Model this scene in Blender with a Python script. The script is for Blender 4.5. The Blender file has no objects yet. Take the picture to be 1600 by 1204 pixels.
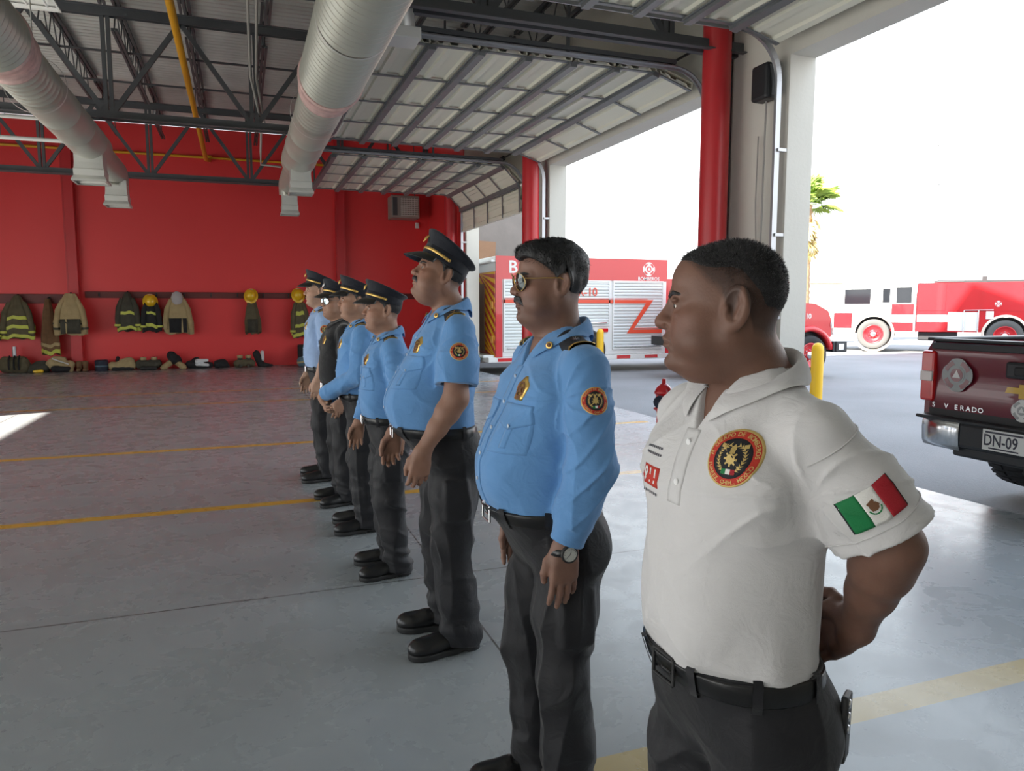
import bpy, bmesh, math, random
import numpy as np
from mathutils import Vector, Matrix, Euler

SC = bpy.context.scene
COL = SC.collection
PI = math.pi
rad = math.radians

# ------------------------------------------------------------------ object helpers
def link(name, me, mat=None, parent=None):
    o = bpy.data.objects.new(name, me)
    COL.objects.link(o)
    if mat is not None:
        for m in (mat if isinstance(mat, (list, tuple)) else [mat]):
            o.data.materials.append(m)
    if parent is not None:
        o.parent = parent
    return o

def tag(o, label=None, cat=None, group=None, kind=None):
    if label: o['label'] = label
    if cat: o['category'] = cat
    if group: o['group'] = group
    if kind: o['kind'] = kind
    return o

def thing(name, label, cat, loc=(0, 0, 0), rz=0.0, group=None):
    o = bpy.data.objects.new(name, None)
    o.empty_display_size = 0.1
    COL.objects.link(o)
    o.location = loc
    o.rotation_euler = (0, 0, rz)
    return tag(o, label, cat, group)

def copy_tree(o, parent=None):
    c = o.copy()
    COL.objects.link(c)
    if parent is not None: c.parent = parent
    for ch in list(o.children):
        copy_tree(ch, c)
    return c

def mesh_np(name, V, faces, smooth=True, uv=None):
    """V (n,3); faces: array (m,k) or list of arrays of different k"""
    if not isinstance(faces, (list, tuple)): faces = [faces]
    faces = [np.asarray(f, dtype=np.int32) for f in faces if len(f)]
    me = bpy.data.meshes.new(name)
    V = np.asarray(V, dtype=np.float32)
    me.vertices.add(len(V))
    me.vertices.foreach_set('co', V.ravel())
    nl = sum(f.size for f in faces); npoly = sum(len(f) for f in faces)
    me.loops.add(nl); me.polygons.add(npoly)
    li = np.concatenate([f.ravel() for f in faces])
    me.loops.foreach_set('vertex_index', li)
    st = []; s = 0
    for f in faces:
        st.append(s + np.arange(len(f)) * f.shape[1]); s += f.size
    me.polygons.foreach_set('loop_start', np.concatenate(st).astype(np.int32))
    if uv is not None:
        l = me.uv_layers.new(name='UVMap')
        l.data.foreach_set('uv', np.asarray(uv, dtype=np.float32)[li].ravel())
    me.polygons.foreach_set('use_smooth', np.full(npoly, smooth, dtype=bool))
    me.update(calc_edges=True)
    me.validate()
    return me

class MB:
    """collects boxes, tubes, lathes, prisms into one mesh"""
    def __init__(s): s.v = []; s.f = []; s.sm = []
    def add(s, vs, fs, smooth=False):
        n = len(s.v)
        s.v.extend([tuple(v) for v in vs])
        for f in fs:
            s.f.append(tuple(i + n for i in f)); s.sm.append(smooth)
        return s
    def box(s, c, d, rot=None, bev=0.0):
        hx, hy, hz = d[0] / 2, d[1] / 2, d[2] / 2
        if bev > 0:
            b = min(bev, hx * .95, hy * .95, hz * .95)
            bm = bmesh.new()
            bmesh.ops.create_cube(bm, size=1)
            for v in bm.verts: v.co = Vector((v.co.x * 2 * hx, v.co.y * 2 * hy, v.co.z * 2 * hz))
            bmesh.ops.bevel(bm, geom=list(bm.edges), offset=b, segments=2, profile=.5, affect='EDGES')
            vs = [v.co.copy() for v in bm.verts]; fs = [[v.index for v in f.verts] for f in bm.faces]
            bm.free()
        else:
            vs = [Vector((x, y, z)) for x in (-hx, hx) for y in (-hy, hy) for z in (-hz, hz)]
            fs = [(0, 1, 3, 2), (4, 6, 7, 5), (0, 4, 5, 1), (2, 3, 7, 6), (0, 2, 6, 4), (1, 5, 7, 3)]
        M = (rot if isinstance(rot, Matrix) else Euler(rot or (0, 0, 0)).to_matrix()).to_3x3()
        c = Vector(c)
        return s.add([M @ v + c for v in vs], fs)
    def bar(s, p, q, w, h=None, up=(0, 0, 1)):
        """rectangular bar from p to q"""
        h = h or w
        p = Vector(p); q = Vector(q); d = (q - p); L = d.length
        if L < 1e-6: return s
        d.normalize(); u = Vector(up)
        if abs(d.dot(u)) > .98: u = Vector((0, 1, 0)) if abs(d.y) < .9 else Vector((1, 0, 0))
        a = d.cross(u).normalized(); b = a.cross(d)
        vs = []
        for t in (p, q):
            for i, j in ((-1, -1), (1, -1), (1, 1), (-1, 1)):
                vs.append(t + a * (i * w / 2) + b * (j * h / 2))
        return s.add(vs, [(0, 1, 2, 3), (7, 6, 5, 4), (0, 4, 5, 1), (1, 5, 6, 2), (2, 6, 7, 3), (3, 7, 4, 0)])
    def tube(s, pts, r, n=12, cap=True, smooth=True):
        pts = [Vector(p) for p in pts]
        rs = list(r) if isinstance(r, (list, tuple)) else [r] * len(pts)
        rings = []
        ref = None
        for i, p in enumerate(pts):
            t = (pts[min(i + 1, len(pts) - 1)] - pts[max(i - 1, 0)]).normalized()
            if ref is None:
                ref = Vector((0, 0, 1)) if abs(t.z) < .9 else Vector((1, 0, 0))
            a = (ref - t * ref.dot(t)).normalized(); b = t.cross(a); ref = a
            rings.append([p + (a * math.cos(2 * PI * k / n) + b * math.sin(2 * PI * k / n)) * rs[i] for k in range(n)])
        vs = [v for R in rings for v in R]; fs = []
        for i in range(len(pts) - 1):
            for k in range(n):
                fs.append((i * n + k, i * n + (k + 1) % n, (i + 1) * n + (k + 1) % n, (i + 1) * n + k))
        s.add(vs, fs, smooth)
        if cap:
            s.add(rings[0], [tuple(range(n))[::-1]]); s.add(rings[-1], [tuple(range(n))])
        return s
    def lathe(s, prof, c=(0, 0, 0), n=24, axis=(0, 0, 1), sx=1, sy=1, smooth=True, cap=True):
        """prof: list of (r, z)"""
        z = Vector(axis).normalized()
        a = Vector((1, 0, 0)) if abs(z.x) < .9 else Vector((0, 1, 0))
        a = (a - z * a.dot(z)).normalized(); b = z.cross(a); c = Vector(c)
        vs = []
        for r, h in prof:
            for k in range(n):
                t = 2 * PI * k / n
                vs.append(c + z * h + a * (r * sx * math.cos(t)) + b * (r * sy * math.sin(t)))
        fs = []
        m = len(prof)
        for i in range(m - 1):
            for k in range(n):
                fs.append((i * n + k, i * n + (k + 1) % n, (i + 1) * n + (k + 1) % n, (i + 1) * n + k))
        s.add(vs, fs, smooth)
        if cap:
            s.add(vs[:n], [tuple(range(n))[::-1]]); s.add(vs[-n:], [tuple(range(n))])
        return s
    def prism(s, poly, o, u, v, d):
        """extrude 2D polygon (in frame o,u,v) by vector d"""
        o = Vector(o); u = Vector(u); v = Vector(v); d = Vector(d); n = len(poly)
        A = [o + u * x + v * y for x, y in poly]; B = [a + d for a in A]
        fs = [tuple(range(n)), tuple(range(2 * n - 1, n - 1, -1))]
        for i in range(n):
            j = (i + 1) % n
            fs.append((i, i + n, j + n, j))
        return s.add(A + B, fs)
    def grid(s, P, smooth=True, closeu=False):
        """P[i][j] points"""
        n = len(P); m = len(P[0])
        vs = [p for row in P for p in row]; fs = []
        for i in range(n - 1):
            for j in range(m if closeu else m - 1):
                k = (j + 1) % m
                fs.append((i * m + j, i * m + k, (i + 1) * m + k, (i + 1) * m + j))
        return s.add(vs, fs, smooth)
    def build(s, name, mat, parent=None, loc=None):
        me = bpy.data.meshes.new(name)
        me.from_pydata([tuple(v) for v in s.v], [], s.f)
        me.polygons.foreach_set('use_smooth', s.sm)
        bm = bmesh.new(); bm.from_mesh(me)
        bmesh.ops.recalc_face_normals(bm, faces=bm.faces)
        bm.to_mesh(me); bm.free()
        o = link(name, me, mat, parent)
        if loc is not None: o.location = loc
        return o

def text_mesh(s, size=1.0, align='CENTER', bold=False, spacing=1.0):
    """2D triangulated text -> (verts (n,2), faces list). cap height about 0.7*size"""
    cu = bpy.data.curves.new('txt', 'FONT')
    cu.body = s; cu.size = size; cu.align_x = align; cu.align_y = 'CENTER'
    cu.space_character = spacing
    cu.resolution_u = 3
    if bold: cu.offset = 0.018 * size
    o = bpy.data.objects.new('txt', cu); COL.objects.link(o)
    dg = bpy.context.evaluated_depsgraph_get(); dg.update()
    me = bpy.data.meshes.new_from_object(o.evaluated_get(dg))
    V = np.array([(v.co.x, v.co.y) for v in me.vertices]) if len(me.vertices) else np.zeros((0, 2))
    F = [tuple(p.vertices) for p in me.polygons]
    bpy.data.objects.remove(o); bpy.data.curves.remove(cu); bpy.data.meshes.remove(me)
    return V, F

def flat_text(mb, s, o, u, v, size, bold=False, align='CENTER', spacing=1.0, sx=1.0):
    """adds text laid on the plane (o,u,v)"""
    V, F = text_mesh(s, size, align, bold, spacing)
    o = Vector(o); u = Vector(u); v = Vector(v)
    mb.add([o + u * (x * sx) + v * y for x, y in V], F)
    return mb

# ------------------------------------------------------------------ materials
def mat(name, col=(.8, .8, .8), rough=.5, metal=0., spec=.5, noise=None, bump=None, emit=None, coat=0., sheen=0., sss=0., trans=0., alpha=None):
    """noise=(scale, amount, detail); bump=(scale, strength, dist[, stretch])"""
    m = bpy.data.materials.new(name); m.use_nodes = True
    nt = m.node_tree; N = nt.nodes; L = nt.links
    b = N['Principled BSDF']
    b.inputs['Base Color'].default_value = (*col, 1)
    b.inputs['Roughness'].default_value = rough
    b.inputs['Metallic'].default_value = metal
    b.inputs['Specular IOR Level'].default_value = spec
    b.inputs['Coat Weight'].default_value = coat
    b.inputs['Sheen Weight'].default_value = sheen
    if sss:
        b.inputs['Subsurface Weight'].default_value = sss
        b.inputs['Subsurface Radius'].default_value = (.012, .005, .003)
        b.inputs['Subsurface Scale'].default_value = 1.0
    if trans: b.inputs['Transmission Weight'].default_value = trans
    if emit:
        b.inputs['Emission Color'].default_value = (*emit[0], 1)
        b.inputs['Emission Strength'].default_value = emit[1]
    tc = N.new('ShaderNodeTexCoord')
    if noise:
        t = N.new('ShaderNodeTexNoise'); t.inputs['Scale'].default_value = noise[0]
        t.inputs['Detail'].default_value = noise[2] if len(noise) > 2 else 4
        L.new(tc.outputs['Object'], t.inputs['Vector'])
        mx = N.new('ShaderNodeMix'); mx.data_type = 'RGBA'
        a = noise[1]
        mx.inputs['A'].default_value = (*[max(0, c * (1 - a)) for c in col], 1)
        mx.inputs['B'].default_value = (*[min(1, c * (1 + a)) for c in col], 1)
        L.new(t.outputs['Fac'], mx.inputs['Factor'])
        L.new(mx.outputs['Result'], b.inputs['Base Color'])
    if bump:
        t = N.new('ShaderNodeTexNoise'); t.inputs['Scale'].default_value = bump[0]; t.inputs['Detail'].default_value = 5
        mp = N.new('ShaderNodeMapping')
        if len(bump) > 3: mp.inputs['Scale'].default_value = bump[3]
        L.new(tc.outputs['Object'], mp.inputs['Vector']); L.new(mp.outputs['Vector'], t.inputs['Vector'])
        bp = N.new('ShaderNodeBump'); bp.inputs['Strength'].default_value = bump[1]; bp.inputs['Distance'].default_value = bump[2]
        L.new(t.outputs['Fac'], bp.inputs['Height']); L.new(bp.outputs['Normal'], b.inputs['Normal'])
    return m

# ------------------------------------------------------------------ signed distance modelling (numpy)
f32 = np.float32
def A3(v): return np.asarray(v, dtype=f32)
def vlen(p): return np.sqrt((p * p).sum(-1))
def smin(a, b, k):
    h = np.clip(k - np.abs(a - b), 0, None) / k
    return np.minimum(a, b) - h * h * k * .25
def smax(a, b, k): return -smin(-a, -b, k)
def sphere(p, c, r): return vlen(p - A3(c)) - r
def ellipsoid(p, c, r, R=None):
    q = p - A3(c)
    if R is not None: q = q @ R
    r = A3(r)
    k0 = vlen(q / r); k1 = vlen(q / (r * r)) + 1e-9
    return k0 * (k0 - 1) / k1
def rcone(p, a, b, r1, r2):
    """tapered capsule"""
    a = A3(a); b = A3(b); ba = b - a; l2 = float(ba @ ba) + 1e-12
    t = np.clip(((p - a) @ ba) / l2, 0, 1)
    return vlen(p - a - t[:, None] * ba) - (r1 + (r2 - r1) * t)
def chain(p, pts, rs, k=.0):
    d = None
    for i in range(len(pts) - 1):
        e = rcone(p, pts[i], pts[i + 1], rs[i], rs[i + 1])
        d = e if d is None else (smin(d, e, k) if k else np.minimum(d, e))
    return d
def rbox(p, c, hs, r, R=None):
    q = p - A3(c)
    if R is not None: q = q @ R
    q = np.abs(q) - (A3(hs) - r)
    return vlen(np.maximum(q, 0)) + np.minimum(q.max(-1), 0) - r
def rotm(rx=0, ry=0, rz=0):
    return np.array(Euler((rx, ry, rz)).to_matrix(), dtype=f32)
def loft(p, keys, n=2.3):
    """keys: rows (z, w, front, back, yc); elliptic cross sections stacked in z"""
    K = np.array(keys, dtype=f32)
    z = p[:, 2]
    def ip(c):
        return np.interp(z, K[:, 0], K[:, c]).astype(f32)
    # smooth interpolation
    w = ip(1); f = ip(2); b = ip(3); yc = ip(4) if K.shape[1] > 4 else 0
    x = np.abs(p[:, 0]); y = p[:, 1] - yc
    dpt = np.where(y < 0, f, b)
    a = x / w; c = np.abs(y) / dpt
    r = (a ** n + c ** n + 1e-9) ** (1 / n)
    g = np.sqrt((a ** (n - 1) / w) ** 2 + (c ** (n - 1) / dpt) ** 2) * r ** (1 - n) + 1e-6
    d = (r - 1) / g
    d = np.clip(d, -1.0 * np.minimum(w, dpt), None)
    lo = K[0, 0]; hi = K[-1, 0]
    dz = np.maximum(lo - z, z - hi)
    return np.where(dz > 0, np.sqrt(np.maximum(d, 0) ** 2 + dz * dz), np.maximum(d, dz))
def resample(keys, m=40):
    """smooth (Catmull-like cosine) resampling of loft keys"""
    K = np.array(keys, float)
    z = np.linspace(K[0, 0], K[-1, 0], m)
    out = [z]
    for c in range(1, K.shape[1]):
        t = K[:, 0]; v = K[:, c]
        d = np.gradient(v, t)
        i = np.clip(np.searchsorted(t, z, side='right') - 1, 0, len(t) - 2)
        h = t[i + 1] - t[i]; u = (z - t[i]) / h
        out.append((2 * u**3 - 3 * u**2 + 1) * v[i] + (u**3 - 2 * u**2 + u) * h * d[i] + (-2 * u**3 + 3 * u**2) * v[i + 1] + (u**3 - u**2) * h * d[i + 1])
    return np.stack(out, 1)

class SinNoise:
    def __init__(s, seed, scale, n=7, stretch=(1, 1, 1)):
        r = np.random.RandomState(seed)
        k = r.normal(size=(n, 3)); k /= np.linalg.norm(k, axis=1)[:, None]
        k *= (scale * r.uniform(.6, 1.5, size=(n, 1)))
        s.k = (k * np.array(stretch)).astype(f32); s.ph = r.uniform(0, 6.28, n).astype(f32); s.n = n
    def __call__(s, p):
        return np.sin(p @ s.k.T + s.ph).sum(1) / math.sqrt(s.n)

def polygonize(fn, lo, hi, h, nb=8, slop=1.7):
    lo = A3(lo); hi = A3(hi)
    dims = np.ceil((hi - lo) / (h * nb)).astype(int)
    g = np.stack(np.meshgrid(*[np.arange(d) for d in dims], indexing='ij'), -1).reshape(-1, 3)
    c = lo + (g + .5) * (nb * h)
    d = np.concatenate([fn(c[i:i + 60000].astype(f32)) for i in range(0, len(c), 60000)])
    act = g[np.abs(d) < nb * h * .87 * slop]
    N = (dims * nb + 4).astype(np.int64)
    ar = np.arange(nb + 1)
    off = np.stack(np.meshgrid(ar, ar, ar, indexing='ij'), -1).reshape(-1, 3)
    IDS = []; VS = []; QS = []
    m = nb + 1
    corner = [(0,0,0),(1,0,0),(0,1,0),(1,1,0),(0,0,1),(1,0,1),(0,1,1),(1,1,1)]
    edges = [(0,1),(2,3),(4,5),(6,7),(0,2),(1,3),(4,6),(5,7),(0,4),(1,5),(2,6),(3,7)]
    cid = lambda ijk: (ijk[:, 0] * N[1] + ijk[:, 1]) * N[2] + ijk[:, 2]
    CH = 160
    for s in range(0, len(act), CH):
        base = act[s:s + CH] * nb
        ijk = base[:, None, :] + off[None]
        P = (lo + ijk.reshape(-1, 3) * h).astype(f32)
        D = fn(P).reshape(-1, m, m, m)
        ins = D < 0
        any_ = ins.any((1, 2, 3)) & ~ins.all((1, 2, 3))
        if not any_.any(): continue
        D = D[any_]; ins = ins[any_]; base = base[any_]
        cs = np.stack([ins[:, a:a + nb, b:b + nb, c_:c_ + nb] for a, b, c_ in corner], -1)
        mix = cs.any(-1) & ~cs.all(-1)
        idx = np.argwhere(mix)
        if not len(idx): continue
        dv = np.stack([D[idx[:, 0], idx[:, 1] + a, idx[:, 2] + b, idx[:, 3] + c_] for a, b, c_ in corner], -1)
        acc = np.zeros((len(idx), 3)); cnt = np.zeros(len(idx))
        for a, b in edges:
            da = dv[:, a]; db = dv[:, b]; mk = (da < 0) != (db < 0)
            t = np.where(mk, da / np.where(mk, da - db, 1), 0)
            pa = np.array(corner[a]); pb = np.array(corner[b])
            acc += np.where(mk[:, None], pa + t[:, None] * (pb - pa), 0); cnt += mk
        cell = base[idx[:, 0]] + idx[:, 1:]
        VS.append(lo + (cell + acc / cnt[:, None]) * h); IDS.append(cid(cell.astype(np.int64)))
        for ax in range(3):
            sl0 = [slice(None)] + [slice(0, nb)] * 3
            sl1 = list(sl0); sl1[ax + 1] = slice(1, nb + 1)
            a0 = ins[tuple(sl0)]; a1 = ins[tuple(sl1)]
            e = np.argwhere(a0 != a1)
            if not len(e): continue
            flip = a0[e[:, 0], e[:, 1], e[:, 2], e[:, 3]]
            cc = (base[e[:, 0]] + e[:, 1:]).astype(np.int64)
            u = (ax + 1) % 3; w = (ax + 2) % 3
            q = []
            for du, dw in ((0, 0), (-1, 0), (-1, -1), (0, -1)):
                k = cc.copy(); k[:, u] += du; k[:, w] += dw
                q.append(np.where((k >= 0).all(1), cid(k), -1))
            q = np.stack(q, 1)
            q[~flip] = q[~flip][:, ::-1]
            QS.append(q)
    ids = np.concatenate(IDS); V = np.concatenate(VS); Q = np.concatenate(QS)
    o = np.argsort(ids); ids = ids[o]; V = V[o]
    j = np.clip(np.searchsorted(ids, Q), 0, len(ids) - 1)
    ok = (ids[j] == Q).all(1)
    return V, j[ok]

def trace(fn, P, D, off=0.0, steps=40, maxd=.6):
    """sphere trace points P along unit directions D on to the surface fn=off"""
    P = A3(P).copy(); D = A3(D)
    if D.ndim == 1: D = np.tile(D, (len(P), 1))
    t = np.zeros(len(P), f32)
    for _ in range(steps):
        d = fn(P + D * t[:, None]) - off
        t = np.clip(t + d * .8, -.1, maxd)
    return P + D * t[:, None]
# ------------------------------------------------------------------ people
def skin_mat(name, col):
    m = mat(name, (1, 1, 1), .52, spec=.4, bump=(260, .18, .002))
    nt = m.node_tree; N = nt.nodes; L = nt.links; b = N['Principled BSDF']
    at = N.new('ShaderNodeAttribute'); at.attribute_name = 'tone'
    tc = N.new('ShaderNodeTexCoord')
    t = N.new('ShaderNodeTexNoise'); t.inputs['Scale'].default_value = 38; t.inputs['Detail'].default_value = 6
    L.new(tc.outputs['Object'], t.inputs['Vector'])
    r = N.new('ShaderNodeMix'); r.data_type = 'RGBA'
    r.inputs['A'].default_value = (col[0] * .86, col[1] * .80, col[2] * .78, 1)
    r.inputs['B'].default_value = (min(1, col[0] * 1.12), col[1] * 1.14, col[2] * 1.14, 1)
    L.new(t.outputs['Fac'], r.inputs['Factor'])
    mu = N.new('ShaderNodeMix'); mu.data_type = 'RGBA'; mu.blend_type = 'MULTIPLY'; mu.inputs['Factor'].default_value = 1
    L.new(r.outputs['Result'], mu.inputs['A']); L.new(at.outputs['Color'], mu.inputs['B'])
    L.new(mu.outputs['Result'], b.inputs['Base Color'])
    b.inputs['Subsurface Weight'].default_value = .12
    b.inputs['Subsurface Radius'].default_value = (.012, .005, .003); b.inputs['Subsurface Scale'].default_value = .6
    return m

def cloth_mat(name, col, rough=.85, scale=900, sheen=.25, var=.10):
    m = mat(name, col, rough, spec=.25, noise=(9, var, 5), sheen=sheen)
    nt = m.node_tree; N = nt.nodes; L = nt.links; b = N['Principled BSDF']
    tc = N.new('ShaderNodeTexCoord')
    t1 = N.new('ShaderNodeTexNoise'); t1.inputs['Scale'].default_value = scale; t1.inputs['Detail'].default_value = 2
    t2 = N.new('ShaderNodeTexNoise'); t2.inputs['Scale'].default_value = 16; t2.inputs['Detail'].default_value = 5; t2.inputs['Distortion'].default_value = 1.2
    L.new(tc.outputs['Object'], t1.inputs['Vector']); L.new(tc.outputs['Object'], t2.inputs['Vector'])
    b1 = N.new('ShaderNodeBump'); b1.inputs['Strength'].default_value = .25; b1.inputs['Distance'].default_value = .0015
    b2 = N.new('ShaderNodeBump'); b2.inputs['Strength'].default_value = .35; b2.inputs['Distance'].default_value = .012
    L.new(t1.outputs['Fac'], b1.inputs['Height']); L.new(t2.outputs['Fac'], b2.inputs['Height'])
    L.new(b2.outputs['Normal'], b1.inputs['Normal']); L.new(b1.outputs['Normal'], b.inputs['Normal'])
    return m

M = {}
M['blue'] = cloth_mat('blue_shirt_cloth', (.125, .295, .58), .8)
M['paleblue'] = cloth_mat('pale_blue_shirt_cloth', (.30, .43, .68), .8)
M['white'] = cloth_mat('white_polo_cloth', (.62, .61, .615), .85, 700)
M['blackcloth'] = cloth_mat('black_shirt_cloth', (.012, .012, .014), .8)
M['trouser'] = cloth_mat('black_trouser_cloth', (.014, .014, .017), .56, 1100, .15, .2)
M['navy'] = cloth_mat('navy_cap_cloth', (.010, .012, .020), .7, 900, .2)
M['leather'] = mat('black_leather', (.012, .012, .013), .28, spec=.5, bump=(220, .15, .002))
M['rubber'] = mat('black_rubber', (.015, .015, .016), .6)
M['gold'] = mat('gold_braid', (.72, .47, .14), .32, metal=.85, bump=(300, .3, .002))
M['goldthread'] = mat('gold_thread', (.62, .45, .16), .6, metal=.2, bump=(500, .4, .002))
M['silver'] = mat('polished_steel', (.72, .72, .74), .22, metal=1)
M['hair'] = mat('black_hair', (.010, .010, .012), .42, spec=.5, bump=(420, .7, .004, (1, 1, .18)))
M['greyhair'] = mat('short_greying_hair', (.035, .034, .036), .6, spec=.3, noise=(500, .6, 3), bump=(520, .9, .004))
M['eyewhite'] = mat('eye_white', (.62, .58, .54), .2)
M['iris'] = mat('dark_iris', (.02, .012, .008), .15)
M['button'] = mat('shirt_button', (.55, .62, .72), .3)
M['wbutton'] = mat('white_button', (.8, .8, .8), .3)
M['patchred'] = mat('patch_red_thread', (.52, .035, .02), .75, bump=(600, .4, .002))
M['patchblack'] = mat('patch_black_thread', (.012, .013, .018), .8, bump=(600, .4, .002))
M['flaggreen'] = mat('flag_green_thread', (.005, .19, .055), .7, bump=(500, .5, .002))
M['flagwhite'] = mat('flag_white_thread', (.78, .77, .74), .75, bump=(500, .5, .002))
M['flagred'] = mat('flag_red_thread', (.36, .008, .018), .7, bump=(500, .5, .002))
M['brown'] = mat('brown_thread', (.16, .07, .03), .75)
M['lens'] = mat('mirrored_lens', (.09, .10, .10), .05, metal=.9)
M['bluelens'] = mat('silver_blue_lens', (.55, .72, .8), .08, metal=.9)
M['dial'] = mat('watch_dial', (.55, .56, .52), .3)
M['darktext'] = mat('dark_stitching', (.06, .06, .08), .8)

def head_fn(hp):
    """head in its own frame: eye level at z=0, nose toward -y, chin at about -.12"""
    fat = hp.get('fat', 0.); nose = hp.get('nose', 1.); jaw = hp.get('jaw', 1.); pg = hp.get('prog', .004); age = hp.get('age', .5); es = hp.get('ear', 1.12)
    def fn(q, sockets=True):
        x = np.abs(q[:, 0]); m = q.copy(); m[:, 0] = x
        d = ellipsoid(q, (0, .020, .030), (.076, .096, .086))
        d = smin(d, ellipsoid(q, (0, -.040, .045), (.060, .046, .048)), .03)
        d = smin(d, ellipsoid(q, (0, -.016, -.034), (.063 + .008 * fat, .070, .085)), .03)
        d = smin(d, rcone(m, (.050 + .006 * fat, .008, -.055), (.018, -.058, -.098), .020 + .008 * fat, .020), .03)
        d = smin(d, ellipsoid(q, (0, -.076 - pg, -.101), (.023 * jaw, .019, .018)), .022)
        d = smin(d, ellipsoid(m, (.047, -.048, -.022), (.024, .030, .022)), .018)       # cheekbones
        d = smin(d, ellipsoid(m, (.040 + .005 * fat, -.045, -.062), (.030 + .006 * fat, .036, .034)), .02)
        d = smin(d, ellipsoid(q, (0, -.068 - pg, -.060), (.038, .025, .032)), .02)           # muzzle
        d = smin(d, ellipsoid(m, (.026, -.068, -.026), (.020, .018, .020)), .018)        # maxilla
        if fat > 0:
            d = smin(d, ellipsoid(q, (0, -.025, -.118), (.045, .045, .022 + .012 * fat)), .03)
            d = smin(d, ellipsoid(q, (0, -.04, -.105), (.04, .03, .02)), .02)
        d = smin(d, rcone(m, (.010, -.084, .023), (.044, -.066, .021), .0085, .008), .014)
        if sockets:
            d = smax(d, -ellipsoid(m, (.033, -.097, .002), (.017, .013, .010)), .014)
        # nose
        d = smin(d, rcone(q, (0, -.082, .016), (0, -.103, -.020), .0085, .0105 * nose), .014)
        d = smin(d, ellipsoid(q, (0, -.1065 - .004 * (nose - 1), -.0275), (.0130 * nose, .0120 * nose, .0110 * nose)), .009)
        d = smin(d, ellipsoid(m, (.0145, -.096, -.031), (.0105, .0125, .0095)), .007)
        d = smax(d, -ellipsoid(m, (.0065, -.106, -.042), (.0042, .007, .005)), .003)
        # cheek pad, nose-to-mouth fold
        d = smin(d, ellipsoid(m, (.040, -.066, -.043), (.019, .019, .030)), .012)
        d = smax(d, -chain(m, [(.021, -.098 - pg * .5, -.034), (.029, -.094 - pg * .6, -.050), (.034, -.086 - pg * .6, -.076)], [.0022 + .0016 * age, .0028 + .0022 * age, .0018]), .006)
        # lips
        ml, m = m, m + A3((0, pg, 0))
        d = smin(d, chain(m, [(0, -.0915, -.0575), (.010, -.0915, -.0565), (.027, -.0815, -.0635)], [.0055, .006, .003]), .006)
        d = smin(d, chain(m, [(0, -.0905, -.0715), (.012, -.089, -.071), (.026, -.0815, -.065)], [.0068, .0062, .003]), .006)
        d = smax(d, -chain(m, [(0, -.099, -.0645), (.012, -.096, -.0645), (.026, -.085, -.0655)], [.0022, .002, .0012]), .004)
        d = smax(d, -ellipsoid(q, (0, -.098 - pg, -.084), (.018, .010, .006)), .012)
        m = ml
        # lids
        if sockets:
            d = smin(d, ellipsoid(m, (.033, -.0800, -.0125), (.0145, .0075, .0045)), .007)
            d = smin(d, ellipsoid(m, (.034, -.0830, .0125), (.0165, .0085, .0042)), .006)
            e = sphere(m, (.032, -.0735, .003), .0140)
            e = smax(e, -ellipsoid(m, (.032, -.0900, .0015), (.0132, .012, .0042)), .002)
            d = smin(d, e, .006)
            d = np.maximum(d, -ellipsoid(m, (.032, -.0895, .0015), (.0126, .012, .0037)))
        # ears
        RE = rotm(rad(-10), 0, 0) @ rotm(0, 0, rad(-24))
        eq = (m - A3((.0745, .022, -.006))) @ RE / es
        e = ellipsoid(eq, (.007, 0, 0), (.0085, .0205, .0330))
        e = smax(e, -ellipsoid(eq, (.0165, -.002, .003), (.0110, .0150, .0245)), .003)
        e = smin(e, chain(eq, [(.0070, .003, .020), (.0090, .0085, .006), (.0090, .004, -.012)], [.0026, .0036, .0036]), .003)
        e = smax(e, -ellipsoid(eq, (.0120, -.003, -.004), (.0075, .0060, .0095)), .002)
        e = smin(e, ellipsoid(eq, (.009, -.013, -.004), (.005, .005, .007)), .004)
        e = smin(e, ellipsoid(eq, (.006, -.006, -.027), (.006, .009, .009)), .006) * es
        d = smin(d, e, .006)
        return d
    return fn

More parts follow.
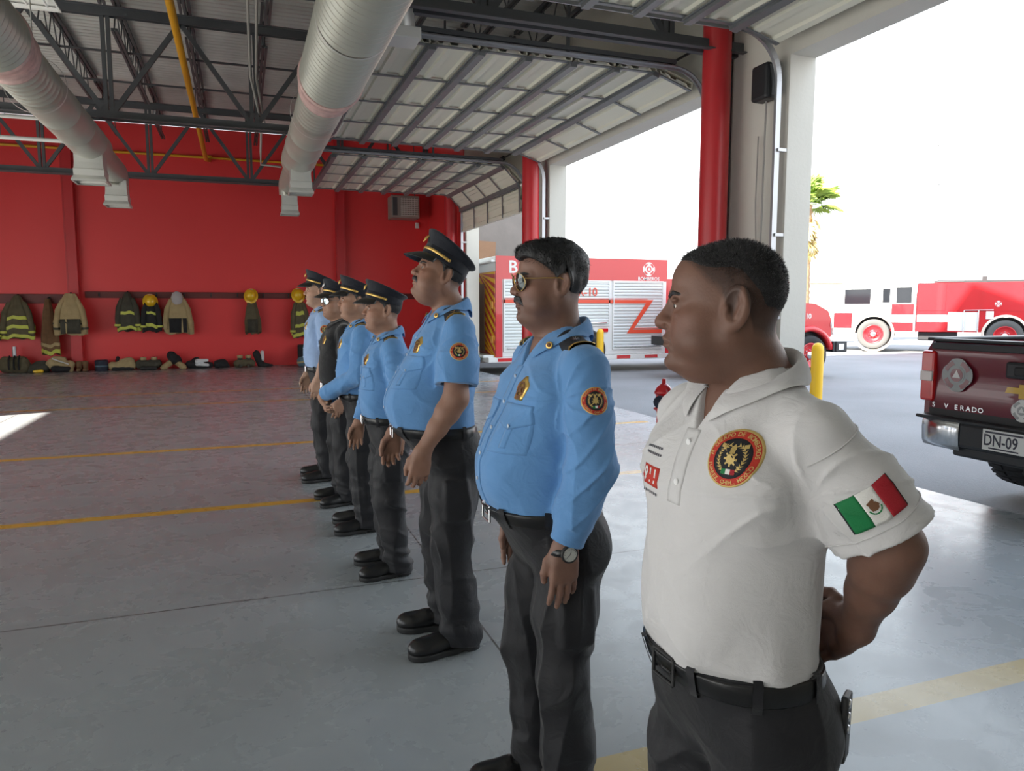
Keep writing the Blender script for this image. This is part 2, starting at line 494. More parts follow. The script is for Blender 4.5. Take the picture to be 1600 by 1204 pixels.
def hand_fn(wrist, d, nb, th, curl=.35, s=1.0, spread=.05):
    """wrist point, finger direction, back-of-hand normal, thumb side"""
    w = np.array(wrist, float); d = np.array(d, float); d /= np.linalg.norm(d)
    th = np.array(th, float); th -= d * (th @ d); th /= np.linalg.norm(th)
    nb = np.array(nb, float); nb -= d * (nb @ d) + th * (nb @ th); nb /= np.linalg.norm(nb)
    def at(a, b, c): return w + s * (d * a + th * b + nb * c)
    palms = []; fingers = []
    kn = [(.092, .031, .002), (.096, .0105, .005), (.092, -.010, .004), (.083, -.029, 0)]
    ln = [.070, .078, .073, .057]
    rr = [.0096, .0099, .0096, .0086]
    for i in range(4):
        palms.append(([at(.002, kn[i][1] * .55, 0), at(kn[i][0] * .55, kn[i][1] * .9, .001), at(*kn[i])], [.016 * s, .0145 * s, .0115 * s]))
        a = kn[i]; p = np.array(a, float); ang = curl * (.55 + .12 * i); pts = [at(*p)]; rs = [rr[i] * s * 1.04]
        sp = spread * (1.5 - i)
        for k, fr in enumerate((.46, .30, .26)):
            dv = np.array([math.cos(ang), math.sin(sp), -math.sin(ang)])
            p = p + dv * ln[i] * fr; pts.append(at(*p)); rs.append(rr[i] * s * (.95, .87, .74)[k])
            ang += curl * (1.0, .75, .5)[k]
        fingers.append((pts, rs))
    tb = [at(.018, .022, -.008), at(.045, .043, -.014), at(.078, .050, -.020), at(.103, .047, -.026)]
    fingers.append((tb, [.0165 * s, .0135 * s, .0108 * s, .0088 * s]))
    c = w + d * .09 * s
    nails = [(f[0][-1], f[0][-2]) for f in fingers]
    def fn(p):
        D = vlen(p - A3(c)) - .12 * s
        mk = D < .06
        out = D.copy() + .02
        if mk.any():
            q = p[mk]
            r = None
            for pts, rs in palms:
                e = chain(q, pts, rs); r = e if r is None else smin(r, e, .018 * s)
            for i, (pts, rs) in enumerate(fingers):
                e = chain(q, pts, rs, .003)
                for k in (1, 2):    # knuckle
                    e = smin(e, sphere(q, pts[k] + nb * .001, rs[k] * 1.03), .003)
                r = smin(r, e, .012 * s if i == 4 else .005 * s)
            out[mk] = r
        return out
    fn.finger_tips = nails; fn.nb = nb; fn.d = d; fn.th = th
    return fn

def sheet(name, fn, P, D, off, matr, parent, S, under=.004, uv=False):
    """grid P (n,m,3) traced on the surface; skirted edge"""
    n, m = P.shape[:2]
    T = trace(fn, P.reshape(-1, 3), D, off)
    U = trace(fn, P.reshape(-1, 3), D, -under)
    V = np.concatenate([T, U]) * S
    i = np.arange(n * m).reshape(n, m)
    q = np.stack([i[:-1, :-1], i[:-1, 1:], i[1:, 1:], i[1:, :-1]], -1).reshape(-1, 4)
    b = np.concatenate([i[0, :], i[1:, -1], i[-1, -2::-1], i[-2:0:-1, 0]])
    b2 = np.roll(b, -1); o = n * m
    sk = np.stack([b2, b, b + o, b2 + o], -1)
    me = mesh_np(name, V, np.concatenate([q, sk]))
    bm = bmesh.new(); bm.from_mesh(me); bmesh.ops.recalc_face_normals(bm, faces=bm.faces); bm.to_mesh(me); bm.free()
    return link(name, me, matr, parent)

def frame_grid(o, u, v, corners, n, m):
    """bilinear grid in the plane o,u,v between 4 corners (a,b,c,d) ccw"""
    o = np.array(o, float); u = np.array(u, float); v = np.array(v, float)
    a, b, c, d = [np.array(k, float) for k in corners]
    s = np.linspace(0, 1, n)[:, None, None]; t = np.linspace(0, 1, m)[None, :, None]
    q = (a * (1 - s) + b * s) * (1 - t) + (d * (1 - s) + c * s) * t
    return o + q[..., :1] * u + q[..., 1:] * v

def disc_sheet(name, fn, o, u, v, D, r0, r1, off, matr, parent, S, n=40, k=6, sx=1.0, shape=None, under=.003):
    """ring or disc (r0=0) traced on the surface"""
    o = np.array(o, float); u = np.array(u, float); v = np.array(v, float)
    t = np.linspace(0, 2 * PI, n, endpoint=False); r = np.linspace(r0, r1, k)
    sh = np.ones(n) if shape is None else np.array([shape(a) for a in t])
    R = r[:, None] * sh[None]
    P = o + (R * np.cos(t) * sx)[..., None] * u + (R * np.sin(t))[..., None] * v
    T = trace(fn, P.reshape(-1, 3), D, off).reshape(k, n, 3)
    U = trace(fn, P[-1], D, -under)
    V = np.concatenate([T.reshape(-1, 3), U]) * S
    i = np.arange(k * n).reshape(k, n); j = np.roll(i, -1, 1)
    q = np.stack([i[:-1], j[:-1], j[1:], i[1:]], -1).reshape(-1, 4)
    e = i[-1]; e2 = np.roll(e, -1); b = k * n + np.arange(n); b2 = np.roll(b, -1)
    q = np.concatenate([q, np.stack([e, e2, b2, b], -1)])
    return link(name, mesh_np(name, V, q), matr, parent)

def text_sheet(name, fn, lines, o, u, v, D, off, matr, parent, S):
    """lines: list of (V2,F) already placed in the patch plane"""
    o = np.array(o, float); u = np.array(u, float); v = np.array(v, float)
    vs = []; fs = []; n = 0
    for V2, F in lines:
        V2 = np.asarray(V2)
        if not len(V2): continue
        vs.append(V2); fs.extend([tuple(i + n for i in f) for f in F]); n += len(V2)
    if not vs: return None
    V2 = np.concatenate(vs)
    P = o + V2[:, :1] * u + V2[:, 1:2] * v
    T = trace(fn, P, D, off) * S
    me = bpy.data.meshes.new(name); me.from_pydata([tuple(map(float, t)) for t in T], [], fs)
    return link(name, me, matr, parent)

def ring_text(s, r, a0, size, inward=False, sx=1.0, spacing=1.0):
    """letters on an arc centred on angle a0 (rad). inward: letters read along the bottom"""
    out = []
    ws = [.62 * size * spacing * (.55 if c in 'I.,' else (.8 if c in ' ' else 1)) for c in s]
    tot = sum(ws); a = -tot / 2
    for c, w in zip(s, ws):
        mid = a + w / 2; a += w
        if c == ' ': continue
        V, F = text_mesh(c, size, bold=True)
        if not len(V): continue
        if not inward:
            th = a0 - mid / r
            R = r; ca, sa = math.sin(th), math.cos(th)
            x = V[:, 0]; y = V[:, 1] + R
            X = x * math.sin(th) + y * math.cos(th); Y = -x * math.cos(th) + y * math.sin(th)
        else:
            th = a0 + mid / r
            x = V[:, 0]; y = V[:, 1] - r
            X = -x * math.sin(th) - y * math.cos(th); Y = x * math.cos(th) - y * math.sin(th)
        out.append((np.stack([X * sx, Y], 1), F))
    return out

def shape2d(pts, n=None):
    return (np.array(pts, float), [tuple(range(len(pts)))])
def poly_disc(cx, cy, r, n=10, sy=1.0):
    return shape2d([(cx + r * math.cos(2 * PI * i / n), cy + r * sy * math.sin(2 * PI * i / n)) for i in range(n)])
def stroke(p, q, w):
    p = np.array(p, float); q = np.array(q, float); d = q - p; d /= np.linalg.norm(d); n = np.array([-d[1], d[0]]) * w / 2
    return shape2d([p + n, p - n, q - n, q + n])

def emblem(fn, o, u, v, D, R, parent, S, full=True, sx=1.0):
    """round brigade patch: red ring with gold lettering, black field, gold wreath and axes, little tricolour"""
    disc_sheet('patch', fn, o, u, v, D, 0, R * .74, .0016, M['patchblack'], parent, S, 40, 7, sx)
    pr = parent.children[-1] if False else None
    root = [c for c in parent.children if c.name.startswith('patch')][-1]
    disc_sheet('patch_ring', fn, o, u, v, D, R * .72, R, .0020, M['patchred'], root, S, 48, 4, sx)
    disc_sheet('patch_edge', fn, o, u, v, D, R * .97, R * 1.035, .0022, M['goldthread'], root, S, 48, 2, sx)
    L = ring_text('H. CUERPO DE BOMBEROS', R * .86, PI / 2, R * .20, sx=sx, spacing=1.05)
    L += ring_text('JUAREZ, CHIH., MEXICO', R * .86, -PI / 2, R * .20, True, sx=sx, spacing=1.02)
    text_sheet('patch_lettering', fn, L, o, u, v, D, .0026, M['goldthread'], root, S)
    G = []
    for k in range(26):      # wreath
        a = PI * .5 + (k + .5) / 26 * 2 * PI
        if abs(((a - PI * .5 + PI) % (2 * PI)) - PI) < .35: continue
        c = np.array([math.cos(a), math.sin(a)]) * R * .50; t = np.array([-math.sin(a), math.cos(a)])
        n = np.array([math.cos(a), math.sin(a)])
        for sgn in (-1, 1):
            tip = c + t * R * .10 * (1 if math.cos(a) < 0 else -1) * -1 + n * sgn * R * .09
            G.append(shape2d([c - n * R * .02, c + t * R * .05, tip, c - t * R * .05]))
    for sgn in (-1, 1):      # crossed axes
        G.append(stroke((-.40 * R * sgn, -.34 * R), (.34 * R * sgn, .42 * R), R * .055))
        h = np.array([.32 * R * sgn, .38 * R])
        G.append(shape2d([h, h + np.array([.16 * sgn, .02]) * R, h + np.array([.14 * sgn, .16]) * R, h + np.array([-.02 * sgn, .12]) * R]))
    for i in range(8):       # cog around the middle
        a = i * PI / 4
        G.append(stroke((.16 * R * math.cos(a), .16 * R * math.sin(a)), (.28 * R * math.cos(a), .28 * R * math.sin(a)), R * .07))
    G.append(poly_disc(0, 0, R * .19, 14)); G.append(poly_disc(0, .36 * R, R * .10, 10))
    G.append(shape2d([(-.1 * R, .2 * R), (.1 * R, .2 * R), (.06 * R, .45 * R), (0, .52 * R), (-.06 * R, .45 * R)]))
    text_sheet('patch_wreath', fn, [(a * np.array([sx, 1]), b) for a, b in G], o, u, v, D, .0024, M['goldthread'], root, S)
    yb = -.46 * R; hw = .27 * R; hh = .095 * R
    for k, (a, mm) in enumerate((('green', 'flaggreen'), ('white', 'flagwhite'), ('red', 'flagred'))):
        x0 = -hw + k * 2 * hw / 3
        q = [(x0 * sx, yb - hh), ((x0 + 2 * hw / 3) * sx, yb - hh), ((x0 + 2 * hw / 3) * sx, yb + hh), (x0 * sx, yb + hh)]
        text_sheet('patch_flag', fn, [shape2d(q)], o, u, v, D, .0030, M[mm], root, S)
    return root

def rot_about(v, ax, a):
    return np.array(Matrix.Rotation(a, 3, Vector(ax)) @ Vector(v))

class Man:
    def __init__(s, **k):
        s.__dict__.update(dict(belly=1., wide=1., fat=.3, nose=1., jaw=1., yaw=0, pitch=0, roll=0, headscale=1., headoff=(0, 0, 0),
            sleeve='short', res=1.0, shirt='blue', arms={}, belt_z=.935, skin=(.36, .20, .13), feet=None, seed=1))
        s.__dict__.update(k)
        s.S = s.H / 1.70
        B = s.belly; W = s.wide
        #        z      w        front        back
        s.torso = resample([(.74, .10, .06, .07, .02), (.80, .168 * W, .098 + .02 * (B - 1), .128, .01), (.88, .172 * W, .110 + .05 * (B - 1) + .01, .124, .005), (.935, .168 * W, .128 + .085 * (B - 1), .108, 0),
                   (1.0, .170 * W, .150 + .10 * (B - 1), .104, 0), (1.07, .172 * W, .155 + .10 * (B - 1), .105, 0), (1.15, .172 * W, .148 + .075 * (B - 1), .112, 0),
                   (1.23, .176 * W, .136 + .035 * (B - 1), .122, 0), (1.30, .178 * W, .120 + .01 * (B - 1), .124, 0), (1.36, .150 * W, .098, .112, 0), (1.41, .105, .074, .095, .0), (1.46, .066, .05, .072, .012)], 60)
        s.HC = np.array([0, -.022, 1.583]) + np.array(s.headoff)
        s.HR = np.array((Matrix.Rotation(rad(s.yaw), 3, 'Z') @ Matrix.Rotation(rad(s.pitch), 3, 'X') @ Matrix.Rotation(rad(s.roll), 3, 'Y')), dtype=f32)
        s.head = head_fn(dict(fat=s.fat, nose=s.nose, jaw=s.jaw, prog=getattr(s, 'prog', .004), age=getattr(s, 'age', .5), ear=getattr(s, 'ear', 1.12)))
        df = dict(sh=(.182, .008, 1.352), el=(.235, .03, 1.09), wr=(.225, -.035, .855), hd=(0, -.12, -1), nb=(1, -.1, 0), th=(0, -1, 0), curl=.35)
        s.arm = {}
        for side, sg in (('L', 1), ('R', -1)):
            a = dict(df); a.update(s.arms.get(side, {}))
            for kk in ('sh', 'el', 'wr', 'hd', 'nb', 'th'):
                vv = a[kk]; a[kk] = np.array((vv[0] * sg, vv[1], vv[2]), float)
            a['sh'][0] *= W ** .6; 
            s.arm[side] = a
            a['hand'] = hand_fn(a['wr'], a['hd'], a['nb'], a['th'], a['curl'])
        s.footpos = s.feet or {'L': (.115, .0, 8), 'R': (-.115, .0, -8)}
        s.n1 = SinNoise(s.seed, 26, 8, (1, 1, .45)); s.n2 = SinNoise(s.seed + 5, 55, 8, (1, 1, 1.4)); s.n3 = SinNoise(s.seed + 9, 26, 6, (1.0, .9, .95)); s.nw = SinNoise(s.seed + 3, 9, 6); s.nf = SinNoise(s.seed + 13, 30, 6, (1, 1, .22))
    # ---- head
    def tohead(s, p): return ((p - A3(s.HC)) @ s.HR) / s.headscale
    def fromhead(s, q): return (np.asarray(q) * s.headscale) @ s.HR.T + s.HC
    def f_head(s, p): return s.head(s.tohead(p)) * s.headscale
    def f_neck(s, p, e=0.):
        a = s.fromhead((0, .030, -.06))
        return chain(p, [a, (0, .012, 1.46), (0, .022, 1.36)], [.052 + .005 * s.fat + e, .056 + .006 * s.fat + e, .072 + e])
    def f_arm(s, p, a, e=0., upto='wr'):
        sh, el, wr = a['sh'], a['el'], a['wr']
        m = el * .45 + wr * .55; fa = el * .75 + wr * .25
        d = chain(p, [sh, sh * .5 + el * .5, el], [.050 + e, .053 + e, .046 + e], .02)
        d2 = chain(p, [el, fa, m, wr], [.045 + e, .047 + e, .038 + e, .029 + e], .02)
        return smin(d, d2, .03)
    def f_body(s, p):
        d = smax(loft(p, s.torso) + .016, .83 - p[:, 2], .02)
        d = smin(d, s.f_neck(p), .04)
        for sd in 'LR':
            a = s.arm[sd]
            e = s.f_arm(p, a)
            e = smin(e, a['hand'](p), .022)
            d = smin(d, e, .02)
            fx, fy, _ = s.footpos[sd]; sg = 1 if sd == 'L' else -1
            d = smin(d, chain(p, [(sg * .09, .01, .84), (fx * .95, -.002 + fy * .5, .47), (fx, .022 + fy, .09)], [.072, .052, .036]), .03)
            d = smin(d, rcone(p, (fx, .022 + fy, .055), (fx, -.10 + fy, .04), .035, .025), .02)
        return d
    def f_all(s, p):
        h = s.f_head(p)
        return smin(s.f_body(p), h, .035) if True else h
    # ---- clothes
    def f_torso_cloth(s, p):
        d = loft(p, s.torso)
        for sg in (1, -1):
            sh = s.arm['L' if sg > 0 else 'R']['sh']
            d = smin(d, chain(p, [(sg * .045, .026, 1.402), (sg * .11, .016, 1.386), sh * np.array([.97, 1, 1])], [.040, .044, .054]), .04)
        m = p.copy(); m[:, 0] = np.abs(m[:, 0])
        d = smin(d, ellipsoid(m, (.085, -.075, 1.265), (.085, .055, .075)), .05)
        return d
    def folds_shirt(s, p, d):
        z = p[:, 2]
        w = np.exp(-((z - s.belt_z - .03) / .07) ** 2)
        f = .0024 * s.n1(p) + w * .0035 * s.n1(p * A3((2.2, 2.2, .6))) - .0034 * getattr(s, 'foldk', 1.) * np.clip(1 - np.abs(s.n3(p * .7)) * 1.6, 0, 1) ** 1.5 + .001
        # drag lines from the armpits
        ax = np.abs(p[:, 0]); r = np.sqrt((ax - .19) ** 2 + (z - 1.27) ** 2)
        th = np.arctan2(z - 1.27, .19 - ax)
        wa = np.exp(-(r / .20) ** 2) * np.clip(r / .05, 0, 1)
        rr = 1 - np.abs(np.sin(th * 4.5 + .9 * s.nw(p) + s.seed)); f = f - wa * .0055 * rr ** 3 + wa * .001
        return d + f
    def f_sleeves(s, p):
        d = None
        k = getattr(s, 'bag', .0)
        for sd in 'LR':
            a = s.arm[sd]; sh, el, wr = a['sh'], a['el'], a['wr']
            ad = (el - sh) / np.linalg.norm(el - sh)
            if s.sleeve == 'short':
                fr = getattr(s, 'sleeve_len', .82)
                end = sh + (el - sh) * fr
                e = chain(p, [sh, sh * .4 + end * .6, end + ad * .03], [.062, .070 + k, .076 + k], .02)
                e = smax(e, ((p - A3(end)) @ A3(ad)), .003)
                e = np.maximum(e, -(np.maximum(s.f_arm(p, a, .011), -((p - A3(end)) @ A3(ad)) - .05)))
                t = ((p - A3(sh)) @ A3(ad))
                e = e + .0025 * s.n1(p * A3((1, 1, 1.6))) * np.clip(t / .1, 0, 1)
            else:
                fd = (wr - el) / np.linalg.norm(wr - el)
                end = wr - fd * .01
                e = chain(p, [sh, sh * .5 + el * .5, el], [.064, .066, .060], .02)
                e2 = chain(p, [el, el * .5 + wr * .5, wr - fd * .07, wr - fd * .045, end], [.060, .057, .052, .044, .047], .01)
                e = smin(e, e2, .03)
                q = (p - A3(el)); t = q @ A3(fd); t0 = (p - A3(sh)) @ A3(ad)
                L1 = np.linalg.norm(wr - el)
                wel = np.exp(-(vlen(q) / .10) ** 2)
                wcf = np.exp(-((t - L1 + .10) / .06) ** 2) * (t > 0)
                ss = t0
                r3 = np.clip(1 - np.abs(s.nf(p * .85)) * 1.5, 0, 1); r4 = np.clip(1 - np.abs(np.sin(38 * ss + 26 * p[:, 1] + 2.2 * s.nw(p))) * 1.4, 0, 1)
                e = e - (.0055 * r3 ** 2 + (.0035 + .003 * wel) * r4 ** 2 - .0015) * np.clip(t0 / .06, 0, 1) * (t < L1 - .055)
                c = (p - A3(end)) @ A3(fd)
                e = smax(e, c, .003)
                e = np.maximum(e, -np.maximum(s.f_arm(p, a, .007), -c - .03))
            d = e if d is None else np.minimum(d, e)
        return d
    def f_shirt(s, p):
        d = smin(s.f_torso_cloth(p), s.f_sleeves(p), .028)
        d = s.folds_shirt(p, d)
        d = np.maximum(d, s.belt_z - .012 - p[:, 2])
        d = smax(d, -np.maximum(s.f_neck(p, .006), 1.36 - p[:, 2]), .004)
        d = np.maximum(d, p[:, 2] - 1.475)
        zv = getattr(s, 'vneck', 1.352)
        if zv: d = smax(d, -np.maximum(np.abs(p[:, 0]) - (p[:, 2] - zv) * .46, p[:, 1] + .03), .003)
        return d
    def f_trouser(s, p):
        d = loft(p, s.torso) - .004
        d = smax(d, p[:, 2] - (s.belt_z + .022), .006)
        m = p.copy(); m[:, 0] = np.abs(p[:, 0])
        d = smin(d, ellipsoid(m, (.076, .046, .85), (.082, .066, .10)), .05)
        d = np.maximum(d, .80 - p[:, 2]) if False else smax(d, .74 - p[:, 2], .03)
        z = p[:, 2]
        leg = None
        for sd in 'LR':
            fx, fy, _ = s.footpos[sd]; sg = 1 if sd == 'L' else -1
            hip = np.array((sg * .088 * s.wide, .012, .83)); kn = np.array((sg * .02 + fx * .82, -.012 + fy * .55, .47)); an = np.array((fx, .028 + fy, .055))
            e = chain(p, [hip, hip * .5 + kn * .5, kn, kn * .5 + an * .5, an], [.098, .094, .080, .079, .080], .03)
            # drape and breaks
            wk = np.exp(-((z - .47) / .10) ** 2); wan = np.exp(-((z - .13) / .10) ** 2); wc = np.exp(-((z - .74) / .09) ** 2)
            rg = 1 - np.abs(s.n3(p + A3((sg * 2, 0, 0)) )); rg2 = 1 - np.abs(s.nf(p + A3((sg * 5, 0, 0))))
            e = e + .0040 * s.n1(p + A3((sg * 3, 0, 0))) - (wk * .009 + wc * .008 + .004) * np.clip(rg, 0, 1) ** 2 - (.009 + .004 * wan) * np.clip(rg2, 0, 1) ** 2 + .005 + wan * .0060 * np.sin(62 * z + 16 * p[:, 1] * sg + 3 * s.nw(p * 2)) 
            crease = np.abs(p[:, 0] - (hip[0] + (an[0] - hip[0]) * (.83 - z) / .78))
            e = e - .004 * np.exp(-(crease / .012) ** 2) * (p[:, 1] < 0) * np.clip((.8 - z) / .1, 0, 1)
            e = smax(e, .038 - z + .30 * np.clip(-(p[:, 1] - an[1]), -.05, .0), .004)
            leg = e if leg is None else smin(leg, e, .02)
            # cargo pocket
            c = hip * .48 + kn * .52
            R = rotm(0, sg * rad(-4), 0)
            pk = rbox(p, c + np.array((sg * .080, -.004, .02)), (.013, .050, .080), .013, R)
            leg = smin(leg, pk, .02)
        d = smin(d, leg, .05)
        d = np.maximum(d, z - (s.belt_z + .022))
        return d
    def f_shoe(s, p, sd):
        fx, fy, an = s.footpos[sd]
        q = (p - A3((fx, fy + .02, 0))) @ rotm(0, 0, rad(an))
        d = chain(q, [(0, .045, .055), (0, -.03, .058), (0, -.10, .048), (0, -.185, .042)], [.040, .040, .040, .036], .02)
        d = smin(d, chain(q, [(0, .03, .06), (0, .025, .16)], [.044, .047], .01), .03)
        x = q[:, 0]
        d = smin(d, ellipsoid(q, (0, -.155, .040), (.050, .072, .036)), .02)
        d = smax(d, .022 - q[:, 2], .004)
        d = smax(d, q[:, 2] - .14, .004)
        # lace rows
        w = np.exp(-((q[:, 1] + .055) / .045) ** 2) * (np.abs(x) < .03)
        d = d - .0022 * w * np.maximum(0, np.sin(q[:, 1] * 330 + q[:, 2] * 160))
        return d
    def f_sole(s, p, sd):
        fx, fy, an = s.footpos[sd]
        q = (p - A3((fx, fy + .02, 0))) @ rotm(0, 0, rad(an))
        d = chain(q * A3((1, 1, 0)), [(0, .045, 0), (0, -.04, 0), (0, -.15, 0), (0, -.178, 0)], [.045, .043, .053, .050], .02)
        top = .026 + .004 * (q[:, 1] > .0)
        d = smax(d, q[:, 2] - .027, .004)
        d = smax(d, .0005 - q[:, 2], .002)
        gap = (np.abs(q[:, 1] + .0) < .018)
        d = np.where(gap & (q[:, 2] < .010), np.maximum(d, .010 - q[:, 2]), d)
        return d

    # ---- build everything
    def build(s):
        S = s.S; r = s.res
        root = thing('person', s.label, 'person', (s.X, s.Y, 0), rad(s.rot), s.group)
        s.root = root
        sk = skin_mat('skin', s.skin)
        # body
        Vs = []; Fs = []; n = 0
        xm = .50
        boxes = [((-xm, -.55, .0), (xm, .45, 1.452), .0042 * r, s.f_body), ]
        hc = s.HC
        boxes.append(((hc[0] - .15, hc[1] - .17, 1.43), (hc[0] + .15, hc[1] + .17, 1.75), .0021 * min(r, 1.25), s.f_all))
        for lo, hi, h, fn in boxes:
            V, Q = polygonize(fn, lo, hi, h)
            Vs.append(V); Fs.append(Q + n); n += len(V)
        V = np.concatenate(Vs); Q = np.concatenate(Fs)
        tone = s.tones(V.astype(f32))
        me = mesh_np('body', V * S, Q)
        at = me.attributes.new('tone', 'FLOAT_COLOR', 'POINT')
        at.data.foreach_set('color', np.concatenate([tone, np.ones((len(tone), 1))], 1).astype(f32).ravel())
        body = link('body', me, sk, root)
        # shirt
        V, Q = polygonize(s.f_shirt, (-xm, -.5, s.belt_z - .03), (xm, .42, 1.49), .0040 * r)
        if s.sleeve == 'long' or min(s.arm['L']['el'][2], s.arm['R']['el'][2]) < s.belt_z + .05:
            V, Q = polygonize(lambda p: s.f_shirt_lim(p), (-xm, -.5, .78), (xm, .42, 1.49), .0040 * r)
        s.shirt_o = link('polo_shirt' if s.shirt == 'white' else 'shirt', mesh_np('shirt', V * S, Q), M[s.shirt], root)
        V, Q = polygonize(s.f_trouser, (-.34, -.32, .02), (.34, .32, s.belt_z + .04), .0044 * r)
        s.trouser_o = link('trousers', mesh_np('trousers', V * S, Q), M['trouser'], root)
        for sd in 'LR':
            fx, fy, an = s.footpos[sd]
            lo = (fx - .13, fy - .28, -.01); hi = (fx + .13, fy + .14, .16)
            V, Q = polygonize(lambda p: s.f_shoe(p, sd), lo, hi, .0035 * r)
            sh = link('shoe', mesh_np('shoe', V * S, Q), M['leather'], root)
            V, Q = polygonize(lambda p: s.f_sole(p, sd), lo, hi, .0035 * r)
            link('sole', mesh_np('sole', V * S, Q), M['rubber'], sh)
        s.belt(); s.eyes(); s.collar(); s.hairs()
        for fn in s.extras: fn(s)
        return root
    def f_shirt_lim(s, p):
        """shirt whose sleeves may hang below the belt line"""
        return np.minimum(s.f_shirt(p), np.maximum(s.f_sleeves(p), p[:, 2] - (s.belt_z + .10)))
    def tones(s, V):
        q = s.tohead(V); m = q.copy(); m[:, 0] = np.abs(m[:, 0])
        t = np.ones((len(V), 3))
        def blend(w, c):
            nonlocal t
            w = np.clip(w, 0, 1)[:, None]; t = t * (1 - w) + t * np.array(c) * w
        g = lambda d, k: np.exp(-np.maximum(d, 0) ** 2 / k ** 2)
        blend(g(chain(m, [(0, -.093, -.0575), (.024, -.083, -.0635)], [.005, .003]), .004), (.78, .52, .50))
        blend(g(chain(m, [(0, -.092, -.0715), (.022, -.083, -.066)], [.006, .003]), .004), (.82, .56, .54))
        blend(.5 * g(ellipsoid(m, (0, -.12, -.028), (.015, .02, .014)), .012), (1.05, .84, .8))
        blend(.4 * g(ellipsoid(m, (.045, -.06, -.03), (.02, .03, .02)), .015), (1.06, .86, .82))
        st = getattr(s, 'stubble', .25)
        jawz = g(np.maximum(np.abs(q[:, 2] + .085) - .03, q[:, 1] + .01), .02)
        blend(st * jawz, (.55, .55, .58))
        # darker skin around eyes and lids
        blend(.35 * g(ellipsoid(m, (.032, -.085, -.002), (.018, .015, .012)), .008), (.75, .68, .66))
        # scalp under short hair
        sh = getattr(s, 'scalp', .0)
        if sh:
            hl = s.hairmask(q)
            blend(sh * np.clip(hl / .02 + .3, 0, 1), (.34, .36, .40))
        # nails
        for sd in 'LR':
            h = s.arm[sd]['hand']
            for tip, prev in h.finger_tips:
                dv = (tip - prev) / np.linalg.norm(tip - prev)
                c = tip + dv * .002 + h.nb * .007
                blend(g(ellipsoid(V, c, (.0065, .0065, .0065)), .002) * .8, (1.25, 1.3, 1.3))
        return t
    def hairmask2(s, q):
        if not getattr(s, 'fade', False): return s.hairmask(q)
        hl = s.hairline
        return q[:, 2] - np.interp(q[:, 1], [-.12, -.085, -.06, -.03, 0, .03, .06, .08, .10, .12], [hl + .012, hl, hl - .004, .074, .064, .052, .02, -.025, -.048, -.05])
    def hairmask(s, q):
        """>0 inside the hair region (distance-like, head frame)"""
        x = np.abs(q[:, 0]); y = q[:, 1]; z = q[:, 2]
        hl = getattr(s, 'hairline', .075)
        front = z - np.interp(y, [-.12, -.085, -.06, -.03, -.005, .012, .03, .05, .075, .12], [hl + .012, hl, hl - .006, .045, .022, -.030, .034, -.050, -.060, -.062])
        return front
    def hairs(s):
        if s.hair is None: return
        S = s.S
        th, matn, rough, top = s.hair
        nz = SinNoise(s.seed + 21, 170, 8, (1, 1, .35)); nb_ = SinNoise(s.seed + 22, 60, 6, (1, 1, .5))
        def fn(p):
            q = s.tohead(p)
            h = s.head(q, False)
            hm = s.hairmask2(q) + .004 * nb_(q)
            t = th * np.clip(hm / .03, 0.0, 1) ** .6 + top(q) 
            d = h - t + rough * nz(q) + rough * .8 * nb_(q)
            d = smax(d, -hm, .004)
            ear = ellipsoid(np.stack([np.abs(q[:, 0]), q[:, 1], q[:, 2]], 1), (.085, .020, -.008), (.022, .021, .034))
            return np.maximum(d, -ear) * s.headscale
        hc = s.HC
        V, Q = polygonize(fn, (hc[0] - .14, hc[1] - .17, 1.46), (hc[0] + .14, hc[1] + .17, 1.78), .0022 * s.res)
        link('hair', mesh_np('hair', V * S, Q), M[matn], s.root)
        s.f_hair = fn
        # eyebrows
        for sg in (1, -1):
            def fb(p):
                q = s.tohead(p)
                d = chain(q, [(sg * .013, -.0925, .020), (sg * .030, -.0900, .0265), (sg * .050, -.0720, .0225)], [.0034, .0042, .0024])
                return (np.maximum(d, s.head(q) - .0022) + .0003 * nz(q * 3)) * s.headscale
            c = s.fromhead((sg * .03, -.08, .022))
            V, Q = polygonize(fb, c - .05, c + .05, .0016 * s.res)
            if len(V): link('eyebrow', mesh_np('eyebrow', V * S, Q), M['hair'], s.root)
    def strands(s, n, length, comb, width, matn, seed=0, name='hair_strands', mask=None, parent=None):
        """single tapered hairs standing on the scalp"""
        rs = np.random.RandomState(seed)
        u = rs.normal(size=(n * 3, 3)); u /= np.linalg.norm(u, axis=1)[:, None]
        q = u * .17 + np.array([0, .02, .02])
        f = lambda x: s.head(x.astype(f32), False)
        q = trace(f, q, -u, 0.0, 30, .17)
        keep = (mask or s.hairmask)(q) + rs.uniform(-.010, .006, len(q)) > 0
        q = q[keep][:n]
        e = 1e-3
        g = np.stack([f(q + A3(np.eye(3)[i] * e)) - f(q - A3(np.eye(3)[i] * e)) for i in range(3)], 1); g /= np.linalg.norm(g, axis=1)[:, None] + 1e-9
        ear = ellipsoid(np.stack([np.abs(q[:, 0]), q[:, 1], q[:, 2]], 1), (.085, .020, -.008), (.020, .021, .038)) > 0
        q = q[ear]; g = g[ear]
        L = length(q) * rs.uniform(.6, 1.15, len(q))
        c = comb(q, rs); d = g * c[1][:, None] + c[0]; d /= np.linalg.norm(d, axis=1)[:, None]
        side = np.cross(d, g + .3 * rs.normal(size=d.shape)); side /= np.linalg.norm(side, axis=1)[:, None] + 1e-9
        b = q - g * .0008; w = width
        mid = b + (d * .5 + g * .12) * L[:, None]; tip = b + d * L[:, None]
        V = np.stack([b - side * w, b + side * w, mid - side * w * .8, mid + side * w * .8, tip], 1)
        m = len(q); i = np.arange(m)[:, None] * 5
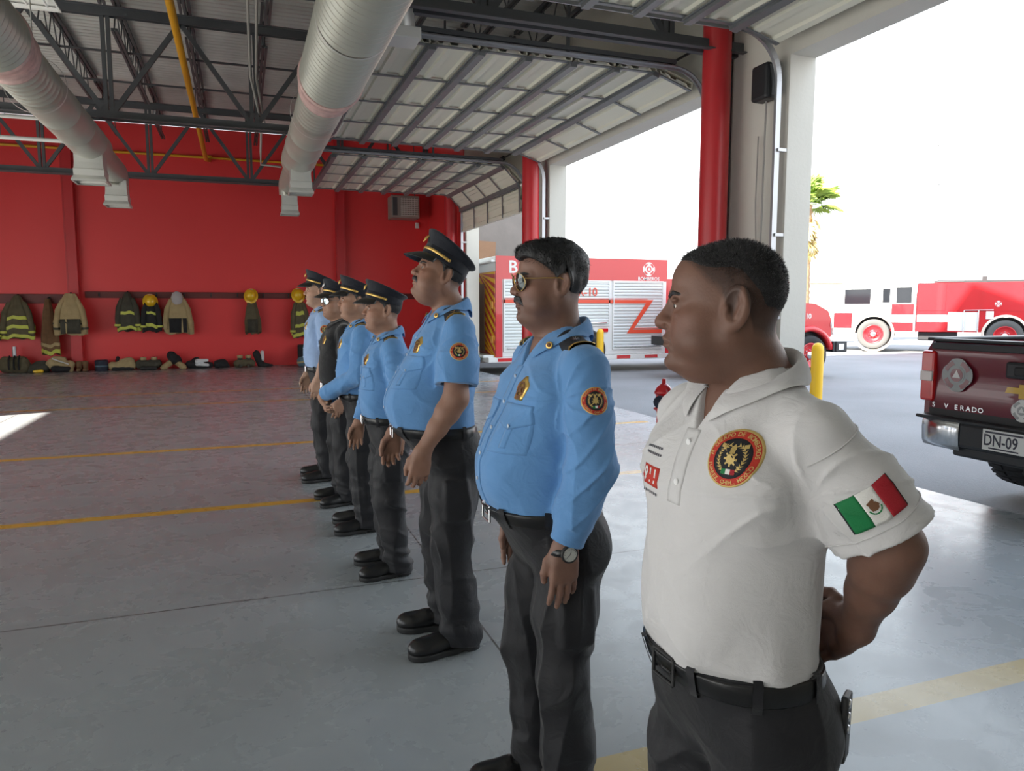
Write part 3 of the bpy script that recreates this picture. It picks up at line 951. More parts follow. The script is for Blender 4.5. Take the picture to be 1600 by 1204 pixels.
        F4 = i + np.array([[0, 1, 3, 2]]); F3 = i + np.array([[2, 3, 4]])
        me = mesh_np(name, s.fromhead(V.reshape(-1, 3)) * s.S, [F4, F3])
        return link(name, me, M[matn], parent or s.root)
    def eyes(s):
        for sg in (1, -1):
            c = s.fromhead((sg * .032, -.0735, .003)) * s.S
            k = s.headscale * s.S
            mb = MB(); mb.lathe([(.0001, -.0128)] + [(.0128 * math.sin(a), -.0128 * math.cos(a)) for a in np.linspace(.3, PI - .3, 9)] + [(.0001, .0128)], (0, 0, 0), 14)
            o = mb.build('eye', M['eyewhite'], s.root); o.location = c; o.scale = (k, k, k)
            mb = MB(); fwd = Vector(s.HR @ np.array([0, -1, 0]))
            mb.lathe([(.0068, .0106), (.0060, .0121), (.003, .0131), (.0003, .0134)], (0, 0, 0), 14, fwd)
            mb.build('iris', M['iris'], o)
    def belt(s):
        S = s.S; bz = s.belt_z
        f = s.f_trouser
        n = 96
        t = np.linspace(0, 2 * PI, n, endpoint=False)
        def ring(zs, off, name, matn, parent, a0=0, a1=2 * PI, closed=True, k=None):
            tt = t if closed else np.linspace(a0, a1, k or 12)
            D = np.stack([-np.sin(tt), np.cos(tt), 0 * tt], 1)
            rows = []
            for z, o in zip(zs, off):
                P = np.stack([.5 * np.sin(tt), -.5 * np.cos(tt), np.full_like(tt, z)], 1)
                rows.append(trace(lambda p: loft(p, s.torso) - .004, P, D, o))
            V = np.stack(rows) * S; nr, m = V.shape[:2]
            i = np.arange(nr * m).reshape(nr, m)
            if closed:
                j = np.roll(i, -1, 1)
                q = np.stack([i[:-1], j[:-1], j[1:], i[1:]], -1).reshape(-1, 4)
            else:
                q = np.stack([i[:-1, :-1], i[:-1, 1:], i[1:, 1:], i[1:, :-1]], -1).reshape(-1, 4)
            return link(name, mesh_np(name, V.reshape(-1, 3), q), M[matn], parent)
        h = .019
        b = ring([bz - h, bz - h, bz - h + .003, bz + h - .003, bz + h, bz + h], [0, .004, .006, .006, .004, 0], 'belt', 'leather', s.root)
        # buckle at the front
        y = trace(lambda p: loft(p, s.torso) - .004, np.array([[0, -.5, bz]]), np.array([0, 1, 0]), .006)[0]
        mb = MB(); w, hh = .030, .023
        for p, q in (((-w, -hh), (w, -hh)), ((w, -hh), (w, hh)), ((w, hh), (-w, hh)), ((-w, hh), (-w, -hh))):
            mb.tube([np.array((p[0], y[1] - .004, bz + p[1])) * S, np.array((q[0], y[1] - .004, bz + q[1])) * S], .0035 * S, 8)
        mb.tube([np.array((0, y[1] - .007, bz)) * S, np.array((.028, y[1] - .007, bz)) * S], .0025 * S, 6)
        mb.build('buckle', M[getattr(s, 'bucklemat', 'silver')], b)
        for a in (25, 62, 100, 140, 180, 220, 260, 298, 335):
            a = rad(a); dw = .008 / .17
            ring([bz - h - .012, bz - h - .008, bz, bz + h + .006, bz + h + .010], [0, .009, .0105, .009, 0], 'belt_loop', 'trouser', s.trouser_o, a - dw, a + dw, False, 4)
    def collar(s, ):
        S = s.S
        polo = s.shirt == 'white'
        stand = .036; leaf = .052 if not polo else .056
        gap = getattr(s, 'gap', .35)     # opening half angle at the front
        n = 48
        ph = np.linspace(gap, 2 * PI - gap, n)      # 0 = front
        fall = lambda a: np.clip((np.abs(a - PI)) / (PI - gap), 0, 1)     # 0 back .. 1 front tips
        rows = []
        cz0 = 1.412
        for v, (rr, zz) in enumerate([(0, 0), (.0, .5), (.001, .92), (.006, 1.06), (.012, .98), (.5, .4), (1, 0)]):
            row = []
            for a in ph:
                k = fall(a)
                base = np.array([.071 * math.sin(a), -.064 * math.cos(a) + .012, cz0 + .030 * math.cos(a - PI) ])
                base[:2] *= 1 + .10 * s.fat; out = np.array([math.sin(a), -math.cos(a), 0])
                top = base + np.array([0, 0, stand + .008 * (1 - k)]) + out * .002
                if v <= 4:
                    P = base + (top - base) * zz + out * rr
                else:
                    L = leaf * (.85 + .45 * k ** 3)
                    tip = np.array([out[0] * .6, out[1] - .35 * k ** 4, -1.0 - .3 * k]); 
                    edge = top + out * (.016 + .012 * (1 - k)) + np.array([0, 0, -1]) * L * .85 + np.array([0, -.030 * k ** 3, 0])
                    P = top + (edge - top) * (.55 if v == 5 else 1.0) + out * (.008 if v == 5 else 0.0)
                row.append(P)
            rows.append(row)
        R = np.array(rows)
        # keep the leaf just outside the shirt
        for v in (5, 6):
            for _ in range(12):
                d = s.f_shirt(R[v].astype(f32))
                need = np.clip(.006 + (.003 if v == 5 else 0) - d, 0, .02)
                o = np.stack([np.sin(ph) * .55, -np.cos(ph) * .55, np.full(n, .75)], 1)
                R[v] += o * need[:, None]
                close = np.clip(d - .012, 0, .02) * (.5 if v == 6 else .0)
                R[v][:, 2] -= close
        V = R.reshape(-1, 3) * S; m = n; nr = len(rows)
        i = np.arange(nr * m).reshape(nr, m)
        q = np.stack([i[:-1, :-1], i[:-1, 1:], i[1:, 1:], i[1:, :-1]], -1).reshape(-1, 4)
        o = link('collar', mesh_np('collar', V, q), M[s.shirt], s.root)
        md = o.modifiers.new('thick', 'SOLIDIFY'); md.thickness = .0028; md.offset = 0
        md = o.modifiers.new('sub', 'SUBSURF'); md.levels = 1; md.render_levels = 2
        s.collar_rows = R

DY = np.array([0, 1., 0])
def ex_placket(s, z1=1.350, w=.017, buttons=6, bmat='button', z0=None):
    z0 = z0 or s.belt_z + .0
    g = frame_grid((0, -.5, 0), (1, 0, 0), (0, 0, 1), [(-w, z0), (w, z0), (w, z1), (-w, z1)], 5, 46)
    o = sheet('placket', s.f_shirt, g, DY, .0022, M[s.shirt], s.root, s.S)
    zs = np.linspace(z1 - .03, z0 + .03, buttons)
    P = trace(s.f_shirt, np.stack([0 * zs, 0 * zs - .5, zs], 1), DY, .0022) * s.S
    for p in P:
        mb = MB(); mb.lathe([(.0052, 0), (.0058, .0015), (.005, .0028), (.0038, .0022), (.0001, .0020)], p, 12, (0, -1, 0))
        mb.build('button', M[bmat], o)
def ex_pocket(s, sg=1, z=1.185):
    x = sg * .088
    g = frame_grid((x, -.5, z), (1, 0, 0), (0, 0, 1), [(-.056, -.066), (.056, -.066), (.058, .06), (-.058, .06)], 16, 16)
    o = sheet('chest_pocket', s.f_shirt, g, DY, .0022, M[s.shirt], s.root, s.S)
    g = frame_grid((x, -.5, z), (1, 0, 0), (0, 0, 1), [(-.010, -.052), (.010, -.052), (.010, .02), (-.010, .02)], 4, 12)
    sheet('pocket_pleat', s.f_shirt, g, DY, .0036, M[s.shirt], o, s.S)
    a = np.linspace(-.060, .060, 25); t = np.linspace(0, 1, 9)
    low = .012 + .020 * (1 - np.abs(a) / .06)
    g = np.stack([np.stack([np.full(25, 0) + x + a, np.full(25, -.5), z + .066 - tt * (.066 - .018 + low - .012)], 1) for tt in t], 1)
    fl = sheet('pocket_flap', s.f_shirt, g, DY, .0060, M[s.shirt], o, s.S)
    p = trace(s.f_shirt, np.array([[x, -.5, z + .008]]), DY, .006)[0] * s.S
    mb = MB(); mb.lathe([(.0052, 0), (.0058, .0015), (.005, .0028), (.0001, .0020)], p, 12, (0, -1, 0)); mb.build('button', M['button'], fl)
def ex_badge(s, x=.088, z=1.292, R=.031):
    sh = lambda a: 1 + .10 * math.cos(5 * a - PI / 2) + .03 * max(0, math.sin(a))
    o = disc_sheet('badge', s.f_shirt, (x, -.5, z), (1, 0, 0), (0, 0, 1), DY, 0, R, .004, M['gold'], s.root, s.S, 40, 5, .86, sh)
    disc_sheet('badge_ring', s.f_shirt, (x, -.5, z), (1, 0, 0), (0, 0, 1), DY, R * .5, R * .66, .0058, M['brown'], o, s.S, 30, 3, .86)
    G = [poly_disc(0, 0, R * .22, 10), stroke((-.3 * R, -.3 * R), (.3 * R, .3 * R), .006), stroke((.3 * R, -.3 * R), (-.3 * R, .3 * R), .006), stroke((-.4 * R, -.72 * R), (.4 * R, -.72 * R), .006)]
    text_sheet('badge_relief', s.f_shirt, G, (x, -.5, z), (1, 0, 0), (0, 0, 1), DY, .0075, M['brown'], o, s.S)
def arm_frame(s, sd, t, out=(1, 0, 0)):
    a = s.arm[sd]; c = a['sh'] + (a['el'] - a['sh']) * t
    ax = (a['el'] - a['sh']); ax /= np.linalg.norm(ax)
    n = np.array(out, float); n -= ax * (n @ ax); n /= np.linalg.norm(n)
    v = -ax; u = np.cross(v, n)
    return c + n * .25, u, v, -n
def ex_sleeve_patch(s, t=.36, R=.035, out=(1, -.18, 0), sd='L'):
    o, u, v, D = arm_frame(s, sd, t, out)
    emblem(s.f_shirt_any, o, u, v, D, R, s.root, s.S)
def ex_epaulette(s, kind='star', sgs=(1, -1)):
    for sg in sgs:
        D = np.array([0, 0, -1.]); 
        t = np.linspace(0, 1, 12); w = np.linspace(-.034, .034, 8)
        g = np.stack([np.stack([sg * (.086 + .100 * t), np.full(12, -.002) + ww * (.85 + .25 * t), np.full(12, 1.65)], 1) for ww in w], 0)
        o = sheet('epaulette', s.f_shirt_any, g, D, .0062, M['patchblack'], s.root, s.S)
        g = np.stack([np.stack([sg * (.180 + .006 * t), np.full(12, -.002) + ww * 1.1, np.full(12, 1.65)], 1) for ww in w], 0)
        sheet('epaulette_braid', s.f_shirt_any, g, D, .0078, M['gold'], o, s.S)
        c = (sg * .142, -.004, 1.65)
        if kind == 'star':
            G = [stroke((0, 0), (.014 * math.cos(i * PI / 5), .014 * math.sin(i * PI / 5)), .0025) for i in range(10)] + [poly_disc(0, 0, .005, 8)]
            text_sheet('rank_badge', s.f_shirt_any, G, c, (1, 0, 0), (0, 1, 0), D, .0085, M['silver'], o, s.S)
        else:
            G = [stroke((-.012, -.008), (.012, 0), .005), stroke((-.012, .010), (.012, 0), .005)]
            text_sheet('rank_badge', s.f_shirt_any, G, c, (sg, 0, 0), (0, 1, 0), D, .0085, M['gold'], o, s.S)
def ex_collar_pin(s):
    R = s.collar_rows
    n = R.shape[1]
    for j in (4, n - 5):
        p = (R[5][j] * .55 + R[6][j] * .45); nrm = np.array([p[0] * .8, -.075, .02]); nrm /= np.linalg.norm(nrm)
        mb = MB(); mb.lathe([(.0105, 0), (.0105, .0012), (.008, .0022), (.0001, .0025)], (p + nrm * .004) * s.S, 14, nrm)
        cp = mb.build('collar_pin', M['gold'], s.root)
        mb = MB(); mb.lathe([(.006, .0015), (.006, .0028), (.0001, .003)], (p + nrm * .004) * s.S, 12, nrm); mb.build('pin_center', M['brown'], cp)
def ex_cap(s, badge='gold', tilt=0):
    """peaked cap in the head frame"""
    k = s.headscale * s.S
    T = Matrix.Translation(Vector(s.HC * s.S)) @ Matrix(s.HR.tolist()).to_4x4() @ Matrix.Translation((0, .012 * k, .052 * k)) @ Matrix.Rotation(rad(-9 + tilt), 4, 'X') @ Matrix.Scale(k, 4)
    def put(o):
        o.data.transform(T); return o
    rx, ry = .088, .108
    mb = MB()
    prof = [(.985, -.012), (1.0, -.008), (1.0, .034), (1.03, .040)]
    # crown flares up and forward
    rows = []
    n = 48
    def ringp(sc, z, lift=0, yo=0):
        return [Vector((rx * sc * math.sin(a), -ry * sc * math.cos(a) + yo, z + lift * math.cos(a))) for a in [2 * PI * i / n for i in range(n)]]
    R = [ringp(1.0, .028, .004), ringp(1.05, .040, .010), ringp(1.15, .056, .020), ringp(1.205, .065, .023), ringp(1.21, .070, .023), ringp(1.16, .075, .022), ringp(.9, .077, .019), ringp(.5, .075, .010), ringp(.02, .073, 0)]
    mb.grid(R, True, True)
    cap = put(mb.build('peaked_cap', M['navy'], s.root))
    mb = MB(); mb.grid([ringp(.95, -.014), ringp(1.005, -.014), ringp(1.012, -.010), ringp(1.012, .032, .004), ringp(.97, .034, .004)], True, True)
    put(mb.build('cap_band', M['navy'], cap))
    # visor
    rows = []
    for j in range(9):
        t = j / 8; row = []
        for i in range(25):
            a = rad(-62 + 124 * i / 24)
            sc = 1.0 + t * .62 * max(0, math.cos(a * 1.28)) ** .8
            row.append(Vector((rx * sc * math.sin(a) * .99, -ry * sc * math.cos(a), -.008 - .040 * t ** 1.3 * math.cos(a) - .010 * t)))
        rows.append(row)
    mb = MB(); mb.grid(rows)
    v = mb.build('visor', M['leather'], cap); md = v.modifiers.new('t', 'SOLIDIFY'); md.thickness = .003
    put(v)
    # gold strap
    row0 = []; 
    mb = MB(); g = []
    for i in range(33):
        a = rad(-88 + 176 * i / 32); sc = 1.035
        c = Vector((rx * sc * math.sin(a), -ry * sc * math.cos(a), .004 + .010 * math.cos(a)))
        g.append(c)
    mb.grid([[c + Vector((0, 0, dz)) * 1 + Vector((c.x, c.y, 0)).normalized() * do for c in g] for dz, do in ((-.007, -.004), (-.006, .0), (0, .0015), (.006, 0), (.007, -.004))])
    put(mb.build('cap_strap', M['gold'], cap))
    mb = MB()
    for c in (g[0], g[-1]):
        mb.lathe([(.007, 0), (.007, .004), (.003, .007), (.0001, .0075)], c, 12, Vector((c.x, c.y, 0)))
    put(mb.build('strap_button', M['gold'], cap))
    b = MB(); b.lathe([(.019, 0), (.020, .002), (.016, .005), (.008, .006), (.007, .009), (.0001, .0095)], (0, -ry * 1.11, .050), 16, (0, -1, .28), sx=.8, sy=1.15)
    put(b.build('cap_badge', M['gold' if badge == 'gold' else 'silver'], cap))
def ex_mustache(s, th=.006, w=.034, matn='hair'):
    nz = SinNoise(5, 260, 8, (1, 1, .5))
    def fb(p):
        q = s.tohead(p); m = q.copy(); m[:, 0] = np.abs(q[:, 0])
        d = chain(m, [(0, -.0965, -.0475), (.016, -.095, -.0500), (w, -.082, -.0675)], [.0090, .0095, .0055])
        return (smax(d, s.head(q) - th, .002) + .0007 * nz(q)) * s.headscale
    c = s.fromhead((0, -.085, -.052))
    V, Q = polygonize(fb, c - .06, c + .06, .0018 * s.res)
    link('mustache', mesh_np('mustache', V * s.S, Q), M[matn], s.root)
def ex_sunglasses(s, lens='lens', frame='gold', big=1.0):
    k = s.headscale * s.S
    T = Matrix.Translation(Vector(s.HC * s.S)) @ Matrix(s.HR.tolist()).to_4x4() @ Matrix.Scale(k, 4)
    fr = MB(); le = MB()
    for sg in (1, -1):
        ring = []
        for i in range(32):
            a = 2 * PI * i / 32
            x = .031 * big * math.cos(a); z = .0265 * big * math.sin(a)
            x += -.004 * (z / .024 if z < 0 else 0) * 1.0 * -1 * -1
            if z < 0: x *= 1 - .18 * (-z / .0245)
            xx = .034 + x - .003 * (z < 0) * (-z / .0245)
            y = -.104 + .28 * max(0, xx - .012) ** 1.0 * (xx / .065) + .004 * (z / .025) * -1
            ring.append(Vector((sg * xx, y, .000 + z)))
        fr.tube(ring + [ring[0], ring[1]], .0009, 6)
        c = sum(ring, Vector()) / 32 + Vector((0, -.0035, 0))
        rows = [[c + (p - c) * t + Vector((0, .0035 * t * t - .0, 0)) for p in ring] for t in (.02, .35, .7, .98)]
        le.grid(rows, True, True)
        # temple wire
        fr.tube([ring[2] + Vector((sg * .001, 0, 0)), Vector((sg * .070, -.066, .010)), Vector((sg * .078, -.03, .011)), Vector((sg * .0795, .012, .012)), Vector((sg * .078, .034, .002))], [.0014, .0014, .0014, .0018, .0022], 8)
    fr.tube([(-.010, -.1065, .011), (0, -.108, .012), (.010, -.1065, .011)], .0013, 6)
    fr.tube([(-.014, -.104, .019), (0, -.1065, .0195), (.014, -.104, .019)], .0013, 6)
    f = fr.build('sunglasses', M[frame], s.root); f.data.transform(T)
    l = le.build('lens', M[lens], f); l.data.transform(T)
def ex_watch(s, sd='L', dark=False):
    a = s.arm[sd]; fd = a['wr'] - a['el']; fd /= np.linalg.norm(fd); h = a['hand']; S = s.S
    c = (a['wr'] + fd * .012) * S; nb = Vector(h.nb); th = Vector(h.th); d = Vector(fd)
    mb = MB()
    rows = []
    for t in (-.011, -.010, 0, .010, .011):
        o = .034 if abs(t) < .0105 else .031
        rows.append([Vector(c) + d * t * S + (nb * math.cos(x) * .97 + th * math.sin(x) * 1.05) * o * S for x in [2 * PI * i / 28 for i in range(28)]])
    mb.grid(rows, True, True)
    w = mb.build('wristwatch', M['leather'], s.root)
    p = Vector(c) + nb * .033 * S
    mb = MB(); mb.lathe([(.0225 * S, -.004 * S), (.0235 * S, 0), (.0235 * S, .006 * S), (.020 * S, .008 * S), (.0190 * S, .0065 * S)], p, 24, nb, cap=False)
    mb.build('watch_case', M['silver' if not dark else 'rubber'], w)
    mb = MB(); mb.lathe([(.0192 * S, .0062 * S), (.0001, .0064 * S)], p, 24, nb); mb.build('watch_dial', M['dial'], w)
    mb = MB()
    mb.bar(p + nb * .0068 * S, p + nb * .0068 * S + (th * .6 + d * .8) * .012 * S, .0016 * S, .0006); mb.bar(p + nb * .0068 * S, p + nb * .0068 * S - d * .009 * S, .0018 * S, .0006)
    for i in range(12):
        x = i * PI / 6; e = d * math.cos(x) + th * math.sin(x)
        mb.bar(p + nb * .0066 * S + e * .0135 * S, p + nb * .0066 * S + e * .016 * S, .0012 * S, .0006)
    mb.build('watch_hand', M['darktext'], w)
Man.f_shirt_any = lambda s, p: (s.f_shirt_lim(p) if s.sleeve == 'long' else s.f_shirt(p))
Man.extras = []
Man.group = None
Man.hair = None
arm_behind = dict(sh=(.162, .012, 1.352), el=(.222, .11, 1.185), wr=(.118, .165, 1.005), hd=(-.75, .05, -.62), nb=(.1, 1, .1), th=(-.3, .2, 1), curl=.5)
def top_buzz(q): return .0016 * np.clip((q[:, 2] - .05) / .04, 0, 1)
def top_thick(q):
    z = q[:, 2]; y = q[:, 1]
    quiff = np.exp(-(((y + .075) / .035) ** 2 + ((z - .095) / .03) ** 2))
    return .011 * np.clip((z - .03) / .05, 0, 1) + .010 * quiff
def top_none(q): return 0 * q[:, 2]
def ex_polo(s):
    # placket with two buttons, sleeve hem seam, flag, chest patch, name lettering
    g = frame_grid((0, -.5, 0), (1, 0, 0), (0, 0, 1), [(-.018, 1.225), (.018, 1.225), (.018, 1.352), (-.018, 1.352)], 5, 20)
    o = sheet('placket', s.f_shirt, g, DY, .0022, M['white'], s.root, s.S)
    P = trace(s.f_shirt, np.array([[0, -.5, 1.262], [0, -.5, 1.33]]), DY, .0022) * s.S
    for p in P:
        mb = MB(); mb.lathe([(.0056, 0), (.006, .0015), (.0052, .0028), (.004, .002), (.0001, .002)], p, 14, (0, -1, 0)); mb.build('button', M['wbutton'], o)
    D = np.array([-.32, .947, 0.]); D /= np.linalg.norm(D); u = np.array([.947, .32, 0]); u /= np.linalg.norm(u)
    emblem(s.f_shirt, np.array([.074, 0, 1.322]) - D * .5, u, (0, 0, 1), D, .042, s.root, s.S)
    # flag on the left sleeve
    o, u, v, D = arm_frame(s, 'L', .53, (1, -.5, 0))
    w, h = .042, .027
    def part(nm, x0, x1, mm, off, par):
        return sheet(nm, s.f_shirt, frame_grid(o, u, v, [(x0, -h), (x1, -h), (x1, h), (x0, h)], 8, 12), D, off, M[mm], par, s.S)
    root = part('flag_patch', -w - .002, w + .002, 'patchblack', .0014, s.root)
    part('flag_green', -w, -w / 3, 'flaggreen', .0030, root); part('flag_white', -w / 3, w / 3, 'flagwhite', .0030, root); part('flag_red', w / 3, w, 'flagred', .0030, root)
    G = [poly_disc(0, .001, .0075, 10), stroke((-.008, .006), (.004, .010), .004), stroke((-.006, -.004), (.008, .002), .004)]
    text_sheet('flag_arms', s.f_shirt, G, o, u, v, D, .0042, M['brown'], root, s.S)
    R = [stroke((.010 * math.cos(a), -.001 + .010 * math.sin(a)), (.010 * math.cos(a + .4), -.001 + .010 * math.sin(a + .4)), .0022) for a in np.linspace(PI * 1.05, PI * 1.85, 7)]
    text_sheet('flag_wreath', s.f_shirt, R, o, u, v, D, .0042, M['flaggreen'], root, s.S)
    # right chest: red 911 mark with dark lettering above
    c = (-.085, -.5, 1.255)
    r = sheet('chest_print', s.f_shirt, frame_grid(c, (1, 0, 0), (0, 0, 1), [(-.030, -.018), (.030, -.018), (.030, .018), (-.030, .018)], 6, 6), DY, .0012, M['patchred'], s.root, s.S)
    text_sheet('print_lettering', s.f_shirt, [text_mesh('911', .036, bold=True)], c, (1, 0, 0), (0, 0, 1), DY, .0022, M['flagwhite'], r, s.S)
    L = []
    for k in range(9): L.append(stroke((-.030 + k * .0065, .040), (-.0265 + k * .0065, .0405), .0045))
    L2 = []
    for k in range(8): L2.append(stroke((-.026 + k * .0065, .052), (-.0225 + k * .0065, .0525), .0045))
    for k in range(7): L.append(stroke((-.028 + k * .0085, -.030), (-.024 + k * .0085, -.030), .005))
    text_sheet('name_lettering', s.f_shirt, L2, c, (1, 0, 0), (0, 0, 1), DY, .0012, M['darktext'], s.root, s.S)
    L3 = L[9:]; L = L[:9]
    text_sheet('print_caption', s.f_shirt, L3, c, (1, 0, 0), (0, 0, 1), DY, .0012, M['darktext'], s.root, s.S)
    text_sheet('name_lettering', s.f_shirt, L, c, (1, 0, 0), (0, 0, 1), DY, .0012, M['darktext'], s.root, s.S)
    # seams: shoulder and sleeve hem as raised cords
    a = s.arm['L']
    for sd in 'LR':
        a = s.arm[sd]; ax = (a['el'] - a['sh']); L_ = np.linalg.norm(ax); ax /= L_
        n0 = np.cross(ax, [0, 1, 0]); n0 /= np.linalg.norm(n0); n1 = np.cross(ax, n0)
        for nm, tt, offs in (('sleeve_hem', s.sleeve_len * L_ - .028, .0012), ('shoulder_seam', .015, .0012)):
            tnt = np.linspace(0, 2 * PI, 60)
            dirs = np.stack([n0 * math.cos(x) + n1 * math.sin(x) for x in tnt])
            c0 = a['sh'] + ax * tt
            if nm == 'shoulder_seam':
                pts = c0 + dirs * .2; Dd = -dirs
            else:
                pts = c0 + dirs * .2; Dd = -dirs
            T = trace(s.f_shirt, pts, Dd, offs)
            if nm == 'sleeve_hem': T = T[vlen(T - A3(c0)) < .105]
            if nm == 'shoulder_seam':
                keep = (vlen(T - A3(c0)) < .10) & (T[:, 2] > 1.315)
                T = T[keep]
                if len(T) < 5: continue
                o_ = np.argsort(np.unwrap(tnt[keep])); 
                gapi = np.argmax(np.diff(tnt[keep])) if len(T) < 60 else -1
                if gapi >= 0 and np.diff(tnt[keep])[gapi] > .3: T = np.concatenate([T[gapi + 1:], T[:gapi + 1]])
            mb = MB(); mb.tube([p * s.S for p in T], .0011, 5); mb.build(nm, M['white'], s.shirt_o)
    # undershirt at the neck
    g = [[(.052 * math.sin(x) * k, -.062 * math.cos(x) * k + .012, 1.385 - .012 * math.cos(x) + dz) for x in np.linspace(-1.3, 1.3, 18)] for k, dz in ((1.12, -.03), (1.16, .0), (1.12, .010))]
    mb = MB(); mb.grid([[Vector(p) * s.S for p in r] for r in g]); u_ = mb.build('undershirt', M['white'], s.root)
    md = u_.modifiers.new('t', 'SOLIDIFY'); md.thickness = .004
    # phone in the back pocket
    dr = np.array([-.80, -.60, 0.])
    P = trace(s.f_trouser, np.array([[.40, .30, .845]]), dr, -.002)[0]
    z = Vector((0, 0, 1)); n = Vector(-dr); t = z.cross(n)
    Rm = Matrix((t, n, z)).transposed() @ Matrix.Rotation(rad(14), 3, 'Y')
    c = Vector(P * s.S)
    mb = MB(); mb.box(c, (.064, .012, .105), Rm, .004)
    ph = mb.build('pocketed_phone', M['rubber'], s.root)
    for k in range(3):
        mb = MB(); mb.lathe([(.0075, 0), (.0075, .002), (.0001, .0022)], c + Rm @ Vector((-.016, .006, .040 - .020 * k)), 14, Rm @ Vector((0, 1, 0)))
        mb.build('phone_lens', M['silver'], ph)

def shirt_set(s, rank='star', patch=True, pocket=True):
    ex_placket(s)
    if pocket: ex_pocket(s, 1); ex_pocket(s, -1)
    ex_badge(s)
    if patch: ex_sleeve_patch(s)
    ex_epaulette(s, rank); ex_collar_pin(s)

def ex_buzz(s):
    def length(q): return .0022 + .0062 * np.clip((q[:, 2] - .030) / .05, 0, 1) + .0016 * np.clip(q[:, 1] / .1, 0, 1)
    def comb(q, rs): return (np.stack([q[:, 0] * 3, q[:, 1] * 0 - .25, 0 * q[:, 0] - .15], 1) + rs.normal(size=q.shape) * .25, 0 * q[:, 0] + .9)
    h = [c for c in s.root.children if c.name.split('.')[0] == 'hair'][0]
    def mask(q): return s.hairmask(q) * .35 - .004 + .05 * np.clip(s.hairmask2(q) / .02, -.3, 1)
    s.strands(15000, length, comb, .00034, 'hair', 5, 'dark_bristles', mask, h)
    s.strands(3500, length, comb, .00034, 'greystrand', 6, 'grey_bristles', s.hairmask, h)
def ex_combed(s):
    def length(q): return .006 + .010 * np.clip((q[:, 2] - .02) / .06, 0, 1)
    def comb(q, rs):
        f = np.clip((q[:, 2] - .03) / .05, 0, 1)[:, None]
        side = np.stack([0 * q[:, 0], 0 * q[:, 0] + .55, 0 * q[:, 0] - .9], 1); top = np.stack([0 * q[:, 0] + .55, 0 * q[:, 0] - .85, 0 * q[:, 0] + .05], 1)
        return side * (1 - f) + top * f + rs.normal(size=q.shape) * .22, .12 + 0 * q[:, 0]
    h = [c for c in s.root.children if c.name.split('.')[0] == 'hair'][0]
    hd = s.head; S0 = s.head
    s.head = lambda q, k=True: S0(q, False) - (.0055 + top_thick(q)) * np.clip(s.hairmask(q) / .03, 0, 1) ** .6
    s.strands(9000, length, comb, .0005, 'hair', 7, 'loose_hair', None, h)
    s.head = S0
M['greystrand'] = mat('grey_hair', (.20, .20, .21), .5)
GRP = None
MEN = []
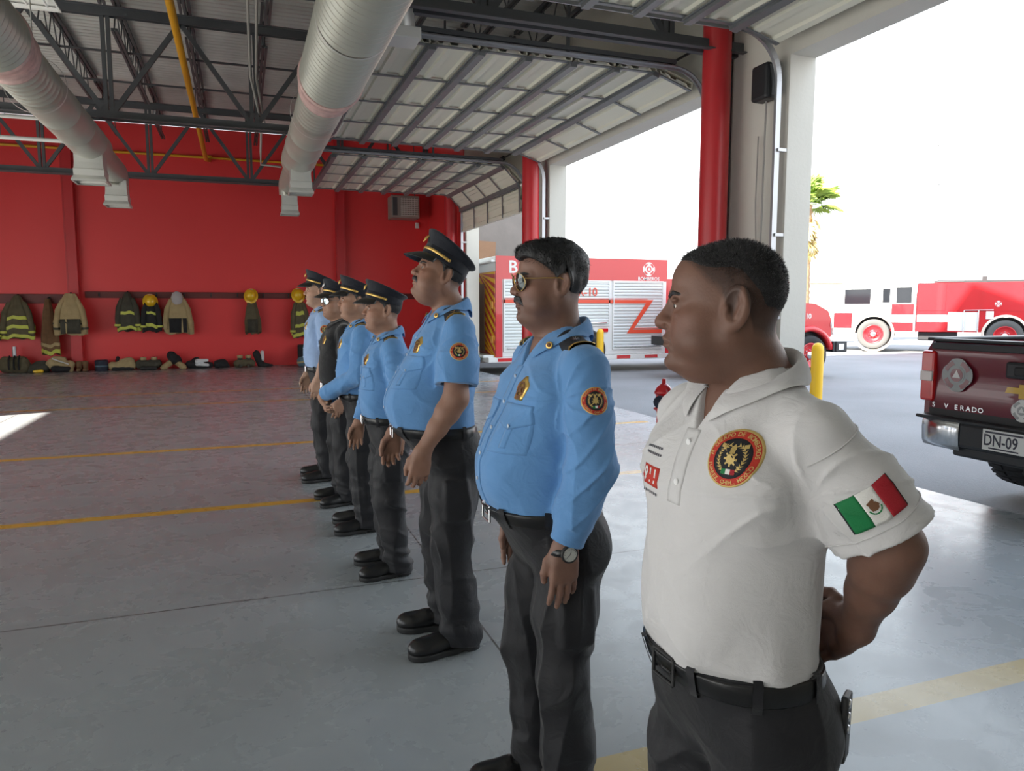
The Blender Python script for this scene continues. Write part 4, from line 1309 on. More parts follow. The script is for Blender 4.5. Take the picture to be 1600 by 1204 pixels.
def men_specs():
    L = []
    # white polo, nearest
    L.append(Man(key='p7', label='person in white polo shirt with flag sleeve patch, hands clasped behind back', H=1.635, X=.80, Y=1.03, rot=-88, yaw=-34, pitch=2,
        belly=1.18, wide=.95, fat=.75, nose=1.18, jaw=1.1, sleeve='short', sleeve_len=.86, bag=.005, shirt='white', skin=(.185, .098, .070), foldk=1.6, headscale=.93, headoff=(0, -.034, -.020), fade=True, bucklemat='rubber',
        arms={'L': arm_behind, 'R': dict(arm_behind, wr=(.04, .20, .965), hd=(-1, .0, .1))}, res=.85, seed=3, scalp=.92, stubble=.3, hairline=.088,
        hair=(.0010, 'greyhair', .0003, top_buzz), gap=.30,
        prog=.010, age=1.0, ear=1.22, vneck=1.348,
        extras=[ex_polo, ex_buzz, lambda s: ex_watch(s, 'R', True)]))
    # long sleeves, sunglasses, no cap
    L.append(Man(key='p6', label='person in long-sleeved blue shirt wearing mirrored sunglasses, no cap, watch on left wrist', H=1.685, X=.84, Y=1.93, rot=-90, yaw=-6, pitch=0,
        belly=1.8, wide=1.0, fat=.85, nose=.95, jaw=1., sleeve='long', shirt='blue', skin=(.225, .125, .092), headscale=.95, res=.9, seed=7, scalp=.5, stubble=.55, hairline=.066,
        arms={'L': dict(el=(.235, .01, 1.10), wr=(.215, -.06, .885), hd=(-.03, -.02, -1), nb=(1, .05, 0), curl=.16), 'R': dict(el=(.25, .03, 1.09), wr=(.23, -.03, .85))},
        hair=(.0065, 'hair', .0016, top_thick), gap=.55, feet={'L': (.115, -.01, 6), 'R': (-.115, -.02, -6)},
        prog=.003, vneck=1.345, extras=[shirt_set, ex_combed, ex_sunglasses, lambda s: ex_mustache(s, .0035, .032), lambda s: ex_watch(s, 'L', True)]))
    # tall, short sleeves, cap, moustache
    L.append(Man(key='p5', label='tall person in short-sleeved blue shirt and tilted black cap, with thick black mustache', H=1.765, X=.84, Y=3.12, rot=-92, yaw=0, pitch=-17,
        belly=2.1, wide=1.03, fat=.8, nose=1.05, sleeve='short', sleeve_len=.80, bag=.012, shirt='blue', skin=(.30, .165, .115), headscale=.95, res=1.15, seed=11, scalp=.6, hairline=.07,
        arms={'L': dict(el=(.245, -.02, 1.09), wr=(.225, -.15, .885), hd=(-.02, -.16, -1), curl=.5), 'R': dict(el=(.25, -.04, 1.09), wr=(.22, -.19, .89), hd=(0, -.16, -1), curl=.6)},
        hair=(.003, 'hair', .0008, top_none), gap=.5, headoff=(0, -.006, 0),
        extras=[lambda s: shirt_set(s, 'bars'), lambda s: ex_cap(s, tilt=-5), lambda s: ex_mustache(s, .014, .036)]))
    L.append(Man(key='p4', label='shorter person in blue shirt and black cap, just behind the tall mustached person', H=1.60, X=.76, Y=4.10, rot=-92, yaw=0, pitch=-1,
        belly=1.15, wide=1., fat=.5, sleeve='long', shirt='blue', skin=(.37, .21, .145), res=1.45, seed=15, scalp=.6, hairline=.07,
        arms={'L': dict(el=(.225, .05, 1.1), wr=(.205, .03, .87)), 'R': dict(el=(.24, -.03, 1.09), wr=(.195, -.15, .885), hd=(0, -.16, -1))},
        hair=(.003, 'hair', .0008, top_none), gap=.5, extras=[lambda s: shirt_set(s, 'bars', False), lambda s: ex_cap(s, tilt=-4)]))
    L.append(Man(key='p3', label='person in long-sleeved blue shirt and black cap, hands clasped in front', H=1.66, X=.74, Y=4.98, rot=-94, yaw=0, pitch=0,
        belly=1.05, fat=.3, sleeve='long', shirt='blue', skin=(.38, .22, .15), res=1.7, seed=19, scalp=.6, hairline=.07,
        arms={'L': dict(el=(.235, -.02, 1.10), wr=(.05, -.25, .945), hd=(-.9, -.15, -.45), nb=(.1, -1, .2), th=(.2, -.1, .8), curl=.7), 'R': dict(el=(.235, -.02, 1.10), wr=(.06, -.225, .90), hd=(-.9, -.1, -.5), nb=(.1, -1, .2), th=(.2, -.1, .8), curl=.7)},
        hair=(.003, 'hair', .0008, top_none), gap=.5, extras=[lambda s: shirt_set(s, 'bars', False, False), lambda s: ex_cap(s, tilt=-3)]))
    L.append(Man(key='p2', label='person in black shirt, black cap and silver-blue sunglasses', H=1.655, X=.70, Y=5.72, rot=-86, yaw=14, pitch=-2,
        belly=1.05, fat=.3, sleeve='short', sleeve_len=.85, shirt='blackcloth', vneck=0, skin=(.38, .22, .15), res=1.9, seed=23, scalp=.6, hairline=.07,
        arms={'L': dict(wr=(.215, -.05, .86)), 'R': dict()},
        hair=(.003, 'hair', .0008, top_none), gap=.2, extras=[lambda s: ex_badge(s), lambda s: ex_cap(s, 'silver', tilt=-3), lambda s: ex_sunglasses(s, 'bluelens', 'silver')]))
    L.append(Man(key='p1', label='person in pale blue shirt and black cap, farthest in the line', H=1.765, X=.66, Y=6.58, rot=-92, yaw=0, pitch=0,
        belly=1.0, fat=.2, sleeve='short', sleeve_len=.85, shirt='paleblue', skin=(.46, .29, .21), res=2.0, seed=27, scalp=.5, hairline=.07,
        arms={'L': dict(wr=(.215, -.06, .86)), 'R': dict(el=(.25, -.03, 1.09), wr=(.22, -.12, .87))},
        hair=(.003, 'hair', .0008, top_none), gap=.5, extras=[lambda s: shirt_set(s, 'bars', True, False), lambda s: ex_cap(s, tilt=-4)]))
    return L
ONLY = None
for m_ in men_specs():
    if ONLY and m_.key not in ONLY.split(','): continue
    m_.build(); MEN.append(m_)
# ------------------------------------------------------------------ the hall
WX0, WX1 = 4.98, 5.28          # door wall, inner and outer face
LX0, LX1 = -8.6, -8.3        # opposite wall
YB, YN = 20.1, -7.0            # back wall, near wall
ROOF = 6.0; HDR = 3.88
BAYS = [(.9, 5.9), (7.15, 11.7), (12.7, 16.6)]
LBAYS = [(-5.0, -.4), (.5, 4.9), (5.8, 10.44), (11.5, 16.2)]  # out of view; last bay added to brighten the far floor

def floor_material():
    m = mat('painted_concrete', (.30, .33, .36), .3, spec=.5)
    nt = m.node_tree; N = nt.nodes; L = nt.links; b = N['Principled BSDF']
    tc = N.new('ShaderNodeTexCoord')
    def noise(sc, det, rough=.5, dist=0):
        t = N.new('ShaderNodeTexNoise'); t.inputs['Scale'].default_value = sc; t.inputs['Detail'].default_value = det; t.inputs['Roughness'].default_value = rough; t.inputs['Distortion'].default_value = dist
        L.new(tc.outputs['Object'], t.inputs['Vector']); return t.outputs['Fac']
    def ramp(x, a, c, ca=(0, 0, 0, 1), cb=(1, 1, 1, 1)):
        r = N.new('ShaderNodeValToRGB'); r.color_ramp.elements[0].position = a; r.color_ramp.elements[1].position = c
        r.color_ramp.elements[0].color = ca; r.color_ramp.elements[1].color = cb; L.new(x, r.inputs['Fac']); return r.outputs['Color']
    def mix(f, A, B, t='MIX'):
        x = N.new('ShaderNodeMix'); x.data_type = 'RGBA'; x.blend_type = t
        for i, v in (('Factor', f), ('A', A), ('B', B)):
            if isinstance(v, (int, float)): x.inputs[i].default_value = v
            elif isinstance(v, tuple): x.inputs[i].default_value = v
            else: L.new(v, x.inputs[i])
        return x.outputs['Result']
    def math_(op, a, c=None):
        x = N.new('ShaderNodeMath'); x.operation = op
        for i, v in enumerate((a, c)):
            if v is None: continue
            if isinstance(v, (int, float)): x.inputs[i].default_value = v
            else: L.new(v, x.inputs[i])
        return x.outputs[0]
    base = mix(ramp(noise(.5, 6, .6), .3, .7), (.28, .305, .322, 1), (.34, .36, .372, 1))
    base = mix(math_('MULTIPLY', ramp(noise(2.2, 8, .7, .6), .54, .74), .11), base, (.46, .47, .47, 1))
    base = mix(math_('MULTIPLY', ramp(noise(7, 6, .7, .3), .66, .74), .6), base, (.12, .125, .13, 1))
    base = mix(math_('MULTIPLY', ramp(noise(30, 4, .7), .70, .76), .5), base, (.10, .10, .10, 1))
    sep = N.new('ShaderNodeSeparateXYZ'); L.new(tc.outputs['Object'], sep.inputs[0])
    wear = ramp(noise(14, 6, .8), .26, .40)
    def line(y, hw, col, base, x0=-11, x1=5.0, w=None):
        d = math_('ABSOLUTE', math_('SUBTRACT', sep.outputs['Y'], y))
        k = math_('LESS_THAN', d, hw)
        k = math_('MULTIPLY', k, math_('LESS_THAN', sep.outputs['X'], x1))
        k = math_('MULTIPLY', k, w if w is not None else wear)
        return mix(k, base, col)
    base = line(2.01, .068, (.46, .36, .17, 1), base)
    base = line(5.83, .055, (.62, .37, .05, 1), base)
    base = line(8.42, .055, (.62, .37, .05, 1), base)
    base = line(12.4, .055, (.55, .30, .06, 1), base)
    base = line(14.2, .055, (.55, .30, .06, 1), base)
    # saw-cut joints
    for yj in (7.1, 13.0, 3.9):
        base = line(yj, .006, (.08, .08, .08, 1), base, w=1.0)
    for xj in (1.02, -3.0):
        d = math_('ABSOLUTE', math_('SUBTRACT', sep.outputs['X'], xj))
        base = mix(math_('LESS_THAN', d, .005), base, (.09, .09, .09, 1))
    L.new(base, b.inputs['Base Color'])
    rg = N.new('ShaderNodeMapRange'); L.new(noise(3.5, 7, .65, .4), rg.inputs['Value'])
    rg.inputs['From Min'].default_value = .3; rg.inputs['From Max'].default_value = .7; rg.inputs['To Min'].default_value = .20; rg.inputs['To Max'].default_value = .36
    L.new(rg.outputs['Result'], b.inputs['Roughness'])
    bp = N.new('ShaderNodeBump'); bp.inputs['Strength'].default_value = .05; bp.inputs['Distance'].default_value = .01
    L.new(noise(9, 8, .7), bp.inputs['Height']); L.new(bp.outputs['Normal'], b.inputs['Normal'])
    return m

M['floor'] = floor_material()
M['apron'] = mat('bare_concrete', (.42, .42, .41), .55, noise=(3, .22, 8), bump=(20, .2, .01))
M['asphalt'] = mat('asphalt', (.19, .19, .195), .85, noise=(.45, .35, 9), bump=(60, .4, .02))
M['redwall'] = mat('red_painted_block', (.76, .045, .048), .42, noise=(.35, .14, 5))
M['redtrim'] = mat('red_painted_steel', (.52, .022, .028), .35, noise=(1.5, .12, 4))
M['redtrimdark'] = mat('dark_red_painted_wood', (.13, .020, .018), .5, noise=(2, .2, 4))
M['plaster'] = mat('cream_plaster', (.66, .64, .58), .8, noise=(1.6, .07, 6), bump=(30, .15, .01))
M['whiteplaster'] = mat('white_plaster', (.78, .78, .77), .8, noise=(2, .05, 5), bump=(30, .12, .01))
M['truss'] = mat('grey_painted_steel', (.075, .078, .085), .5, noise=(3, .2, 4))
M['galv'] = mat('galvanised_sheet', (.60, .60, .57), .38, metal=.55, noise=(3, .12, 5), bump=(8, .1, .01))
M['duct'] = mat('galvanised_duct', (.44, .44, .39), .42, metal=.45, noise=(2.5, .12, 5))
M['tape'] = mat('sealing_tape', (.50, .33, .31), .5, noise=(14, .5, 5))
M['panel'] = mat('door_panel_steel', (.80, .78, .66), .42, noise=(1.5, .06, 4))
M['strut'] = mat('door_strut_steel', (.22, .23, .24), .45, metal=.4, noise=(6, .2, 4))
M['track'] = mat('galvanised_track', (.42, .43, .45), .38, metal=.7)
M['blackmetal'] = mat('black_metal', (.02, .021, .024), .45)
M['yellowpipe'] = mat('yellow_paint', (.72, .36, .012), .4)
M['whitepaint'] = mat('white_paint', (.74, .73, .70), .45)
M['conduit'] = mat('grey_conduit', (.34, .32, .30), .5)

def deck_material():
    m = mat('corrugated_deck', (.60, .60, .57), .42, metal=.35, noise=(1.2, .3, 6))
    return m
M['deck'] = deck_material()

# floor slab, ground outside
mb = MB(); mb.box((-1.97, 6.55, -.06), (14.5, 27.1, .12)); o = mb.build('floor', M['floor']); tag(o, kind='structure')
mb = MB(); mb.box((25, 15, -.19), (150, 130, .20)); o = mb.build('ground', M['asphalt']); tag(o, kind='structure')

# roof deck, folded along X
mb = MB(); pts = []
y = YN - .5
while y < YB + .6:
    for dy, z in ((0, 0), (.04, .035), (.075, .035), (.115, 0)):
        pts.append((y + dy, ROOF + z))
    y += .155
P = [[Vector((x, yy, zz)) for yy, zz in pts] for x in (LX0 - .5, WX1 + .5)]
mb.grid(P, False)
Q = [[Vector((x, yy, zz + .06)) for yy, zz in pts] for x in (LX0 - .5, WX1 + .5)]
mb.grid(Q, False)
o = mb.build('ceiling', M['deck']); tag(o, kind='structure')
# parapet / fascia outside so the roof has its height
mb = MB(); mb.box((WX1 + .35, 6.55, 6.1), (.3, 27.6, .6)); o = mb.build('trim_1', M['whiteplaster']); tag(o, kind='structure')

# walls
mb = MB(); mb.box((-1.96, YB + .12, 2.93), (14.5, .24, 5.86)); o = mb.build('wall_back', M['redwall']); tag(o, kind='structure')
mb = MB(); mb.box((-1.96, YN - .12, 3.0), (14.5, .24, 6.0)); o = mb.build('wall_near', M['plaster']); tag(o, kind='structure')
def bay_wall(name, x0, x1, m, bays):
    mb = MB(); xc = (x0 + x1) / 2; w = x1 - x0
    edges = [YN] + [e for b in bays for e in b] + [YB]
    for i in range(0, len(edges), 2):
        a, b = edges[i], edges[i + 1]
        mb.box((xc, (a + b) / 2, HDR / 2), (w, b - a, HDR))
    mb.box((xc, (YN + YB) / 2, (HDR + ROOF) / 2), (w, YB - YN, ROOF - HDR))
    if bays is LBAYS: mb.box((xc, 13.85, (2.1 + HDR) / 2), (w * .4, 4.7, HDR - 2.1))  # unseen drop panel added so no sun patch shows from this bay
    o = mb.build(name, m); tag(o, kind='structure'); return o
bay_wall('wall_right', WX0, WX1, M['plaster'], BAYS)
bay_wall('wall_left', LX0, LX1, M['plaster'], LBAYS)
mb = MB(); mb.box((-1.9, 2.9, 10.1), (14.3, 19.8, 7.9)); o = mb.build('wall_shade_block', M['whiteplaster']); tag(o, kind='structure')  # unseen block added above the roof to shade the fire engine's rear
mb = MB(); mb.box((WX0 - .006, 18.42, 2.95), (.012, 3.36, 5.9)); o = mb.build('trim_7', M['redwall']); tag(o, kind='structure')
# steel pilasters of the back wall
for i, x in enumerate((-8.4, -3.66, 2.54)):
    mb = MB(); mb.box((x - .10, YB - .11, 2.95), (.03, .22, 5.9)); mb.box((x + .10, YB - .11, 2.95), (.03, .22, 5.9)); mb.box((x, YB - .06, 2.95), (.2, .06, 5.9)); mb.box((x, YB - .20, 2.95), (.22, .025, 5.9))
    o = mb.build('trim_%d' % (i + 2), M['redtrim']); tag(o, kind='structure')
# red round columns along the door wall
for i, (y, wh) in enumerate(((1.48 - .2, ''), (6.66, 'in front of the cream pier right of the middle bay door'), (11.84, 'between the middle and the far bay door'), (16.9, 'at the far end of the door wall beside the red back wall'))):
    if i == 0: continue
    t = thing('steel_column', 'round red steel column ' + wh, 'column', (4.69, y, 0))
    mb = MB(); mb.lathe([(.145, .0), (.145, 4.45)], (0, 0, 0), 28, cap=True); mb.build('shaft', M['redtrim'], t)
    mb = MB(); mb.box((0, 0, .012), (.36, .36, .024), bev=.004); mb.build('base_plate', M['redtrim'], t)
    mb = MB(); mb.box((0, 0, 4.46), (.34, .34, .03)); mb.build('cap_plate', M['truss'], t)

# trusses
def truss(y, x0, x1, label):
    t = thing('roof_truss', label, 'truss', (0, y, 0), 0, 'roof trusses spanning the hall')
    zb, zt = 4.15, 5.52
    for z, nm in ((zb, 'bottom_chord'), (zt, 'top_chord')):
        mb = MB()
        for s in (-1, 1):
            mb.box(((x0 + x1) / 2, s * .045, z), (x1 - x0, .012, .11)); mb.box(((x0 + x1) / 2, s * .075, z + (.05 if nm[0] == 't' else -.05)), (x1 - x0, .07, .012))
        mb.build(nm, M['truss'], t)
    x = x0 + .15; k = 0
    n0 = -1.6 - 1.9 * math.floor((-1.6 - x0) / 1.9)
    x = n0
    while x < x1:
        mb = MB(); mb.bar((x - .035, 0, zb), (x - .035, 0, zt), .05, .06, (0, 1, 0)); mb.bar((x + .035, 0, zb), (x + .035, 0, zt), .05, .06, (0, 1, 0)); mb.build('vertical', M['truss'], t)
        for s in (-1, 1):
            xe = x + s * .95
            if x0 < xe < x1:
                mb = MB(); mb.bar((x + s * .04, 0, zb + .03), (xe, 0, zt - .03), .065, .05, (0, 1, 0)); mb.build('diagonal', M['truss'], t)
        x += 1.9
    return t
truss(6.66, LX1, WX0, 'grey steel roof truss nearest the camera, above the head of the nearest pier')
truss(11.84, LX1, WX0, 'grey steel roof truss crossing in front of the corrugated ceiling, middle one')
truss(16.9, LX1, WX0, 'grey steel roof truss seen low against the red back wall')
# bar joists along the hall
jx = [-7.9, -7.1, -6.4, -5.4, -4.4, -3.45, -2.5, -1.55, -.58, .5, 1.5, 2.5, 3.5, 4.4]
names = {-2.5: 'open-web roof joist left of the yellow pipe, beside the left duct', -1.55: 'open-web roof joist between the left duct and the yellow pipe', -.58: 'open-web roof joist directly above the yellow pipe'}
def joist(x, y0, y1):
    t = thing('bar_joist', names.get(x, 'open-web grey steel joist under the corrugated roof deck'), 'joist', (x, 0, 0), 0, 'bar joists under the roof deck')
    zt, zb = 5.94, 5.46
    mb = MB(); mb.box((-.03, (y0 + y1) / 2, zt), (.04, y1 - y0, .05)); mb.box((.03, (y0 + y1) / 2, zt), (.04, y1 - y0, .05)); mb.build('top_chord', M['truss'], t)
    mb = MB(); mb.box((-.025, (y0 + y1) / 2, zb), (.035, y1 - y0 - .8, .04)); mb.box((.025, (y0 + y1) / 2, zb), (.035, y1 - y0 - .8, .04)); mb.build('bottom_chord', M['truss'], t)
    mb = MB(); n = int((y1 - y0 - .8) / .32); yy = y0 + .4
    for i in range(n):
        a, b = (zb, zt) if i % 2 == 0 else (zt, zb)
        mb.tube([(0, yy, a), (0, yy + .32, b)], .011, 6); yy += .32
    mb.build('web_rod', M['truss'], t)
    return t
for x in jx:
    for y0, y1 in ((6.75, 11.75), (11.93, 16.8), (17, 20.0)) if x in (-3.45, -2.5, -1.55, -.58, .5, 1.5) else ((6.75, 11.75), (11.93, 16.8)):
        t = joist(x, y0, y1)
        if x in names:
            t['label'] = names[x] + (', over the middle bay' if y0 < 8 else (', beyond the middle truss' if y0 < 14 else ', against the back wall'))
            if 'group' in t: del t['group']
        else:
            t['label'] = 'dark open-web steel joist under the corrugated deck, partly hidden'
# bridging rods
for y in (8.4, 10.1, 13.5, 15.2):
    mb = MB(); mb.box((-2.5, y, 5.5), (14, .03, .03)); o = mb.build('bridging_angle', M['truss']); tag(o, 'thin grey bridging angle crossing under the roof joists', 'steel angle', 'bridging angles under the joists')

# ------------------------------------------------------------------ ducts
def duct(x, z, y0, yc, y1, y2, label, r1=.29, wo=.32):
    t = thing('air_duct', label, 'duct', (x, 0, 0))
    r2, r3 = r1 * .87, .185
    mb = MB(); prof = []; y = y0
    while y < yc:
        prof += [(r1, y), (r1 + .022, y + .028), (r1 + .022, y + .046), (r1, y + .074)]; y += .105
    mb.lathe(prof, (0, 0, z), 40, (0, 1, 0)); mb.build('spiral_duct', M['duct'], t)
    mb = MB(); mb.lathe([(r1 + .02, yc - .06), (r1 + .035, yc - .05), (r1 + .035, yc - .02), (r1 + .012, yc), (r2 + .02, yc + .36), (r2 + .035, yc + .38), (r2 + .035, yc + .40), (r2, yc + .41)], (0, 0, z), 40, (0, 1, 0)); mb.build('tape_collar', M['tape'], t)
    prof = [(r2, yc + .3)]; y = yc + .45
    while y < y1 + .35:
        prof += [(r2, y), (r2 + .005, y + .01), (r2, y + .02)]; y += .14 if y < yc + 1.4 else .9
    prof += [(r2, y1 + .35), (r3, y1 + .75)]
    mb = MB(); mb.lathe(prof, (0, 0, z), 40, (0, 1, 0)); mb.build('main_duct', M['duct'], t)
    mb = MB(); mb.lathe([(r3, y1 + .7), (r3 + .004, y1 + .9), (r3, y1 + .91), (r3, y2)], (0, 0, z), 32, (0, 1, 0))
    # mitred elbow turning down
    pts = [(0, y2 - .02, z), (0, y2 + .10, z - .02), (0, y2 + .17, z - .09), (0, y2 + .19, z - .20)]
    mb.tube(pts, [r3, r3, r3 * .98, r3 * .96], 24); mb.build('end_duct', M['duct'], t)
    for yy, zz, w in ((y1, z - r2 + .06, wo), (y2 + .19, z - .20, wo * .92)):
        mb = MB(); h = w / 2; hh = .33
        mb.grid([[Vector((sx * k * h, yy + sy * k * h, zz - dz)) for sx, sy in ((-1, -1), (1, -1), (1, 1), (-1, 1))] for k, dz in ((.92, -.06), (.92, .10), (.95, hh * .55), (1.0, hh * .6), (.98, hh * .85), (1.12, hh), (1.14, hh + .03), (1.0, hh + .03))], False, True)
        mb.build('air_outlet', M['galv'], t)
    # hangers
    for yy in (yc - 1.6, yc + 1.4):
        mb = MB(); mb.tube([(0, yy, ROOF), (0, yy, z + r1)], .006, 6); mb.lathe([(r1 + .012, yy - .02), (r1 + .016, yy), (r1 + .012, yy + .02)], (0, 0, z), 32, (0, 1, 0), cap=False)
        mb.build('hanger', M['galv'], t)
    return t
dR = duct(.93, 3.76, 1.2, 7.75, 11.85, 14.3, 'large ribbed galvanised air duct right of the yellow pipe, sealed with pinkish tape')
duct(-1.88, 3.76, 1.2, 7.6, 11.9, 14.1, 'galvanised air duct at the left edge of the hall with two drop outlets', .275, .38)
# short branch outlet by the big door panel
bo = (1.42 - .93, 6.75, 4.12)
mb = MB(); mb.tube([(-.35, 0, .05), (-.12, .0, .06), (.0, .04, -.02), (.02, .08, -.16)], [.15, .15, .15, .14], 20); e = mb.build('branch_elbow', M['galv'], dR, bo)
mb = MB(); mb.box((.02, .08, -.20), (.32, .3, .10), bev=.01); mb.build('outlet_collar', M['whitepaint'], e)
mb = MB(); mb.tube([(-.05, 0, .15), (-.05, 0, ROOF - 4.12)], .008, 6); mb.build('hanger', M['galv'], e)

# ------------------------------------------------------------------ pipes and conduits
t = thing('gas_pipe', 'yellow gas pipe running under the roof to the red back wall', 'pipe', (0, 0, 0))
mb = MB(); mb.tube([(-.62, 1, 4.9), (-.62, 19.0, 4.93), (-.57, YB - .07, 5.10)], .048, 14); mb.build('long_run', M['yellowpipe'], t)
mb = MB(); mb.tube([(-8.6, YB - .06, 5.16), (2.3, YB - .06, 5.16)], .03, 10); mb.build('wall_run', M['yellowpipe'], t)
mb = MB(); mb.lathe([(.055, -.05), (.06, -.04), (.06, .04), (.055, .05)], (-.57, YB - .06, 5.16), 14, (1, 0, 0)); mb.build('tee_fitting', M['yellowpipe'], t)
for yy in (5, 9, 15):
    mb = MB(); mb.bar((-.62, yy, 4.94), (-.62, yy, 5.44), .012); mb.build('hanger', M['truss'], t)
t = thing('electrical_conduit', 'pair of grey conduits dropping from the roof between pipe and big duct', 'conduit', (0, 0, 0))
mb = MB(); mb.tube([(.20, 3, 5.0), (.20, 9.0, 5.0), (.25, 11.2, 4.7), (.40, 12.0, 4.25), (.42, 13.4, 4.1), (.42, 13.45, 3.9), (.75, 13.45, 3.88)], .018, 8); mb.build('tube', M['conduit'], t)
mb = MB(); mb.tube([(.30, 3, 5.0), (.30, 9.0, 5.0), (.33, 11.3, 4.72), (.46, 12.3, 4.3), (1.0, 12.4, 4.28)], .018, 8); mb.build('tube', M['conduit'], t)
for k in (5, 8):
    mb = MB(); mb.bar((.25, k, 5), (.25, k, ROOF), .01); mb.build('hanger', M['truss'], t)
for z, y, x1, wh in ((3.98, 13.0, -1.8, 'lower thin white pipe at the left edge crossing toward the left duct'), (4.35, 13.3, -2.6, 'upper thin white pipe at the left edge behind the left duct')):
    t = thing('white_pipe', wh, 'pipe', (0, y, z)); mb = MB(); mb.tube([(-8.8, 0, 0), (x1, 0, 0)], .03, 10); mb.build('tube', M['whitepaint'], t)
    for k in (-8, -3.2):
        mb = MB(); mb.bar((k, 0, .02), (k, 0, ROOF - z), .01); mb.build('hanger', M['truss'], t)
# fluorescent fixture, upper left corner
t = thing('ceiling_light', 'white box light fixture hanging in the upper left corner', 'light', (-2.12, 9.45, 4.86), 0)
mb = MB(); mb.grid([[Vector((x * sx, y * sx, z)) for x, y in ((-.32, -.65), (.32, -.65), (.32, .65), (-.32, .65))] for sx, z in ((.55, .12), (.7, .11), (1, .02), (1, 0), (.93, 0), (.9, .03))], False, True); mb.build('housing', M['whitepaint'], t)
mb = MB()
for k in (-.2, 0, .2): mb.tube([(k, -.55, .02), (k, .55, .02)], .014, 8)
mb.build('tube', mat('lamp_glass', (.8, .8, .78), .3), t)
for k in (-.5, .5):
    mb = MB(); mb.tube([(0, k, .1), (0, k, ROOF - 4.86)], .006, 6); mb.build('hanger', M['truss'], t)

